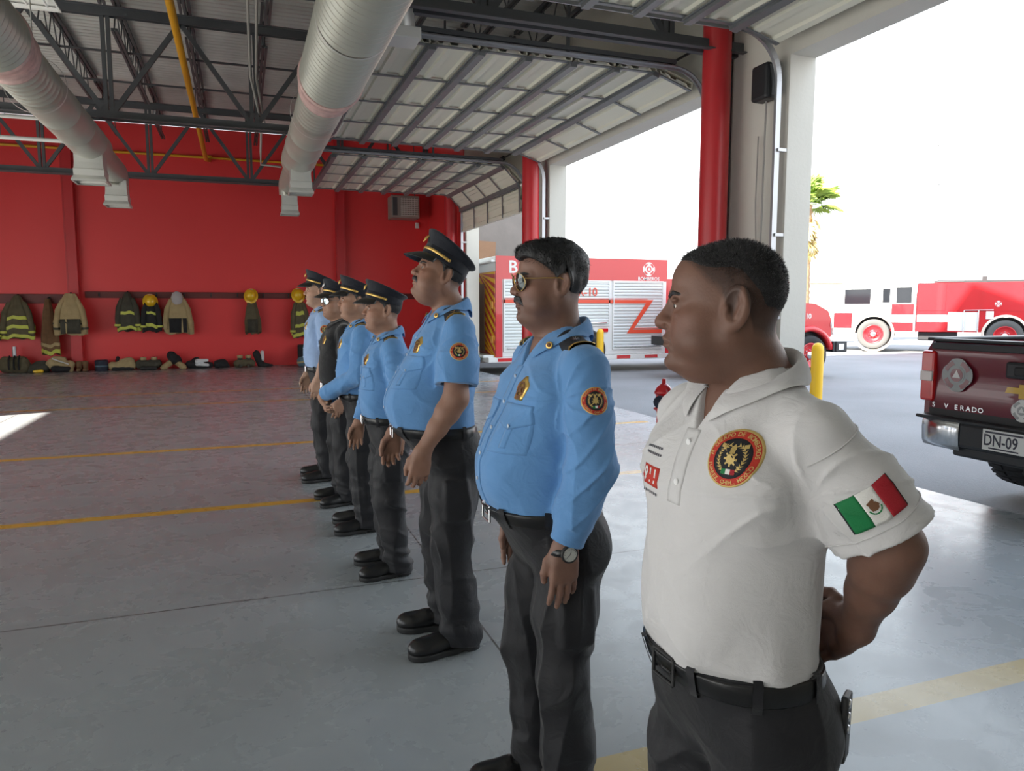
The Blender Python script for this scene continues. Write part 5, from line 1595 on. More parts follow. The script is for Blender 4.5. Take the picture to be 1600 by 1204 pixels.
# ------------------------------------------------------------------ overhead doors
def path_points(zv, xv, rr, zh, xend, s0, s1, n):
    """point along the door track measured from the low end: up the vertical at x=xv, bend, then inwards to xend"""
    out = []
    Lv = zh - rr - zv
    La = rr * PI / 2
    for i in range(n + 1):
        s = s0 + (s1 - s0) * i / n
        if s < Lv: out.append((xv, zv + s, 0.0))
        elif s < Lv + La:
            a = (s - Lv) / rr
            out.append((xv - rr + rr * math.cos(a), zh - rr + rr * math.sin(a), a))
        else: out.append((xv - rr - (s - Lv - La), zh, PI / 2))
    return out
def overhead_door(y0, y1, label, zh=4.06, tip=None, xin=None, face='panel'):
    t = thing('overhead_door', label, 'garage door', (0, 0, 0))
    xv = WX0 - .10; rr = .42
    Lv = zh - rr - 0.0; La = rr * PI / 2
    sec = .50; nsec = 8
    start = tip            # path length of the door's bottom edge
    yc = (y0 + y1) / 2; W = y1 - y0 - .12
    def at(s):
        p = path_points(0, xv, rr, zh, 0, s, s, 1)[0]; return p
    for k in range(nsec):
        a = at(start + k * sec); b = at(start + (k + 1) * sec - .012)
        A = Vector((a[0], 0, a[1])); B = Vector((b[0], 0, b[1]))
        d = (B - A); Ls = d.length; d.normalize(); nrm = Vector((d.z, 0, -d.x))     # inner side
        if nrm.x > 0 or (abs(nrm.x) < .3 and nrm.z > 0): nrm = -nrm
        # ribbed section profile
        prof = [(0, .0), (.02, .028), (.07, .028), (.09, .004), (.22, .004), (.235, .026), (.30, .026), (.315, .004), (.37, .004), (.385, .022), (.42, .022), (.435, .004), (Ls - .03, .004), (Ls - .02, .028), (Ls, .028)]
        mb = MB()
        R = [[A + d * u + nrm * h + Vector((0, yy, 0)) for u, h in prof] for yy in (yc - W / 2, yc + W / 2)]
        mb.grid(R, False)
        R2 = [[A + d * u - nrm * .035 + Vector((0, yy, 0)) for u, h in ((0, 0), (Ls, 0))] for yy in (yc - W / 2, yc + W / 2)]
        mb.grid(R2, False)
        mb.box(A + d * (.01) - nrm * .004 + Vector((0, yc, 0)), (.012, W, .06), Matrix((( d.x, 0, nrm.x), (0, 1, 0), (d.z, 0, nrm.z))))
        p = mb.build('door_section', M[face], t)
        # stiles across the section and hinges
        nst = 4
        for i in range(nst + 1):
            yy = yc - W / 2 + .04 + (W - .08) * i / nst
            mb = MB(); mb.bar(A + nrm * .034 + Vector((0, yy, 0)), B + nrm * .034 + Vector((0, yy, 0)), .045, .012, nrm)
            mb.box(B + nrm * .046 + Vector((0, yy, 0)), (.10, .05, .014), Matrix(((d.x, 0, nrm.x), (0, 1, 0), (d.z, 0, nrm.z))))
            mb.build('stile', M['strut' if face == 'panel' else 'track'], p)
        if k % 1 == 0:
            mb = MB(); c = B + nrm * .05
            for off, hh in ((-.03, .05), (.03, .05)):
                mb.bar(c + d * off + Vector((0, yc - W / 2, 0)), c + d * off + Vector((0, yc + W / 2, 0)), .060, .012, nrm)
            mb.bar(c - nrm * -.02 + Vector((0, yc - W / 2, 0)), c - nrm * -.02 + Vector((0, yc + W / 2, 0)), .075, .035, nrm)
            mb.build('strut', M['strut'], p)
    # tracks
    for s, yy in ((-1, y0 - .03), (1, y1 + .03)):
        pts = [(q[0], yy, q[1]) for q in path_points(0, xv, rr, zh, 0, 0.05, Lv, 2)] + [(q[0], yy, q[1]) for q in path_points(0, xv, rr, zh, 0, Lv, Lv + La, 10)][1:] + [(1.36, yy, zh)]
        mb = MB()
        for i in range(len(pts) - 1):
            mb.bar(pts[i], pts[i + 1], .055, .012, (0, 1, 0)); 
            o2 = Vector((0, s * .025, 0))
            mb.bar(Vector(pts[i]) + o2, Vector(pts[i + 1]) + o2, .012, .06, (0, 1, 0))
        for q in (.6, 1.4, 2.2, 3.0):
            mb.box((xv + .06, yy, q), (.12, .05, .03))
        mb.build('track', M['track'], t)
        # hanger angles for the horizontal track
        mb = MB()
        for x in (1.6, 3.2): mb.bar((x, yy + s * .05, zh), (x, yy + s * .05, ROOF), .03)
        mb.bar((1.4, yy + s * .05, zh + .04), (xv - rr, yy + s * .05, zh + .04), .04)
        mb.build('track_hanger', M['truss'], t)
    # torsion shaft
    mb = MB(); mb.tube([(WX0 - .10, y0 - .15, zh + .30), (WX0 - .10, y1 + .15, zh + .30)], .016, 8)
    for yy in (yc - .5, yc + .5): mb.lathe([(.045, -.4), (.045, .4)], (WX0 - .10, yy, zh + .30), 12, (0, 1, 0))
    mb.build('torsion_shaft', M['blackmetal'], t)
    for yy in (y0 - .12, y1 + .12):
        mb = MB(); mb.lathe([(.03, -.03), (.10, -.028), (.10, -.015), (.085, 0), (.10, .015), (.10, .028), (.03, .03)], (WX0 - .10, yy, zh + .30), 20, (0, 1, 0)); mb.box((WX0 - .02, yy, zh + .30), (.04, .16, .26))
        mb.build('cable_drum', M['blackmetal'], t)
    return t
LV = 4.06 - .42
overhead_door(.9, 5.9, 'raised sectional door nearest the camera, ribs overhead at the top right', tip=LV + .34)
overhead_door(7.15, 11.7, 'raised sectional door of the middle bay, pale ribbed panels overhead', tip=LV + .30)
overhead_door(12.7, 16.6, 'sectional door of the far bay, partly lowered at its front edge', tip=LV - .42, face='panel')
# dark opener motor and rope at the cream pier
t = thing('door_operator', 'black motor housing high on the cream pier with hanging rope', 'door motor', (4.90, 6.05, 3.55))
mb = MB(); mb.box((-.02, .08, .12), (.16, .24, .34), bev=.03); mb.build('housing', M['blackmetal'], t)
mb = MB(); mb.tube([(0, .08, -.05), (.01, .10, -.6), (.0, .09, -1.2), (.02, .14, -2.0), (.03, .12, -2.5)], .010, 6); mb.build('rope', M['conduit'], t)
mb = MB(); mb.tube([(.03, .22, -.35), (.03, .23, -1.0), (.03, .18, -1.8), (.03, .20, -2.6)], .007, 6); mb.build('cable', M['conduit'], t)
mb = MB(); mb.box((4.93, 7.07, 2.1), (.06, .06, 4.2)); o = mb.build('trim_5', M['blackmetal']); tag(o, kind='structure')
mb = MB(); mb.box((4.955, 6.88, 2.2), (.04, .20, 4.4)); o = mb.build('trim_6', M['truss']); tag(o, kind='structure')

# ------------------------------------------------------------------ on the back wall
def px_back(u, v, y):
    d = cam_ray(u, v); k = y / d[1]; return d[0] * k, 1.5 + d[2] * k
_pp = math.atan(122 / 1150); _yy = math.atan(425 / math.hypot(1150, 122))
_F = np.array([math.sin(_yy) * math.cos(_pp), math.cos(_yy) * math.cos(_pp), -math.sin(_pp)]); _R = np.array([math.cos(_yy), -math.sin(_yy), 0]); _U = np.cross(_R, _F)
def cam_ray(u, v): return _F + (u - 800) / 1150 * _R - (v - 602) / 1150 * _U
for x0, x1, z, h, lab in ((-8.2, -3.85, 1.70, .22, 'dark red coat rail on the back wall left of the red pilaster'), (-3.45, 2.35, 1.80, .15, 'long dark red coat rail with hooks on the back wall, middle section'), (2.75, 4.6, 1.80, .15, 'dark red coat rail on the back wall right of the second pilaster')):
    t = thing('coat_rail', lab, 'coat rail', ((x0 + x1) / 2, YB - .03, z))
    mb = MB(); mb.box((0, 0, 0), (x1 - x0, .05, h), bev=.006); mb.build('board', M['redtrimdark'], t)
    x = x0 + .3
    while x < x1 - .1:
        mb = MB(); xx = x - (x0 + x1) / 2
        mb.box((xx, -.032, .0), (.03, .012, .10)); mb.tube([(xx, -.035, -.03), (xx, -.09, -.035), (xx, -.11, .0), (xx, -.11, .03)], .008, 6); mb.build('hook', M['blackmetal'], t); x += .62
# unit heater
t = thing('unit_heater', 'grey louvred unit heater hanging high by the red back wall', 'heater', (4.17, 19.6, 4.12))
mb = MB(); mb.box((0, .1, 0), (.74, .55, .58), bev=.02); mb.build('cabinet', mat('heater_paint', (.30, .28, .25), .5), t)
mb = MB()
for k in range(9): mb.box((.10, -.185, -.22 + k * .052), (.46, .03, .010), Euler((rad(35), 0, 0)))
for k in range(7): mb.box((-.10 + k * .067, -.18, 0), (.008, .02, .46))
mb.build('louvre', M['whitepaint'], t)
mb = MB(); mb.box((-.28, -.18, 0), (.12, .02, .46)); mb.build('control_panel', M['truss'], t)
for s in (-1, 1):
    mb = MB(); mb.tube([(s * .3, .1, .28), (s * .3, .1, ROOF - 4.12)], .01, 6); mb.build('hanger', M['truss'], t)
t = thing('alarm_horn', 'small white alarm horn on the red wall under the unit heater', 'alarm', (4.62, YB, 3.72))
mb = MB(); mb.box((0, -.03, 0), (.10, .06, .15), bev=.01); mb.build('housing', M['whitepaint'], t)
mb = MB(); mb.lathe([(.025, 0), (.035, .03), (.03, .032)], (0, -.06, 0), 14, (0, -1, 0)); mb.build('horn', M['whitepaint'], t)
# ------------------------------------------------------------------ turnout gear on the back wall
M['olive'] = mat('olive_turnout_cloth', (.105, .088, .050), .9, noise=(9, .35, 5), bump=(25, .4, .02))
M['darkolive'] = mat('dark_olive_cloth', (.055, .052, .038), .9, noise=(9, .35, 5), bump=(25, .4, .02))
M['tan'] = mat('tan_turnout_cloth', (.38, .29, .15), .9, noise=(8, .25, 5), bump=(25, .4, .02))
M['browncloth'] = mat('brown_turnout_cloth', (.16, .085, .04), .9, noise=(9, .4, 5), bump=(25, .4, .02))
M['blackgear'] = mat('black_gear_cloth', (.014, .014, .016), .85, bump=(25, .4, .02))
M['lime'] = mat('lime_reflective_band', (.52, .55, .08), .5)
M['silverband'] = mat('silver_reflective_band', (.5, .5, .47), .4)
M['helmet'] = mat('yellow_helmet', (.80, .50, .015), .3, coat=.4)
M['greycloth'] = mat('grey_hood_cloth', (.42, .40, .40), .9, bump=(25, .4, .02))
M['bluebag'] = mat('blue_grey_bag_cloth', (.10, .16, .20), .8, noise=(8, .3, 4))
M['whitegear'] = mat('white_gear_plastic', (.62, .64, .66), .5)
M['darkbluebag'] = mat('dark_blue_bag_cloth', (.015, .02, .04), .7)

def hang(t, name, matn, w, h, dz=0, seed=0, dep=.16, top=.10, flare=.85, n=40, rows=26, par=None, r0=0., r1=1., grow=0., skew=0.):
    """hanging garment: rings from the hook downwards, fluted"""
    rs = np.random.RandomState(seed)
    ph = rs.uniform(0, 6.28, 4)
    R = []
    for i in range(rows + 1):
        t_ = r0 + (r1 - r0) * i / rows
        sh = top + (1 - top) * min(1, (t_ / .70)) ** .75
        ww = w / 2 * sh * (1 - (1 - flare) * max(0, t_ - .70) / .3 * .4) + grow
        dd = dep * (.35 + .65 * min(1, t_ / .3)) + grow
        ring = []
        for k in range(n):
            a = 2 * PI * k / n
            f = 1 + (.03 + .13 * t_) * (math.sin(5 * a + ph[0] + 1.5 * t_) * .6 + math.sin(9 * a + ph[1] - t_) * .45)
            x = ww * math.cos(a) * f + skew * t_; y = -dd * .5 + dd * .5 * math.sin(a) * f
            z = -h * t_ + .03 * t_ * math.sin(3 * a + ph[2]) + .012 * math.sin(7 * a + ph[3])
            ring.append(Vector((x, min(y, -.005), z + dz)))
        R.append(ring)
    mb = MB(); mb.grid(R, True, True)
    if r0 == 0: mb.add(R[0], [tuple(range(n))])
    if r1 == 1 and grow == 0:
        c = sum(R[-1], Vector()) / n
        mb.grid([[c + (p - c) * k + Vector((0, 0, .05 * (1 - k))) for p in R[-1]] for k in (1, .8, .3)], True, True)
    return mb.build(name, M[matn], par or t)

def coat(u, vtop, vbot, wpx, matn, label, bands=(), seed=0, sleeves=True, top=.16, lining=None, skew=0., hood=None, yo=0., kind=('turnout_coat', 'coat')):
    y = YB - .155 - yo
    x, zt = px_back(u, vtop, y); _, zb = px_back(u, vbot, y)
    sc = y / 1150 * .82
    w = wpx * sc
    t = thing(kind[0], label, kind[1], (x, y, zt), 0, 'turnout gear hanging on the back wall')
    h = zt - zb
    mb = MB(); mb.tube([(0, -.04, -.02), (0, .0, .03), (0, .08, .035), (0, .105, .0)], .012, 6); mb.build('hanging_loop', M['blackgear'], t)
    body = hang(t, 'coat_body', matn, w, h, 0, seed, .20, top, skew=skew)
    for k, (a, b, bm) in enumerate(bands):
        hang(t, 'reflective_band', bm, w, h, 0, seed, .20, top, par=body, r0=a, r1=b, rows=3, grow=.006, skew=skew)
    if sleeves:
        for s in (-1, 1):
            mb = MB(); rs = np.random.RandomState(seed + 3)
            P = [Vector((s * w * .22, -.10, -h * .16)), Vector((s * w * .36, -.15, -h * .40)), Vector((s * w * .42, -.17, -h * .68)), Vector((s * w * .43, -.16, -h * .90))]
            mb.tube(P, [.05, .065, .062, .055], 12); sl = mb.build('sleeve', M[matn], t)
            if bands:
                mb = MB(); mb.tube([P[2] * .35 + P[3] * .65, P[2] * .1 + P[3] * .9], .074, 12); mb.build('cuff_band', M[bands[0][2]], sl)
    if lining:
        mb = MB(); mb.grid([[Vector((xx * w * .30, -.215 - .02 * math.cos(xx * 7), -h * (.62 + .36 * k))) for xx in np.linspace(-1, 1, 9)] for k in (0, .5, 1)]); o = mb.build('lining', M[lining], t)
        md = o.modifiers.new('t', 'SOLIDIFY'); md.thickness = .02
    if hood:
        mb = MB(); mb.lathe([(.02, .06), (.10, .02), (.13, -.08), (.12, -.18), (.07, -.26), (.02, -.30)], (0, -.15, 0), 16, sy=.6); mb.build('hood', M[hood], t)
    return t
def helmet(u, v, label, seed=0):
    y = YB - .24
    x, z = px_back(u, v, y)
    t = thing('fire_helmet', label, 'helmet', (x, y, z), rad(0), 'yellow fire helmets on the coat hooks')
    t.rotation_euler = (rad(68), 0, rad(seed))
    mb = MB(); mb.lathe([(.001, .165), (.05, .16), (.10, .125), (.125, .07), (.13, .0)], (0, 0, 0), 24, sy=1.15, cap=False)
    for k in range(6):
        a = k * PI / 6
        mb.tube([(.131 * math.cos(a) * s * math.sin(b) , 1.15 * .131 * math.sin(a) * s * math.sin(b), .166 * math.cos(b)) for s, b in [(1, x_) for x_ in (1.45, 1.1, .7, .3, 0)]], .006, 6)
    mb.build('shell', M['helmet'], t)
    mb = MB(); mb.lathe([(.128, .004), (.165, -.012), (.172, -.018), (.168, -.024), (.128, -.010)], (0, -.0, 0), 28, sy=1.22, cap=False); mb.build('brim', M['helmet'], t)
    mb = MB(); mb.prism([(-.04, 0), (.04, 0), (.045, .07), (0, .10), (-.045, .07)], (0, .155, .01), (1, 0, 0), (0, -.25, .97), (0, .01, .002)); mb.build('front_shield', M['whitegear'], t)
coat(27, 462, 528, 46, 'olive', 'olive turnout coat with lime bands, hanging leftmost on the coat rail', ((.48, .56, 'lime'), (.70, .78, 'lime'), (.92, 1.0, 'lime')), 1)
coat(-20, 480, 532, 34, 'darkolive', 'dark turnout coat cut off by the left edge of the view', ((.6, .7, 'lime'),), 17)
coat(75, 467, 553, 26, 'browncloth', 'brown turnout trousers hanging long and narrow by the pilaster', ((.80, .86, 'tan'), (.92, .99, 'lime')), 2, False, .25, skew=.03, kind=('turnout_trousers', 'trousers'))
coat(110, 459, 522, 48, 'tan', 'plain tan turnout coat hanging against the red pilaster', ((.70, .74, 'darkolive'),), 3, True, .30, 'darkolive', yo=.24)
coat(199, 457, 516, 36, 'darkolive', 'dark olive turnout coat with lime band left of the black coat', ((.50, .58, 'lime'), (.90, .98, 'lime')), 4)
coat(236, 465, 517, 30, 'blackgear', 'black turnout coat with lime chest band under a yellow helmet', ((.42, .49, 'lime'), (.78, .88, 'lime')), 5)
coat(277, 459, 520, 46, 'tan', 'tan turnout coat with grey hood and dark lining, right of the black coat', (), 6, True, .28, 'blackgear', hood='greycloth')
coat(393, 462, 520, 28, 'olive', 'plain olive turnout coat hanging alone under a yellow helmet', (), 7, False, .30, 'darkolive')
coat(467, 464, 526, 30, 'olive', 'olive and lime turnout coat nearest the line of people', ((.36, .46, 'lime'), (.68, .76, 'lime'), (.9, .98, 'lime')), 8, True, .3)
helmet(235, 471, 'yellow fire helmet above the black turnout coat', 10)
helmet(392, 462, 'yellow fire helmet above the plain olive turnout coat', -8)
helmet(466, 461, 'yellow fire helmet above the olive and lime coat, nearest the people', 4)

def lump(name, matn, parent, parts_, seed, k=.06, amp=.018, h=.022):
    """soft pile: smooth union of capsules, wrinkled"""
    n1 = SinNoise(seed, 22, 7); n2 = SinNoise(seed + 1, 50, 6)
    pts = np.array([q for p in parts_ for q in (p[0], p[1])], float)
    rm = max(max(p[2], p[3]) for p in parts_) + .08
    def fn(p):
        d = None
        for a, b, r1, r2 in parts_:
            e = rcone(p, a, b, r1, r2); d = e if d is None else smin(d, e, k)
        d = d + amp * n1(p) * .6 + amp * .4 * n2(p)
        return smax(d, -p[:, 2], .01)
    V, Q = polygonize(fn, pts.min(0) - rm, pts.max(0) + rm, h)
    return link(name, mesh_np(name, V, Q), M[matn], parent)
def at_floor(u, v): 
    d = cam_ray(u, v); k = -1.5 / d[2]; return d[0] * k, d[1] * k
def gear(name, label, cat, u, v, build, group=None):
    x, y = at_floor(u, v); y = min(y, YB - .35)
    # keep the bearing
    d = cam_ray(u, v); x = d[0] / d[1] * y
    t = thing(name, label, cat, (x, y, 0), 0, group)
    build(t); t.scale = (.84, .84, .84); return t
def boots(t, matn='rubber', sx=.13, top='tan', h=.3, y=-.05):
    for s in (-1, 1):
        b = lump('boot', matn, t, [((s * sx, y + .05, .06), (s * sx, y + .05, h), .065, .075), ((s * sx, y - .10, .05), (s * sx, y + .05, .05), .055, .06)], 3 + s, .04, .004, .02)
        mb = MB(); mb.tube([(s * sx, y + .05, h - .02), (s * sx, y + .05, h + .06)], .082, 12); mb.build('boot_loop', M[top], b)
def g1(t):
    lump('bag_body', 'olive', t, [((-.22, 0, .18), (.22, 0, .18), .17, .17), ((-.2, 0, .32), (.2, 0, .32), .14, .14)], 31)
    for s in (-.10, .02, .13):
        mb = MB(); mb.tube([(s, -.17, .10), (s, -.20, .22), (s, -.17, .38), (s, -.05, .47)], .022, 8); mb.build('strap', M['blackgear'], t)
    mb = MB(); mb.tube([(.0, .02, .4), (.0, .04, .72)], .05, 12); mb.build('hose_nozzle', M['track'], t)
def g2(t):
    lump('clothing_pile', 'darkolive', t, [((-.2, 0, .10), (.18, -.02, .12), .12, .13), ((0, .05, .2), (.15, 0, .22), .10, .09)], 32)
    lump('yellow_glove', 'helmet', t, [((-.05, -.20, .04), (.12, -.2, .05), .045, .05)], 33, .04, .006)
def g3(t):
    lump('folded_trousers', 'tan', t, [((-.22, 0, .22), (.20, 0, .18), .16, .13), ((-.15, 0, .36), (.05, 0, .34), .08, .09), ((.1, -.1, .2), (.24, -.12, .07), .10, .07)], 34)
    lump('dark_lining', 'blackgear', t, [((-.15, -.16, .10), (.18, -.17, .09), .09, .08)], 35, .04, .01)
    mb = MB(); mb.tube([(-.2, -.10, .38), (0, -.16, .30), (.2, -.17, .22)], .018, 8); mb.build('suspender', M['whitegear'], t)
def g4(t): boots(t, 'browncloth', .075, 'browncloth', .22)
def g5(t):
    mb = MB(); mb.lathe([(.16, 0), (.17, .02), (.17, .28), (.15, .31), (.02, .31)], (0, 0, 0), 24); mb.build('bag_body', M['darkbluebag'], t)
    mb = MB(); mb.lathe([(.173, .12), (.175, .13), (.175, .15), (.173, .16)], (0, 0, 0), 24, cap=False); mb.build('strap', M['bluebag'], t)
def g6(t):
    lump('folded_trousers', 'tan', t, [((-.24, 0, .14), (.24, 0, .15), .12, .14), ((.05, 0, .24), (.22, 0, .27), .09, .10)], 36)
    lump('sole_pile', 'blackgear', t, [((-.2, -.10, .04), (.25, -.08, .05), .06, .06)], 37, .04, .006)
    lump('boot_top', 'blackgear', t, [((-.12, .02, .28), (-.10, .02, .36), .05, .05)], 38, .03, .004)
def g7(t):
    boots(t, 'blackgear', .14, 'tan', .30); lump('rolled_trousers', 'darkolive', t, [((-.22, -.02, .16), (.22, -.02, .16), .13, .13)], 39); lump('boot_toes', 'rubber', t, [((-.16, -.2, .05), (.18, -.2, .05), .06, .06)], 40, .03, .005)
def g8(t):
    lump('black_bag', 'blackgear', t, [((-.05, .02, .40), (.03, .02, .28), .13, .16), ((.12, 0, .3), (.14, 0, .22), .07, .08)], 41)
    for s in (-1, 1): lump('boot', 'tan', t, [((s * .10, -.02, .18), (s * .26, -.16, .06), .09, .085)], 42 + s, .03, .008)
def g9(t):
    lump('dark_cloth', 'blackgear', t, [((-.28, 0, .12), (.25, 0, .08), .13, .09), ((-.18, 0, .25), (-.1, 0, .26), .08, .08)], 44)
    lump('face_mask', 'whitegear', t, [((-.10, -.10, .22), (.18, -.10, .24), .065, .05), ((-.1, -.12, .13), (.2, -.12, .10), .05, .045)], 45, .02, .008)
def g10(t): lump('bag_body', 'blackgear', t, [((-.1, 0, .11), (.08, 0, .12), .12, .13), ((.1, 0, .05), (.2, 0, .04), .06, .04)], 46)
def g11(t): boots(t, 'darkolive', .12, 'tan', .30); lump('rolled_trousers', 'olive', t, [((-.2, -.03, .12), (.2, -.03, .12), .11, .11)], 47)
def g12(t):
    lump('black_hood', 'blackgear', t, [((-.08, 0, .40), (-.02, 0, .20), .10, .11), ((0, 0, .08), (.34, 0, .03), .08, .05)], 48)
    lump('mask_visor', 'whitegear', t, [((.08, -.06, .44), (.09, -.06, .22), .055, .045)], 49, .02, .006)
def g13(t):
    mb = MB(); mb.box((.02, .05, .34), (.50, .34, .60), bev=.03); mb.build('case_body', M['blackgear'], t)
    mb = MB(); mb.tube([(-.06, .05, .64), (-.04, .05, .68), (.08, .05, .68), (.10, .05, .64)], .015, 8); mb.build('handle', M['rubber'], t)
    for x in (-.2, .24):
        mb = MB(); mb.box((x, .05, .025), (.05, .3, .05)); mb.build('foot', M['rubber'], t)
def g14(t):
    lump('bag_body', 'bluebag', t, [((-.16, 0, .16), (.14, 0, .16), .15, .15), ((-.06, 0, .26), (.04, 0, .26), .10, .10)], 50)
    mb = MB(); mb.tube([(-.30, -.10, .14), (-.1, -.18, .17), (.12, -.17, .24), (.22, -.08, .30)], .03, 8); mb.build('strap', M['tan'], t)
    lump('glove', 'tan', t, [((.16, -.08, .28), (.2, -.10, .10), .06, .05)], 51, .03, .006)
gear('gear_bag', 'olive gear bag with black straps on the floor, leftmost along the back wall', 'bag', 24, 578, g1)
gear('clothing_bundle', 'dark olive clothing bundle with yellow glove between two tan piles', 'clothing', 60, 580, g2)
gear('folded_gear', 'tan folded turnout trousers with white suspender at the foot of the pilaster', 'clothing', 97, 577, g3)
gear('boots_pair', 'small brown pair of boots right beside the pilaster foot', 'boots', 129, 576, g4)
gear('drum_bag', 'dark blue cylindrical bag just right of the pilaster', 'bag', 159, 574, g5)
gear('folded_gear', 'tan turnout trousers folded down over black boots beside the blue bag', 'clothing', 191, 574, g6)
gear('boots_pair', 'black boots in rolled dark trousers, below the black turnout coat', 'boots', 233, 575, g7)
gear('boots_pair', 'tan boots with a black bag on top, below the hooded tan coat', 'boots', 272, 575, g8)
gear('mask_bundle', 'black bundle with white breathing mask on the floor in mid wall', 'mask', 314, 570, g9)
gear('gear_bag', 'small black bag beside the white breathing mask', 'bag', 345, 568, g10)
gear('boots_pair', 'olive boots in rolled trousers below the plain olive coat', 'boots', 382, 569, g11)
gear('mask_bundle', 'black hood with upright white visor beside the olive boots', 'mask', 406, 567, g12)
gear('equipment_case', 'tall black case behind a blue-grey bag near the line of people', 'case', 478, 563, g13)
gear('gear_bag', 'blue-grey bag with tan strap standing before the black case', 'bag', 478, 571, lambda t: (g14(t), setattr(t.location, 'y', t.location.y - .45)))
# ------------------------------------------------------------------ outside
M['truckred'] = mat('red_vehicle_paint', (.52, .012, .018), .28, spec=.5, coat=.5)
M['burgundy'] = mat('burgundy_vehicle_paint', (.15, .010, .022), .3, coat=.6, noise=(3, .08, 3))
M['truckwhite'] = mat('white_vehicle_paint', (.72, .73, .72), .35, coat=.3)
M['shutter'] = mat('ribbed_shutter_metal', (.60, .63, .62), .42, metal=.3)
M['chrome'] = mat('chrome', (.62, .63, .65), .18, metal=1)
M['tyre'] = mat('tyre_rubber', (.022, .022, .024), .8, bump=(40, .4, .01))
M['greytyre'] = mat('dusty_tyre_rubber', (.09, .088, .085), .85)
M['glass'] = mat('dark_vehicle_glass', (.012, .014, .018), .08, spec=.6)
M['tail'] = mat('red_lamp_lens', (.55, .008, .010), .15, coat=.6)
M['cleartail'] = mat('clear_lamp_lens', (.60, .52, .50), .15, coat=.5)
M['amber'] = mat('amber_lamp_lens', (.85, .42, .10), .2)
M['reflwhite'] = mat('white_reflective', (.72, .72, .70), .4)
M['orange'] = mat('orange_red_stripe', (.68, .075, .035), .4)
M['yellow'] = mat('yellow_stripe', (.74, .44, .01), .45)
M['greydecal'] = mat('grey_decal', (.36, .37, .37), .5)
M['goldplastic'] = mat('gold_plastic', (.62, .38, .06), .3, coat=.4)
M['greyblock'] = mat('grey_cement_block', (.22, .19, .17), .85, noise=(2.2, .25, 7), bump=(14, .3, .01))
M['brownpatch'] = mat('brown_cement_patch', (.30, .17, .10), .85, noise=(4, .2, 5))
M['farwall'] = mat('cream_boundary_wall', (.72, .66, .56), .85, noise=(.8, .08, 5))
M['bark'] = mat('palm_bark', (.34, .22, .12), .9, noise=(6, .4, 5), bump=(30, .6, .03))
M['frond'] = mat('palm_frond', (.22, .33, .05), .6, noise=(8, .35, 4))
M['dryfrond'] = mat('dry_palm_frond', (.48, .36, .14), .8, noise=(8, .3, 4))

def wheel(t, c, r, w, axis, rimmat='truckred', tyre='tyre', name='wheel', tread=False):
    """wheel as a part: tyre with rim and hub as sub-parts; axis points outwards"""
    c = Vector(c); a = Vector(axis).normalized()
    mb = MB()
    mb.lathe([(r * .62, -w / 2), (r * .90, -w / 2), (r * .975, -w * .42), (r, -w * .28), (r, w * .28), (r * .975, w * .42), (r * .90, w / 2), (r * .66, w / 2), (r * .60, w * .40)], c, 40, a, cap=False)
    if tread:
        x = Vector((0, 0, 1)); b = a.cross(x).normalized()
        for k in range(34):
            th = 2 * PI * k / 34
            for s in (-1, 1):
                e = x * math.cos(th + s * .05) + b * math.sin(th + s * .05)
                mb.bar(c + e * r * .99 + a * (s * w * .06), c + e * r * .965 + a * (s * w * .49), r * .10, .03, e)
    o = mb.build(name, M[tyre], t)
    mb = MB(); mb.lathe([(r * .64, w * .40), (r * .62, w * .46), (r * .57, w * .46), (r * .52, w * .28), (r * .30, w * .16), (r * .22, w * .18), (r * .20, w * .40), (r * .08, w * .44), (.001, w * .44)], c, 32, a, cap=False); mb.build('rim', M[rimmat], o)
    x = Vector((0, 0, 1)); b = a.cross(x).normalized()
    mb = MB()
    for k in range(8):
        th = 2 * PI * k / 8; mb.lathe([(.016, 0), (.016, .04), (.001, .045)], c + a * w * .20 + (x * math.cos(th) + b * math.sin(th)) * r * .27, 6, a)
    mb.lathe([(r * .19, w * .38), (r * .17, w * .48), (.001, w * .49)], c, 20, a); mb.build('hub', M['chrome'], o)
    return o
def plate(t, name, matn, o, u, v, pts, d=.006, parent=None):
    o = Vector(o); u = Vector(u); v = Vector(v); n = u.cross(v).normalized()
    mb = MB(); mb.prism(pts, o, u, v, n * d); return mb.build(name, M[matn], parent or t)
def rect(x0, y0, x1, y1): return [(x0, y0), (x1, y0), (x1, y1), (x0, y1)]
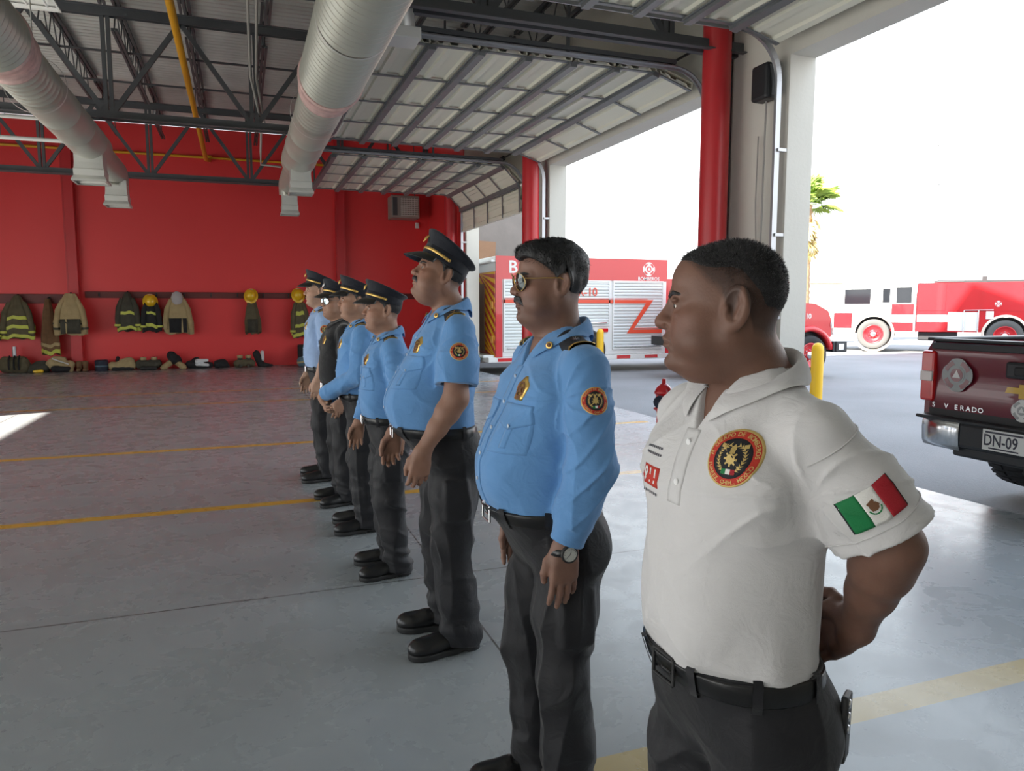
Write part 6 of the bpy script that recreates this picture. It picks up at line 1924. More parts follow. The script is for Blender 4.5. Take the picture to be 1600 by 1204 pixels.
def roundel(t, o, u, v, r, ring='greydecal', inner='burgundy', name='crest', parent=None):
    """maltese-like round crest: lobed grey disc, ring and triangle"""
    o = Vector(o); u = Vector(u); v = Vector(v); n = u.cross(v).normalized()
    pts = []
    for k in range(64):
        a = 2 * PI * k / 64
        rr = r * (1 - .10 * abs(math.sin(2 * a)) ** 6)
        pts.append((rr * math.cos(a), rr * math.sin(a)))
    mb = MB(); mb.prism(pts, o, u, v, n * .004); c = mb.build(name, M[ring], parent or t)
    for q in range(4):      # letter-like cut in each lobe
        a0 = q * PI / 2 + PI / 4
        arc = [((r * .62) * math.cos(a0 + s), (r * .62) * math.sin(a0 + s)) for s in np.linspace(-.5, .5, 7)] + [((r * .88) * math.cos(a0 + s), (r * .88) * math.sin(a0 + s)) for s in np.linspace(.42, -.42, 7)]
        mb = MB(); mb.prism(arc, o + n * .004, u, v, n * .002); mb.build('crest_lobe', M[inner], c)
    mb = MB()
    ringp = [(r * .50 * math.cos(a), r * .50 * math.sin(a)) for a in np.linspace(0, 2 * PI, 28, endpoint=False)]
    mb.prism(ringp, o + n * .006, u, v, n * .002); mb.build('crest_disc', M['reflwhite' if ring != 'greydecal' else 'greydecal'], c)
    ringp = [(x * .80, y * .80) for x, y in ringp]
    mb = MB(); mb.prism(ringp, o + n * .008, u, v, n * .002); mb.build('crest_center', M[inner], c)
    mb = MB(); mb.prism([(-r * .26, -r * .16), (r * .26, -r * .16), (0, r * .30)], o + n * .010, u, v, n * .002); mb.build('crest_triangle', M['reflwhite'], c)
    return c

# ---- pickup truck, tail towards the hall (local: +x forward, y left->right with left = +y world)
def pickup():
    t = thing('pickup_truck', 'burgundy pickup truck with grey round crest on its tailgate, right edge', 'pickup truck', (5.12, 3.42, 0))
    hw = .98
    def side(y, s):
        pts = [(0.06, .62), (.06, 1.16), (.12, 1.24), (2.0, 1.24), (2.0, .62), (1.62, .62)] + [(1.12 + .50 * math.cos(a), .62 + .50 * math.sin(a) * .95) for a in np.linspace(.25, PI - .25, 12)] + [(.62, .56)]
        mb = MB(); mb.prism(pts, (0, y, 0), (1, 0, 0), (0, 0, 1), (0, -s * .10, 0)); return mb.build('bed_side', M['burgundy'], t)
    side(hw, 1); side(-hw, -1)
    mb = MB(); mb.box((1.0, 0, .68), (1.96, 1.8, .06)); mb.build('bed_floor', M['blackmetal'], t)
    for s in (-1, 1):
        mb = MB(); mb.box((1.02, s * (hw - .06), 1.25), (1.92, .14, .03), bev=.01); mb.build('bed_rail', M['blackmetal'], t)
    # tailgate
    mb = MB(); P = []
    for z, x in ((.64, .05), (.70, .02), (.86, .030), (.98, .045), (1.00, .040), (1.12, .028), (1.20, .020), (1.235, .045), (1.24, .09)):
        P.append([Vector((x, y, z)) for y in np.linspace(-hw + .075, hw - .075, 12)])
    mb.grid(P); P2 = [[Vector((.11, y, z)) for y in (-hw + .075, hw - .075)] for z in (.64, 1.24)]; mb.grid(P2, False)
    tg = mb.build('tailgate', M['burgundy'], t)
    mb = MB(); mb.box((.075, 0, 1.245), (.10, 2 * hw - .15, .028), bev=.01); mb.box((.018, 0, 1.20), (.02, 2 * hw - .16, .05), bev=.006); mb.build('tailgate_cap', M['blackmetal'], tg)
    u = (0, -1, 0); v = (0, 0, 1)
    roundel(t, (.014, hw - .31, .985), u, v, .128, 'greydecal', 'burgundy', 'crest', tg)
    mb = MB(); mb.box((.020, .16, 1.055), (.04, .26, .12), bev=.02); hd = mb.build('tailgate_handle', M['blackmetal'], tg)
    mb = MB(); mb.box((-.004, .14, 1.05), (.02, .15, .065), bev=.01); mb.build('handle_lever', M['rubber'], hd)
    mb = MB(); c = Vector((.016, .13, .905))
    pts = [(-.15, -.012), (-.05, -.012), (-.05, -.045), (.05, -.045), (.05, -.012), (.15, -.012), (.165, .03), (.05, .03), (.05, .055), (-.05, .055), (-.05, .03), (-.135, .03)]
    mb.prism(pts, c, u, v, (-.012, 0, 0)); em = mb.build('bow_tie_emblem', M['goldplastic'], tg)
    for ch, y in zip('S V ERADO'.replace(' ', ''), (.86, .75, .665, .615, .565, .515, .465)):
        mb = MB(); flat_text(mb, ch, (.022, y, .735), u, v, .052, True, sx=1.1)
        lt = mb.build('tailgate_letter', M['chrome'], tg); md = lt.modifiers.new('t', 'SOLIDIFY'); md.thickness = .006
    roundel(t, (.018, .155, .775), u, v, .080, 'reflwhite', 'greydecal', 'small_crest', tg)
    # lamps
    for s in (-1, 1):
        y = s * (hw - .055)
        mb = MB(); mb.box((.05, y, .96), (.10, .12, .40), bev=.02); la = mb.build('tail_lamp', M['tail'], t)
        mb = MB(); mb.box((-.001, y, .96), (.02, .105, .08), bev=.006); mb.build('reverse_lens', M['cleartail'], la)
    # bumper: chrome corners, black step
    for s in (-1, 1):
        mb = MB()
        P = []
        for z, o in ((.42, .03), (.46, .0), (.56, -.012), (.63, .0), (.655, .05)):
            P.append([Vector((x + o * .6, s * yy, z)) for x, yy in ((.36, hw + .02), (.10, hw + .02), (-.02, hw - .06), (-.06, hw - .20), (-.075, hw - .42))])
        mb.grid(P)
        bp = mb.build('bumper_corner', M['chrome'], t); md = bp.modifiers.new('t', 'SOLIDIFY'); md.thickness = .012
    mb = MB(); mb.box((.0, 0, .545), (.14, 1.16, .20), bev=.03); mb.box((.05, 0, .645), (.24, 1.9, .028), bev=.01); mb.box((.04, 0, .42), (.12, 1.3, .10), bev=.02); mb.build('bumper_step', M['blackmetal'], bp)
    plate(t, 'licence_plate', 'reflwhite', (-.078, .36, .475), u, v, rect(0, 0, .32, .15), .006, bp)
    lp = [c_ for c_ in bp.children if c_.name.startswith('licence')][0]
    mb = MB(); flat_text(mb, 'DN-09', (-.0855, .352, .545), u, v, .115, True, 'LEFT', sx=.78); mb.build('plate_lettering', M['darktext'], lp)
    mb = MB(); mb.prism(rect(.02, .125, .30, .138), (-.0852, .36, .475), u, v, (-.001, 0, 0)); mb.prism(rect(.05, .012, .27, .022), (-.0852, .36, .475), u, v, (-.001, 0, 0)); mb.build('plate_print', M['darktext'], lp)
    mb = MB(); mb.box((.10, 0, .36), (.16, .09, .09), bev=.01); mb.box((.02, 0, .36), (.02, .13, .13), bev=.01); mb.box((.5, .0, .40), (.9, .12, .12)); mb.build('tow_hitch', M['blackmetal'], t)
    for x in (1.12, 4.55):
        for s in (-1, 1):
            wheel(t, (x, s * .80, .41), .41, .28, (0, s, 0), 'chrome', 'tyre', 'wheel', x < 2)
    # axle, cab and bonnet
    mb = MB(); mb.tube([(1.12, -.7, .41), (1.12, .7, .41)], .06, 10); mb.lathe([(.05, -.16), (.16, -.08), (.16, .08), (.05, .16)], (1.12, 0, .41), 16, (0, 1, 0)); mb.build('rear_axle', M['blackmetal'], t)
    mb = MB()
    cab = [(2.04, .60), (2.04, 1.24), (2.10, 1.74), (2.20, 1.84), (3.25, 1.86), (3.42, 1.80), (3.98, 1.28), (5.20, 1.18), (5.32, .98), (5.32, .55), (5.05, .55)] + [(4.55 + .48 * math.cos(a), .50 + .48 * math.sin(a)) for a in np.linspace(.1, PI - .1, 12)] + [(4.0, .52)]
    mb.prism(cab, (0, hw - .02, 0), (1, 0, 0), (0, 0, 1), (0, -2 * hw + .04, 0)); mb.build('cab', M['burgundy'], t)
    mb = MB(); mb.box((2.055, 0, 1.52), (.05, 1.5, .42), bev=.02); mb.build('rear_window', M['glass'], t)
    for s in (-1, 1):
        mb = MB(); mb.prism([(2.30, 1.30), (2.34, 1.72), (3.25, 1.74), (3.78, 1.30)], (0, s * (hw - .012), 0), (1, 0, 0), (0, 0, 1), (0, s * .008, 0)); mb.build('side_window', M['glass'], t)
    return t
pickup()

# ---- rescue truck seen side on through the bay doors (rear towards the hall)
def rescue():
    t = thing('rescue_truck', 'white and red rescue truck with chevron rear parked beyond the far bay door', 'fire truck', (5.55, 16.2, 0))
    L, W = 4.55, 2.35; zt = 2.68; zb = .34
    # local: x along the truck (away from the hall), y away from the camera
    mb = MB(); mb.box((L / 2, W / 2, (zt + zb) / 2), (L, W, zt - zb), bev=.02); mb.build('body', M['truckwhite'], t)
    u = (1, 0, 0); v = (0, 0, 1)
    plate(t, 'roof_band', 'truckred', (0, -.004, 2.15), u, v, rect(0, 0, L, .53), .014)
    plate(t, 'corner_post', 'truckred', (0, -.005, zb), u, v, rect(0, 0, .16, zt - zb), .016)
    def shutter(x0, z0, x1, z1):
        mb = MB(); P = []
        z = z0
        while z < z1:
            for dz, d in ((0, .0), (.02, -.012), (.055, -.012), (.07, 0)):
                P.append([Vector((x, -.012 + d, z + dz)) for x in (x0, x1)])
            z += .075
        mb.grid(P, False); s = mb.build('shutter', M['shutter'], t)
        mb = MB()
        for a in (rect(x0 - .03, z0 - .03, x0, z1 + .03), rect(x1, z0 - .03, x1 + .03, z1 + .03), rect(x0, z1, x1, z1 + .03), rect(x0, z0 - .03, x1, z0)):
            mb.prism(a, (0, -.004, 0), u, v, (0, -.03, 0))
        mb.build('shutter_frame', M['truckwhite'], s)
        mb = MB(); mb.box(((x0 + x1) / 2, -.04, z0 + .05), (x1 - x0 - .1, .03, .03)); mb.build('lift_bar', M['chrome'], s)
        return s
    shutter(.22, .50, 1.48, 2.12); shutter(1.56, 1.08, 2.92, 2.12); s3 = shutter(3.06, .50, 4.42, 2.12)
    # red stripe ending in a Z
    w = .085
    plate(t, 'stripe', 'orange', (0, -.030, 0), u, v, rect(.18, 1.60, 3.04, 1.60 + w), .004)
    plate(t, 'stripe_thin', 'orange', (0, -.030, 0), u, v, rect(.18, 1.70, 3.04, 1.715), .004)
    z = [(3.06, 1.60), (3.95, 1.60), (3.42, .86), (4.42, .86), (4.42, .95), (3.60, .95), (4.16, 1.685), (3.06, 1.685)]
    plate(t, 'zigzag_stripe', 'orange', (0, -.030, 0), u, v, z, .004)
    z2 = [(3.06, 1.70), (4.00, 1.70), (4.00, 1.715), (3.06, 1.715)]
    plate(t, 'stripe_thin', 'orange', (0, -.030, 0), u, v, z2, .004)
    plate(t, 'stripe_thin', 'orange', (0, -.030, 0), u, v, rect(3.62, .98, 4.42, .995), .004)
    mb = MB(); flat_text(mb, 'B', (.42, -.024, 2.42), u, v, .40, True); mb.build('roof_lettering', M['reflwhite'], t)
    mb = MB(); flat_text(mb, 'R-10', (2.34, -.034, 1.86), u, v, .27, True); mb.build('unit_lettering', M['orange'], t)
    roundel(t, (4.02, -.020, 2.44), u, v, .17, 'reflwhite', 'truckred', 'crest')
    mb = MB(); flat_text(mb, 'BOMBEROS', (4.02, -.024, 2.20), u, v, .12, True); mb.build('crest_lettering', M['reflwhite'], t)
    plate(t, 'side_marker', 'tail', (0, -.02, 0), u, v, rect(2.66, .90, 2.90, .99), .02)
    # wheel arch and wheel
    mb = MB(); mb.lathe([(.50, -.05), (.54, -.05), (.54, .03), (.50, .03)], (2.30, 0, .45), 32, (0, -1, 0), cap=False); mb.lathe([(.50, .012), (.001, .012)], (2.30, 0, .45), 32, (0, -1, 0), cap=False); mb.build('wheel_arch', M['blackmetal'], t)
    wheel(t, (2.30, .02, .43), .43, .26, (0, -1, 0), 'chrome'); wheel(t, (2.30, W - .02, .43), .43, .26, (0, 1, 0), 'chrome')
    # skirt with red and white blocks
    mb = MB(); mb.box((L / 2, W / 2, .28), (L + .35, W + .02, .12), bev=.01); sk = mb.build('skirt', M['reflwhite'], t)
    for k in range(6):
        if k == 3: continue
        plate(t, 'skirt_reflector', 'tail', (0, -.012, .22), u, v, rect(.05 + k * .78, .02, .42 + k * .78, .10), .004, sk)
    # rear face: chevrons, brown hatch, lamps
    ur = (0, -1, 0)
    rb = plate(t, 'rear_panel', 'truckred', (-.004, W, zb), ur, v, rect(0, 0, W, zt - zb - .35), .012)
    mb = MB()
    for s in (0, 1):
        for k in range(12):
            z0 = k * .22 - .5
            a = [(0, z0), (0, z0 + .11), (W / 2, z0 + .11 + .75), (W / 2, z0 + .75)]
            a = [(x, min(max(z_, .0), 1.98)) for x, z_ in a]
            if max(q[1] for q in a) - min(q[1] for q in a) < .05: continue
            if s: a = [(W - x, z_) for x, z_ in a][::-1]
            mb.prism(a, (-.016, W, zb), ur, v, (-.004, 0, 0))
    mb.build('chevron', M['yellow'], rb)
    plate(t, 'rear_hatch', 'tanhatch', (-.022, W - .55, zb + .1), ur, v, rect(0, 0, 1.05, 1.62), .02, rb)
    mb = MB(); flat_text(mb, '8-6', (-.046, W - 1.08, 1.75), ur, v, .22, True); mb.build('hatch_lettering', M['darktext'], rb)
    for y in (.16, W - .16):
        for z_ in (.75, 1.55):
            mb = MB(); mb.box((-.03, y, z_), (.05, .14, .18), bev=.02); mb.build('rear_lamp', M['amber'], t)
    # white hose gear on top of the rear
    mb = MB(); mb.box((-.05, W / 2, zt - .12), (.12, W, .06), bev=.02); mb.tube([(-.10, W - .05, zt - .1), (-.14, W - .05, zt - .3), (-.10, W - .1, zt - .45), (-.12, W - .5, zt - .45)], .06, 10); mb.build('rear_handrail', M['reflwhite'], t)
    mb = MB(); mb.box((-.14, W / 2, .36), (.30, W * .96, .06), bev=.01); mb.build('tail_step', M['shutter'], t)
    # cab beyond
    mb = MB(); mb.prism([(L, .34), (L, 2.22), (L + 1.0, 2.22), (L + 1.55, 1.55), (L + 2.6, 1.35), (L + 2.7, .5), (L + 2.6, .34)], (0, .1, 0), u, v, (0, W - .2, 0)); mb.build('cab', M['truckred'], t)
    mb = MB(); mb.prism([(L + .25, 1.5), (L + .25, 2.1), (L + .95, 2.1), (L + 1.35, 1.5)], (0, .092, 0), u, v, (0, -.008, 0)); mb.build('cab_window', M['glass'], t)
    wheel(t, (L + 1.9, .10, .43), .43, .26, (0, -1, 0), 'chrome'); wheel(t, (L + 1.9, W - .1, .43), .43, .26, (0, 1, 0), 'chrome')
    return t
M['tanhatch'] = mat('brown_hatch_panel', (.30, .20, .14), .5)
rescue()

# ---- pumper in the sun, far right
M['archbeige'] = mat('arch_beige', (.62, .52, .44), .5)
def engine():
    ang = math.atan2(-.78, .62)
    t = thing('fire_engine', 'long red and white fire engine standing in the sun at the far right', 'fire engine', (21.47, 20.53, 0), ang)
    # local x: towards the rear, y: away from the camera, front wheel at x=0 ; side face y=-.02
    W = 2.4; u = (1, 0, 0); v = (0, 0, 1); y0 = -.05
    mb = MB(); mb.prism([(-1.35, .55), (-1.35, 1.3), (-1.22, 2.28), (-1.05, 2.38), (1.32, 2.40), (1.32, .62), (.62, .62)] + [(.62 * math.cos(a), .55 + .62 * math.sin(a)) for a in np.linspace(.15, PI - .15, 14)] + [(-.62, .55)], (0, y0, 0), u, v, (0, W, 0)); mb.build('cab', M['truckwhite'], t)
    plate(t, 'cab_door', 'truckred', (0, y0 - .002, 0), u, v, rect(.55, .66, 1.25, 1.62), .012)
    plate(t, 'door_stripe', 'truckwhite', (0, y0 - .016, 0), u, v, rect(.55, .98, 1.25, 1.24), .006)
    for a in (rect(-1.0, 1.62, -.15, 2.15), rect(.25, 1.68, .48, 2.16), rect(.68, 1.66, 1.16, 2.20)):
        plate(t, 'cab_window', 'glass', (0, y0 - .002, 0), u, v, a, .014)
    plate(t, 'lower_panel', 'truckred', (0, y0 - .001, 0), u, v, rect(-1.34, .75, -.72, 1.30), .010)
    plate(t, 'windscreen', 'glass', (-1.345, W - .15, 1.36), (0, -1, 0), (.13, 0, .98), rect(0, 0, W - .3, .80), .012)
    mb = MB(); mb.box((-1.45, W / 2 + y0, .62), (.25, W, .32), bev=.03); mb.build('front_bumper', M['chrome'], t)
    mb = MB(); mb.box((.7, W / 2 + y0, 2.46), (.5, 1.6, .12), bev=.03); mb.build('light_bar', M['truckwhite'], t)
    mb = MB(); mb.prism([(1.34, .66), (1.34, 2.34), (6.4, 2.34), (6.4, .66), (4.62, .66)] + [(3.96 + .66 * math.cos(a), .58 + .66 * math.sin(a)) for a in np.linspace(.13, PI - .13, 14)] + [(3.3, .66)], (0, y0, 0), u, v, (0, W, 0)); bd = mb.build('body', M['truckred'], t)
    plate(t, 'side_stripe', 'truckwhite', (0, y0 - .002, 0), u, v, rect(1.36, 1.00, 3.2, 1.24), .01, bd)
    for x, x1 in ((1.36, 2.22), (2.26, 3.20), (3.24, 4.70), (4.74, 5.6)):
        plate(t, 'compartment_door', 'truckred', (0, y0 - .002, 0), u, v, rect(x + .02, 1.38, x1 - .02, 2.28), .010, bd)
    plate(t, 'pump_panel', 'truckwhite', (0, y0 - .003, 0), u, v, rect(2.30, .70, 3.16, 1.34), .014, bd)
    mb = MB()
    for x in (2.76, 3.18): mb.tube([(x, y0 - .05, .66), (x, y0 - .05, 1.40)], .018, 8)
    mb.tube([(2.76, y0 - .05, 1.40), (3.6, y0 - .05, 1.42)], .014, 8)
    mb.tube([(1.30, y0 - .05, .7), (1.30, y0 - .05, 2.0)], .016, 8)
    mb.build('grab_rail', M['chrome'], t)
    mb = MB(); mb.box((3.5, y0 - .03, 1.24), (.22, .06, .26), bev=.01); mb.build('valve_panel', M['truckwhite'], t)
    roundel(t, (3.72, y0 - .016, 1.62), u, v, .10, 'reflwhite', 'truckred', 'crest', bd)
    mb = MB(); mb.box((3.6, W / 2 + y0, 2.40), (3.6, .5, .10), bev=.02); mb.tube([(1.9, W * .3, 2.40), (2.7, W * .3, 2.40)], .06, 10); mb.box((3.3, .5, 2.44), (.14, .14, .24)); mb.build('roof_gear', M['blackmetal'], t)
    for x in (0, 3.96):
        mb = MB(); mb.lathe([(.60, -.02), (.68, -.02), (.68, .05), (.60, .05)], (x, y0, .58), 36, (0, -1, 0), cap=False); mb.build('wheel_arch', M['archbeige'], t)
        wheel(t, (x, y0 + .10, .54), .54, .30, (0, -1, 0), 'truckred', 'greytyre'); wheel(t, (x, W + y0 - .1, .54), .54, .30, (0, 1, 0), 'truckred', 'greytyre')
    mb = MB(); mb.box((2.0, W / 2 + y0, .50), (1.2, W * .8, .32), bev=.04); mb.box((1.9, W / 2 + y0, .9), (5.5, W * .7, .5)); mb.build('chassis_tank', M['blackmetal'], t)
    return t
engine()

# ---- front of a red truck standing beside the white pier
def redtruck():
    ang = math.atan2(-.05, .99)
    t = thing('red_truck', 'front of a red truck with black bumper beside the white door pier', 'truck', (11.90, 13.15, 0), ang)
    # local x forward (to the right of the view), y away from the camera; wheel centre at x=0, near side y=0
    W = 2.1; u = (1, 0, 0); v = (0, 0, 1)
    prof = [(-1.15, .60), (-1.15, 1.40), (-.55, 1.62), (.15, 1.58), (.50, 1.42), (.60, 1.20), (.60, .85), (.52, .80)] + [(.56 * math.cos(a), .42 + .56 * math.sin(a)) for a in np.linspace(.6, PI - .35, 12)] 
    mb = MB(); mb.prism(prof, (0, .02, 0), u, v, (0, W, 0)); mb.build('bonnet', M['truckred'], t)
    mb = MB(); A_ = np.linspace(rad(12), rad(175), 18)
    mb.grid([[Vector((r_ * math.cos(a), y_, .44 + r_ * math.sin(a))) for r_, y_ in ((.53, .12), (.53, -.05), (.57, -.075), (.63, -.06), (.66, .02), (.64, .14))] for a in A_])
    fe = mb.build('fender', M['truckred'], t); md = fe.modifiers.new('t', 'SOLIDIFY'); md.thickness = .008
    mb = MB(); mb.prism([(.54 * math.cos(a), .44 + .54 * math.sin(a)) for a in np.linspace(0, PI, 16)], (0, .16, 0), u, v, (0, .02, 0)); mb.build('wheel_well', M['blackmetal'], fe)
    mb = MB(); mb.box((-1.72, W / 2, 1.36), (1.15, W, 1.5), bev=.08); mb.build('cab', M['truckred'], t)
    plate(t, 'side_window', 'glass', (0, -.004, 0), u, v, [(-2.15, 1.45), (-1.25, 1.45), (-1.4, 1.98), (-2.15, 1.98)], .012)
    mb = MB(); mb.prism([(-1.16, 1.45), (-1.12, 1.45), (-1.20, 2.05), (-1.24, 2.05)], (0, .15, 0), u, v, (0, W - .3, 0)); mb.build('windscreen', M['glass'], t)
    mb = MB(); mb.box((.64, W / 2, 1.0), (.06, W * .6, .42), bev=.02)
    for k in range(5): mb.box((.68, W / 2, .84 + k * .08), (.03, W * .56, .02))
    mb.build('grille', M['chrome'], t)
    mb = MB(); mb.box((.72, W / 2, .62), (.26, W + .16, .24), bev=.02); mb.box((.80, -.06, .62), (.30, .10, .24), bev=.02); mb.build('bumper', M['blackmetal'], t)
    mb = MB(); mb.box((.78, -.118, .62), (.14, .012, .13), bev=.004); mb.build('bumper_reflector', M['reflwhite'], t)
    mb = MB(); flat_text(mb, 'SA-10', (-.15, .012, 1.30), u, v, .16, True); mb.build('unit_lettering', M['reflwhite'], t)
    mb = MB(); mb.lathe([(.03, 0), (.11, .03), (.11, .06), (.001, .065)], (.58, .10, 1.12), 16, (1, -.3, 0)); mb.build('headlamp', M['reflwhite'], t)
    wheel(t, (0, .05, .44), .44, .26, (0, -1, 0), 'truckred'); wheel(t, (0, W - .05, .44), .44, .26, (0, 1, 0), 'truckred')
    mb = MB(); mb.box((-1.6, W / 2, .75), (3.0, 1.0, .2)); mb.build('chassis', M['blackmetal'], t)
    return t
redtruck()

# ---- bollards, hydrant, palm, pole, walls
for x, y, lab in ((7.72, 8.35, 'yellow steel bollard standing before the red truck wheel'), (7.95, 15.6, 'yellow bollard against the side of the white and red rescue truck')):
    t = thing('bollard', lab, 'bollard', (x, y, -.09))
    mb = MB(); mb.lathe([(.085, 0), (.085, .98), (.075, 1.04), (.045, 1.08), (.001, 1.09)], (0, 0, 0), 24); mb.build('post', M['yellow'], t)
    mb = MB(); mb.lathe([(.15, 0), (.15, .015), (.09, .05)], (0, 0, 0), 24); mb.build('footing', M['apron'], t)
t = thing('fire_hydrant', 'red fire hydrant with dark blue outlet cap beside the nearest red column', 'hydrant', (4.42, 7.10, 0), rad(20))
mb = MB(); mb.lathe([(.15, 0), (.15, .03), (.10, .05), (.095, .42), (.12, .44), (.12, .47), (.105, .50), (.11, .66), (.13, .67), (.13, .70), (.10, .76), (.05, .81), (.03, .82), (.03, .88), (.001, .89)], (0, 0, 0), 24); mb.build('barrel', M['truckred'], t)
for a in (205, 25, 295):
    d = Vector((math.cos(rad(a)), math.sin(rad(a)), 0))
    mb = MB(); mb.lathe([(.07, .08), (.07, .15), (.085, .15), (.085, .18)], (0, 0, .58), 18, d); n = mb.build('outlet_nozzle', M['truckred'], t)
    mb = MB(); mb.lathe([(.080, .18), (.088, .185), (.088, .24), (.04, .25), (.035, .28), (.001, .28)], (0, 0, .58), 10, d); mb.build('outlet_cap', M['darkbluebag'], n)
    mb = MB(); mb.tube([d * .22 + Vector((0, 0, .50)), d * .18 + Vector((0, 0, .40)), d * .10 + Vector((0, 0, .42))], .008, 6); mb.build('chain', M['blackmetal'], n)
mb = MB()
for k in range(6):
    a = k * PI / 3; mb.lathe([(.012, -.012), (.012, .02)], (.125 * math.cos(a), .125 * math.sin(a), .455), 6)
mb.build('flange_bolt', M['truckred'], t); t.scale = (.8, .8, .8)

def palm(x, y, h, lab):
    t = thing('palm_tree', lab, 'palm tree', (x, y, -.09)); rs = np.random.RandomState(4)
    mb = MB(); pts = []; z = 0
    rows = []
    for k in range(46):
        zz = h * k / 45; r = .24 + .10 * (1 - k / 45) ** 3 + (.03 if k % 2 else 0)
        rows.append([Vector((r * math.cos(a) , r * math.sin(a), zz)) for a in np.linspace(0, 2 * PI, 16, endpoint=False)])
    mb.grid(rows, True, True); mb.build('trunk', M['bark'], t)
    def fan(c, d, L, R, up):
        """fan leaf: stalk and pleated blades"""
        d = Vector(d).normalized(); s = d.cross(Vector(up))
        if s.length < .1: s = Vector((1, 0, 0))
        s.normalize(); n = s.cross(d).normalized(); c = Vector(c)
        e = c + d * L
        mb = MB(); mb.tube([c, c + d * L * .5 + n * .04, e], [.025, .018, .012], 6)
        m = 22
        for i in range(m):
            a = rad(-115 + 230 * i / (m - 1)); b = d * math.cos(a) + s * math.sin(a)
            rr = R * (.75 + .25 * math.cos(a)) * rs.uniform(.9, 1.05)
            w = .045
            q = d * -math.sin(a) + s * math.cos(a)
            tip = e + b * rr + Vector((0, 0, -.28 * rr * rs.uniform(.4, 1.2)))
            mid = e + b * rr * .55 - n * .02
            mb.add([e, mid + q * w + n * .02, tip, mid - q * w - n * .0], [(0, 1, 2), (0, 2, 3)])
        return mb
    for k in range(30):
        a = rs.uniform(0, 2 * PI); el = rad(rs.uniform(-25, 80))
        d = (math.cos(a) * math.cos(el), math.sin(a) * math.cos(el), math.sin(el))
        fan((0, 0, h + .05), d, rs.uniform(.55, .95), rs.uniform(.65, .9), (0, 0, 1)).build('frond', M['frond'], t)
    for k in range(26):
        a = rs.uniform(0, 2 * PI); el = rad(rs.uniform(-80, -50))
        d = (math.cos(a) * math.cos(el), math.sin(a) * math.cos(el), math.sin(el))
        fan((.12 * math.cos(a), .12 * math.sin(a), h - rs.uniform(.1, 1.5)), d, rs.uniform(.4, .7), rs.uniform(.5, .7), (0, 0, 1)).build('dry_frond', M['dryfrond'], t)
palm(22.8, 25.7, 5.9, 'tall fan palm behind the red truck with dry fronds under its green crown')
t = thing('utility_pole', 'thin pale utility pole rising behind the fire engine', 'pole', (36.5, 31.0, -.09))
mb = MB(); mb.tube([(0, 0, 0), (0, 0, 12.5)], [.16, .10], 12); mb.build('mast', M['apron'], t)
mb = MB(); mb.box((0, 0, 10.5), (1.6, .1, .1)); mb.box((0, 0, 8.6), (.3, .3, .5)); mb.build('cross_arm', M['apron'], t)
# continuation of the building beyond the far bay
mb = MB(); mb.box((7.0, YB + .3, 3.0), (3.4, .5, 6.2)); o = mb.build('wall_outer', M['greyblock']); tag(o, kind='structure')
t = thing('wall_patch', 'brown cement repair patch on the grey block wall seen through the far bay', 'patch', (6.55, YB + .04, 3.05))
mb = MB(); mb.prism([(-.35, -.35), (.33, -.36), (.36, .30), (-.33, .33)], (0, 0, 0), (1, 0, 0), (0, 0, 1), (0, -.012, 0)); mb.build('cement', M['brownpatch'], t)
t = thing('flood_light', 'small cream flood light on the grey block wall beside the far red column', 'light', (7.75, YB - .02, 2.95))
mb = MB(); mb.box((0, -.10, 0), (.30, .16, .26), Euler((rad(-20), 0, 0)), .03); mb.build('lamp_head', mat('cream_lamp_housing', (.72, .62, .42), .5), t)
mb = MB(); mb.box((.0, .0, 0), (.12, .16, .20), bev=.02); mb.build('bracket', M['blackmetal'], t)
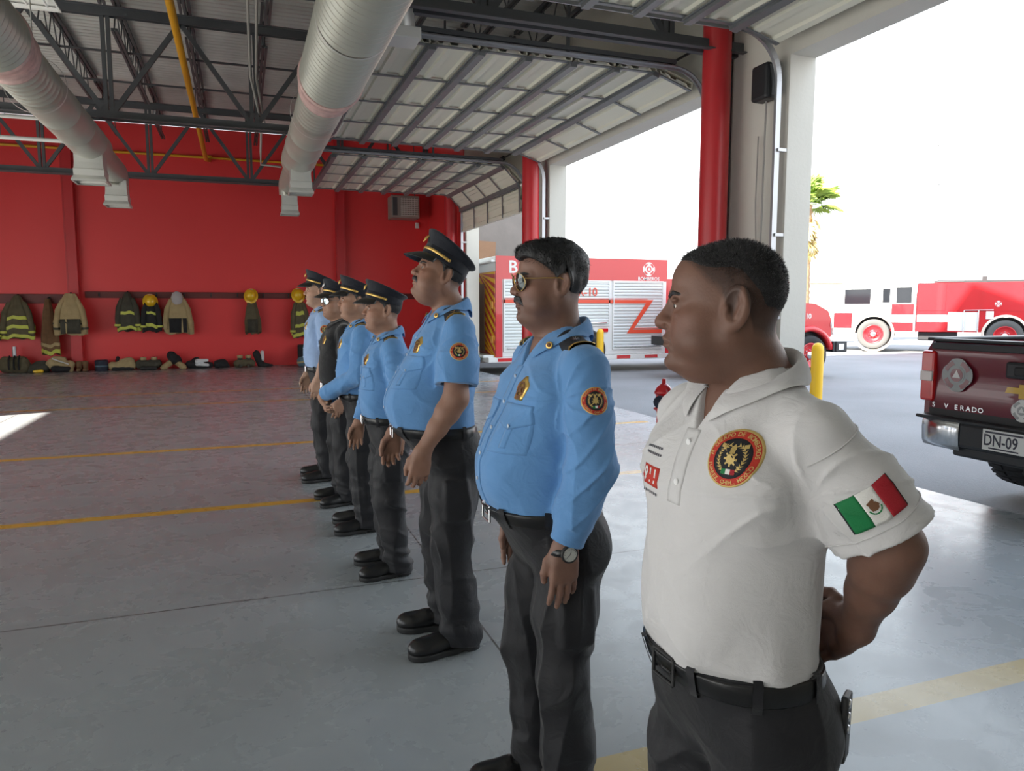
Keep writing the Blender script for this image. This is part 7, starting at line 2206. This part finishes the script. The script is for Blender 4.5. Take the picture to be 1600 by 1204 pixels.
# far boundary wall and a low house
mb = MB(); mb.box((45, 42, 1.1), (90, .3, 2.4), Euler((0, 0, rad(-20)))); o = mb.build('wall_boundary', M['farwall']); tag(o, kind='structure')
t = thing('house', 'low cream house beyond the boundary wall, washed out by sunlight', 'house', (47, 50, -.09), rad(-20))
mb = MB(); mb.box((0, 0, 1.8), (12, 7, 3.6)); mb.build('walls', M['farwall'], t)
mb = MB(); mb.box((0, 0, 3.7), (12.6, 7.6, .3)); mb.build('roof_slab', M['whiteplaster'], t)
for x in (-3.5, 0, 3.5):
    mb = MB(); mb.box((x, -3.52, 1.9), (1.4, .08, 1.2)); mb.build('window', M['glass'], t)
# ------------------------------------------------------------------ light
w = bpy.data.worlds.new('world'); SC.world = w; w.use_nodes = True
nt = w.node_tree; bg = nt.nodes['Background']
tc = nt.nodes.new('ShaderNodeTexCoord'); sp = nt.nodes.new('ShaderNodeSeparateXYZ'); nt.links.new(tc.outputs['Generated'], sp.inputs[0])
rp = nt.nodes.new('ShaderNodeValToRGB'); nt.links.new(sp.outputs['Z'], rp.inputs['Fac'])
rp.color_ramp.elements[0].position = .0; rp.color_ramp.elements[0].color = (1.0, .99, .97, 1)
rp.color_ramp.elements[1].position = .8; rp.color_ramp.elements[1].color = (.66, .80, 1.0, 1)
e = rp.color_ramp.elements.new(.25); e.color = (.88, .95, 1.0, 1)
nt.links.new(rp.outputs['Color'], bg.inputs['Color'])
bg.inputs['Strength'].default_value = 1.0
sd = Vector((.958, .287, -.625)).normalized()
sl = bpy.data.lights.new('sun', 'SUN'); sl.energy = 8.0; sl.angle = rad(.6); sl.color = (1.0, .93, .82)
so = bpy.data.objects.new('sun', sl); COL.objects.link(so); so.rotation_euler = sd.to_track_quat('-Z', 'Y').to_euler()
SC.view_settings.exposure = 1.85
# ------------------------------------------------------------------ camera
CAM_F = 1150.0; CAM_H = 122.0
cam_d = bpy.data.cameras.new('camera'); cam = bpy.data.objects.new('camera', cam_d); COL.objects.link(cam)
cam_d.sensor_fit = 'HORIZONTAL'; cam_d.sensor_width = 36.0; cam_d.lens = CAM_F / 1600.0 * 36.0
cam_d.clip_start = .05; cam_d.clip_end = 500
cam.location = (0, 0, 1.5)
_p = math.atan(CAM_H / CAM_F); _y = math.atan(425 / math.hypot(CAM_F, CAM_H))
cam.rotation_euler = (PI / 2 - _p, 0, -_y)
SC.camera = cam
SC.view_settings.view_transform = 'Standard'; SC.view_settings.look = 'None'; SC.view_settings.gamma = 1.0
SC.view_settings.use_curve_mapping = False
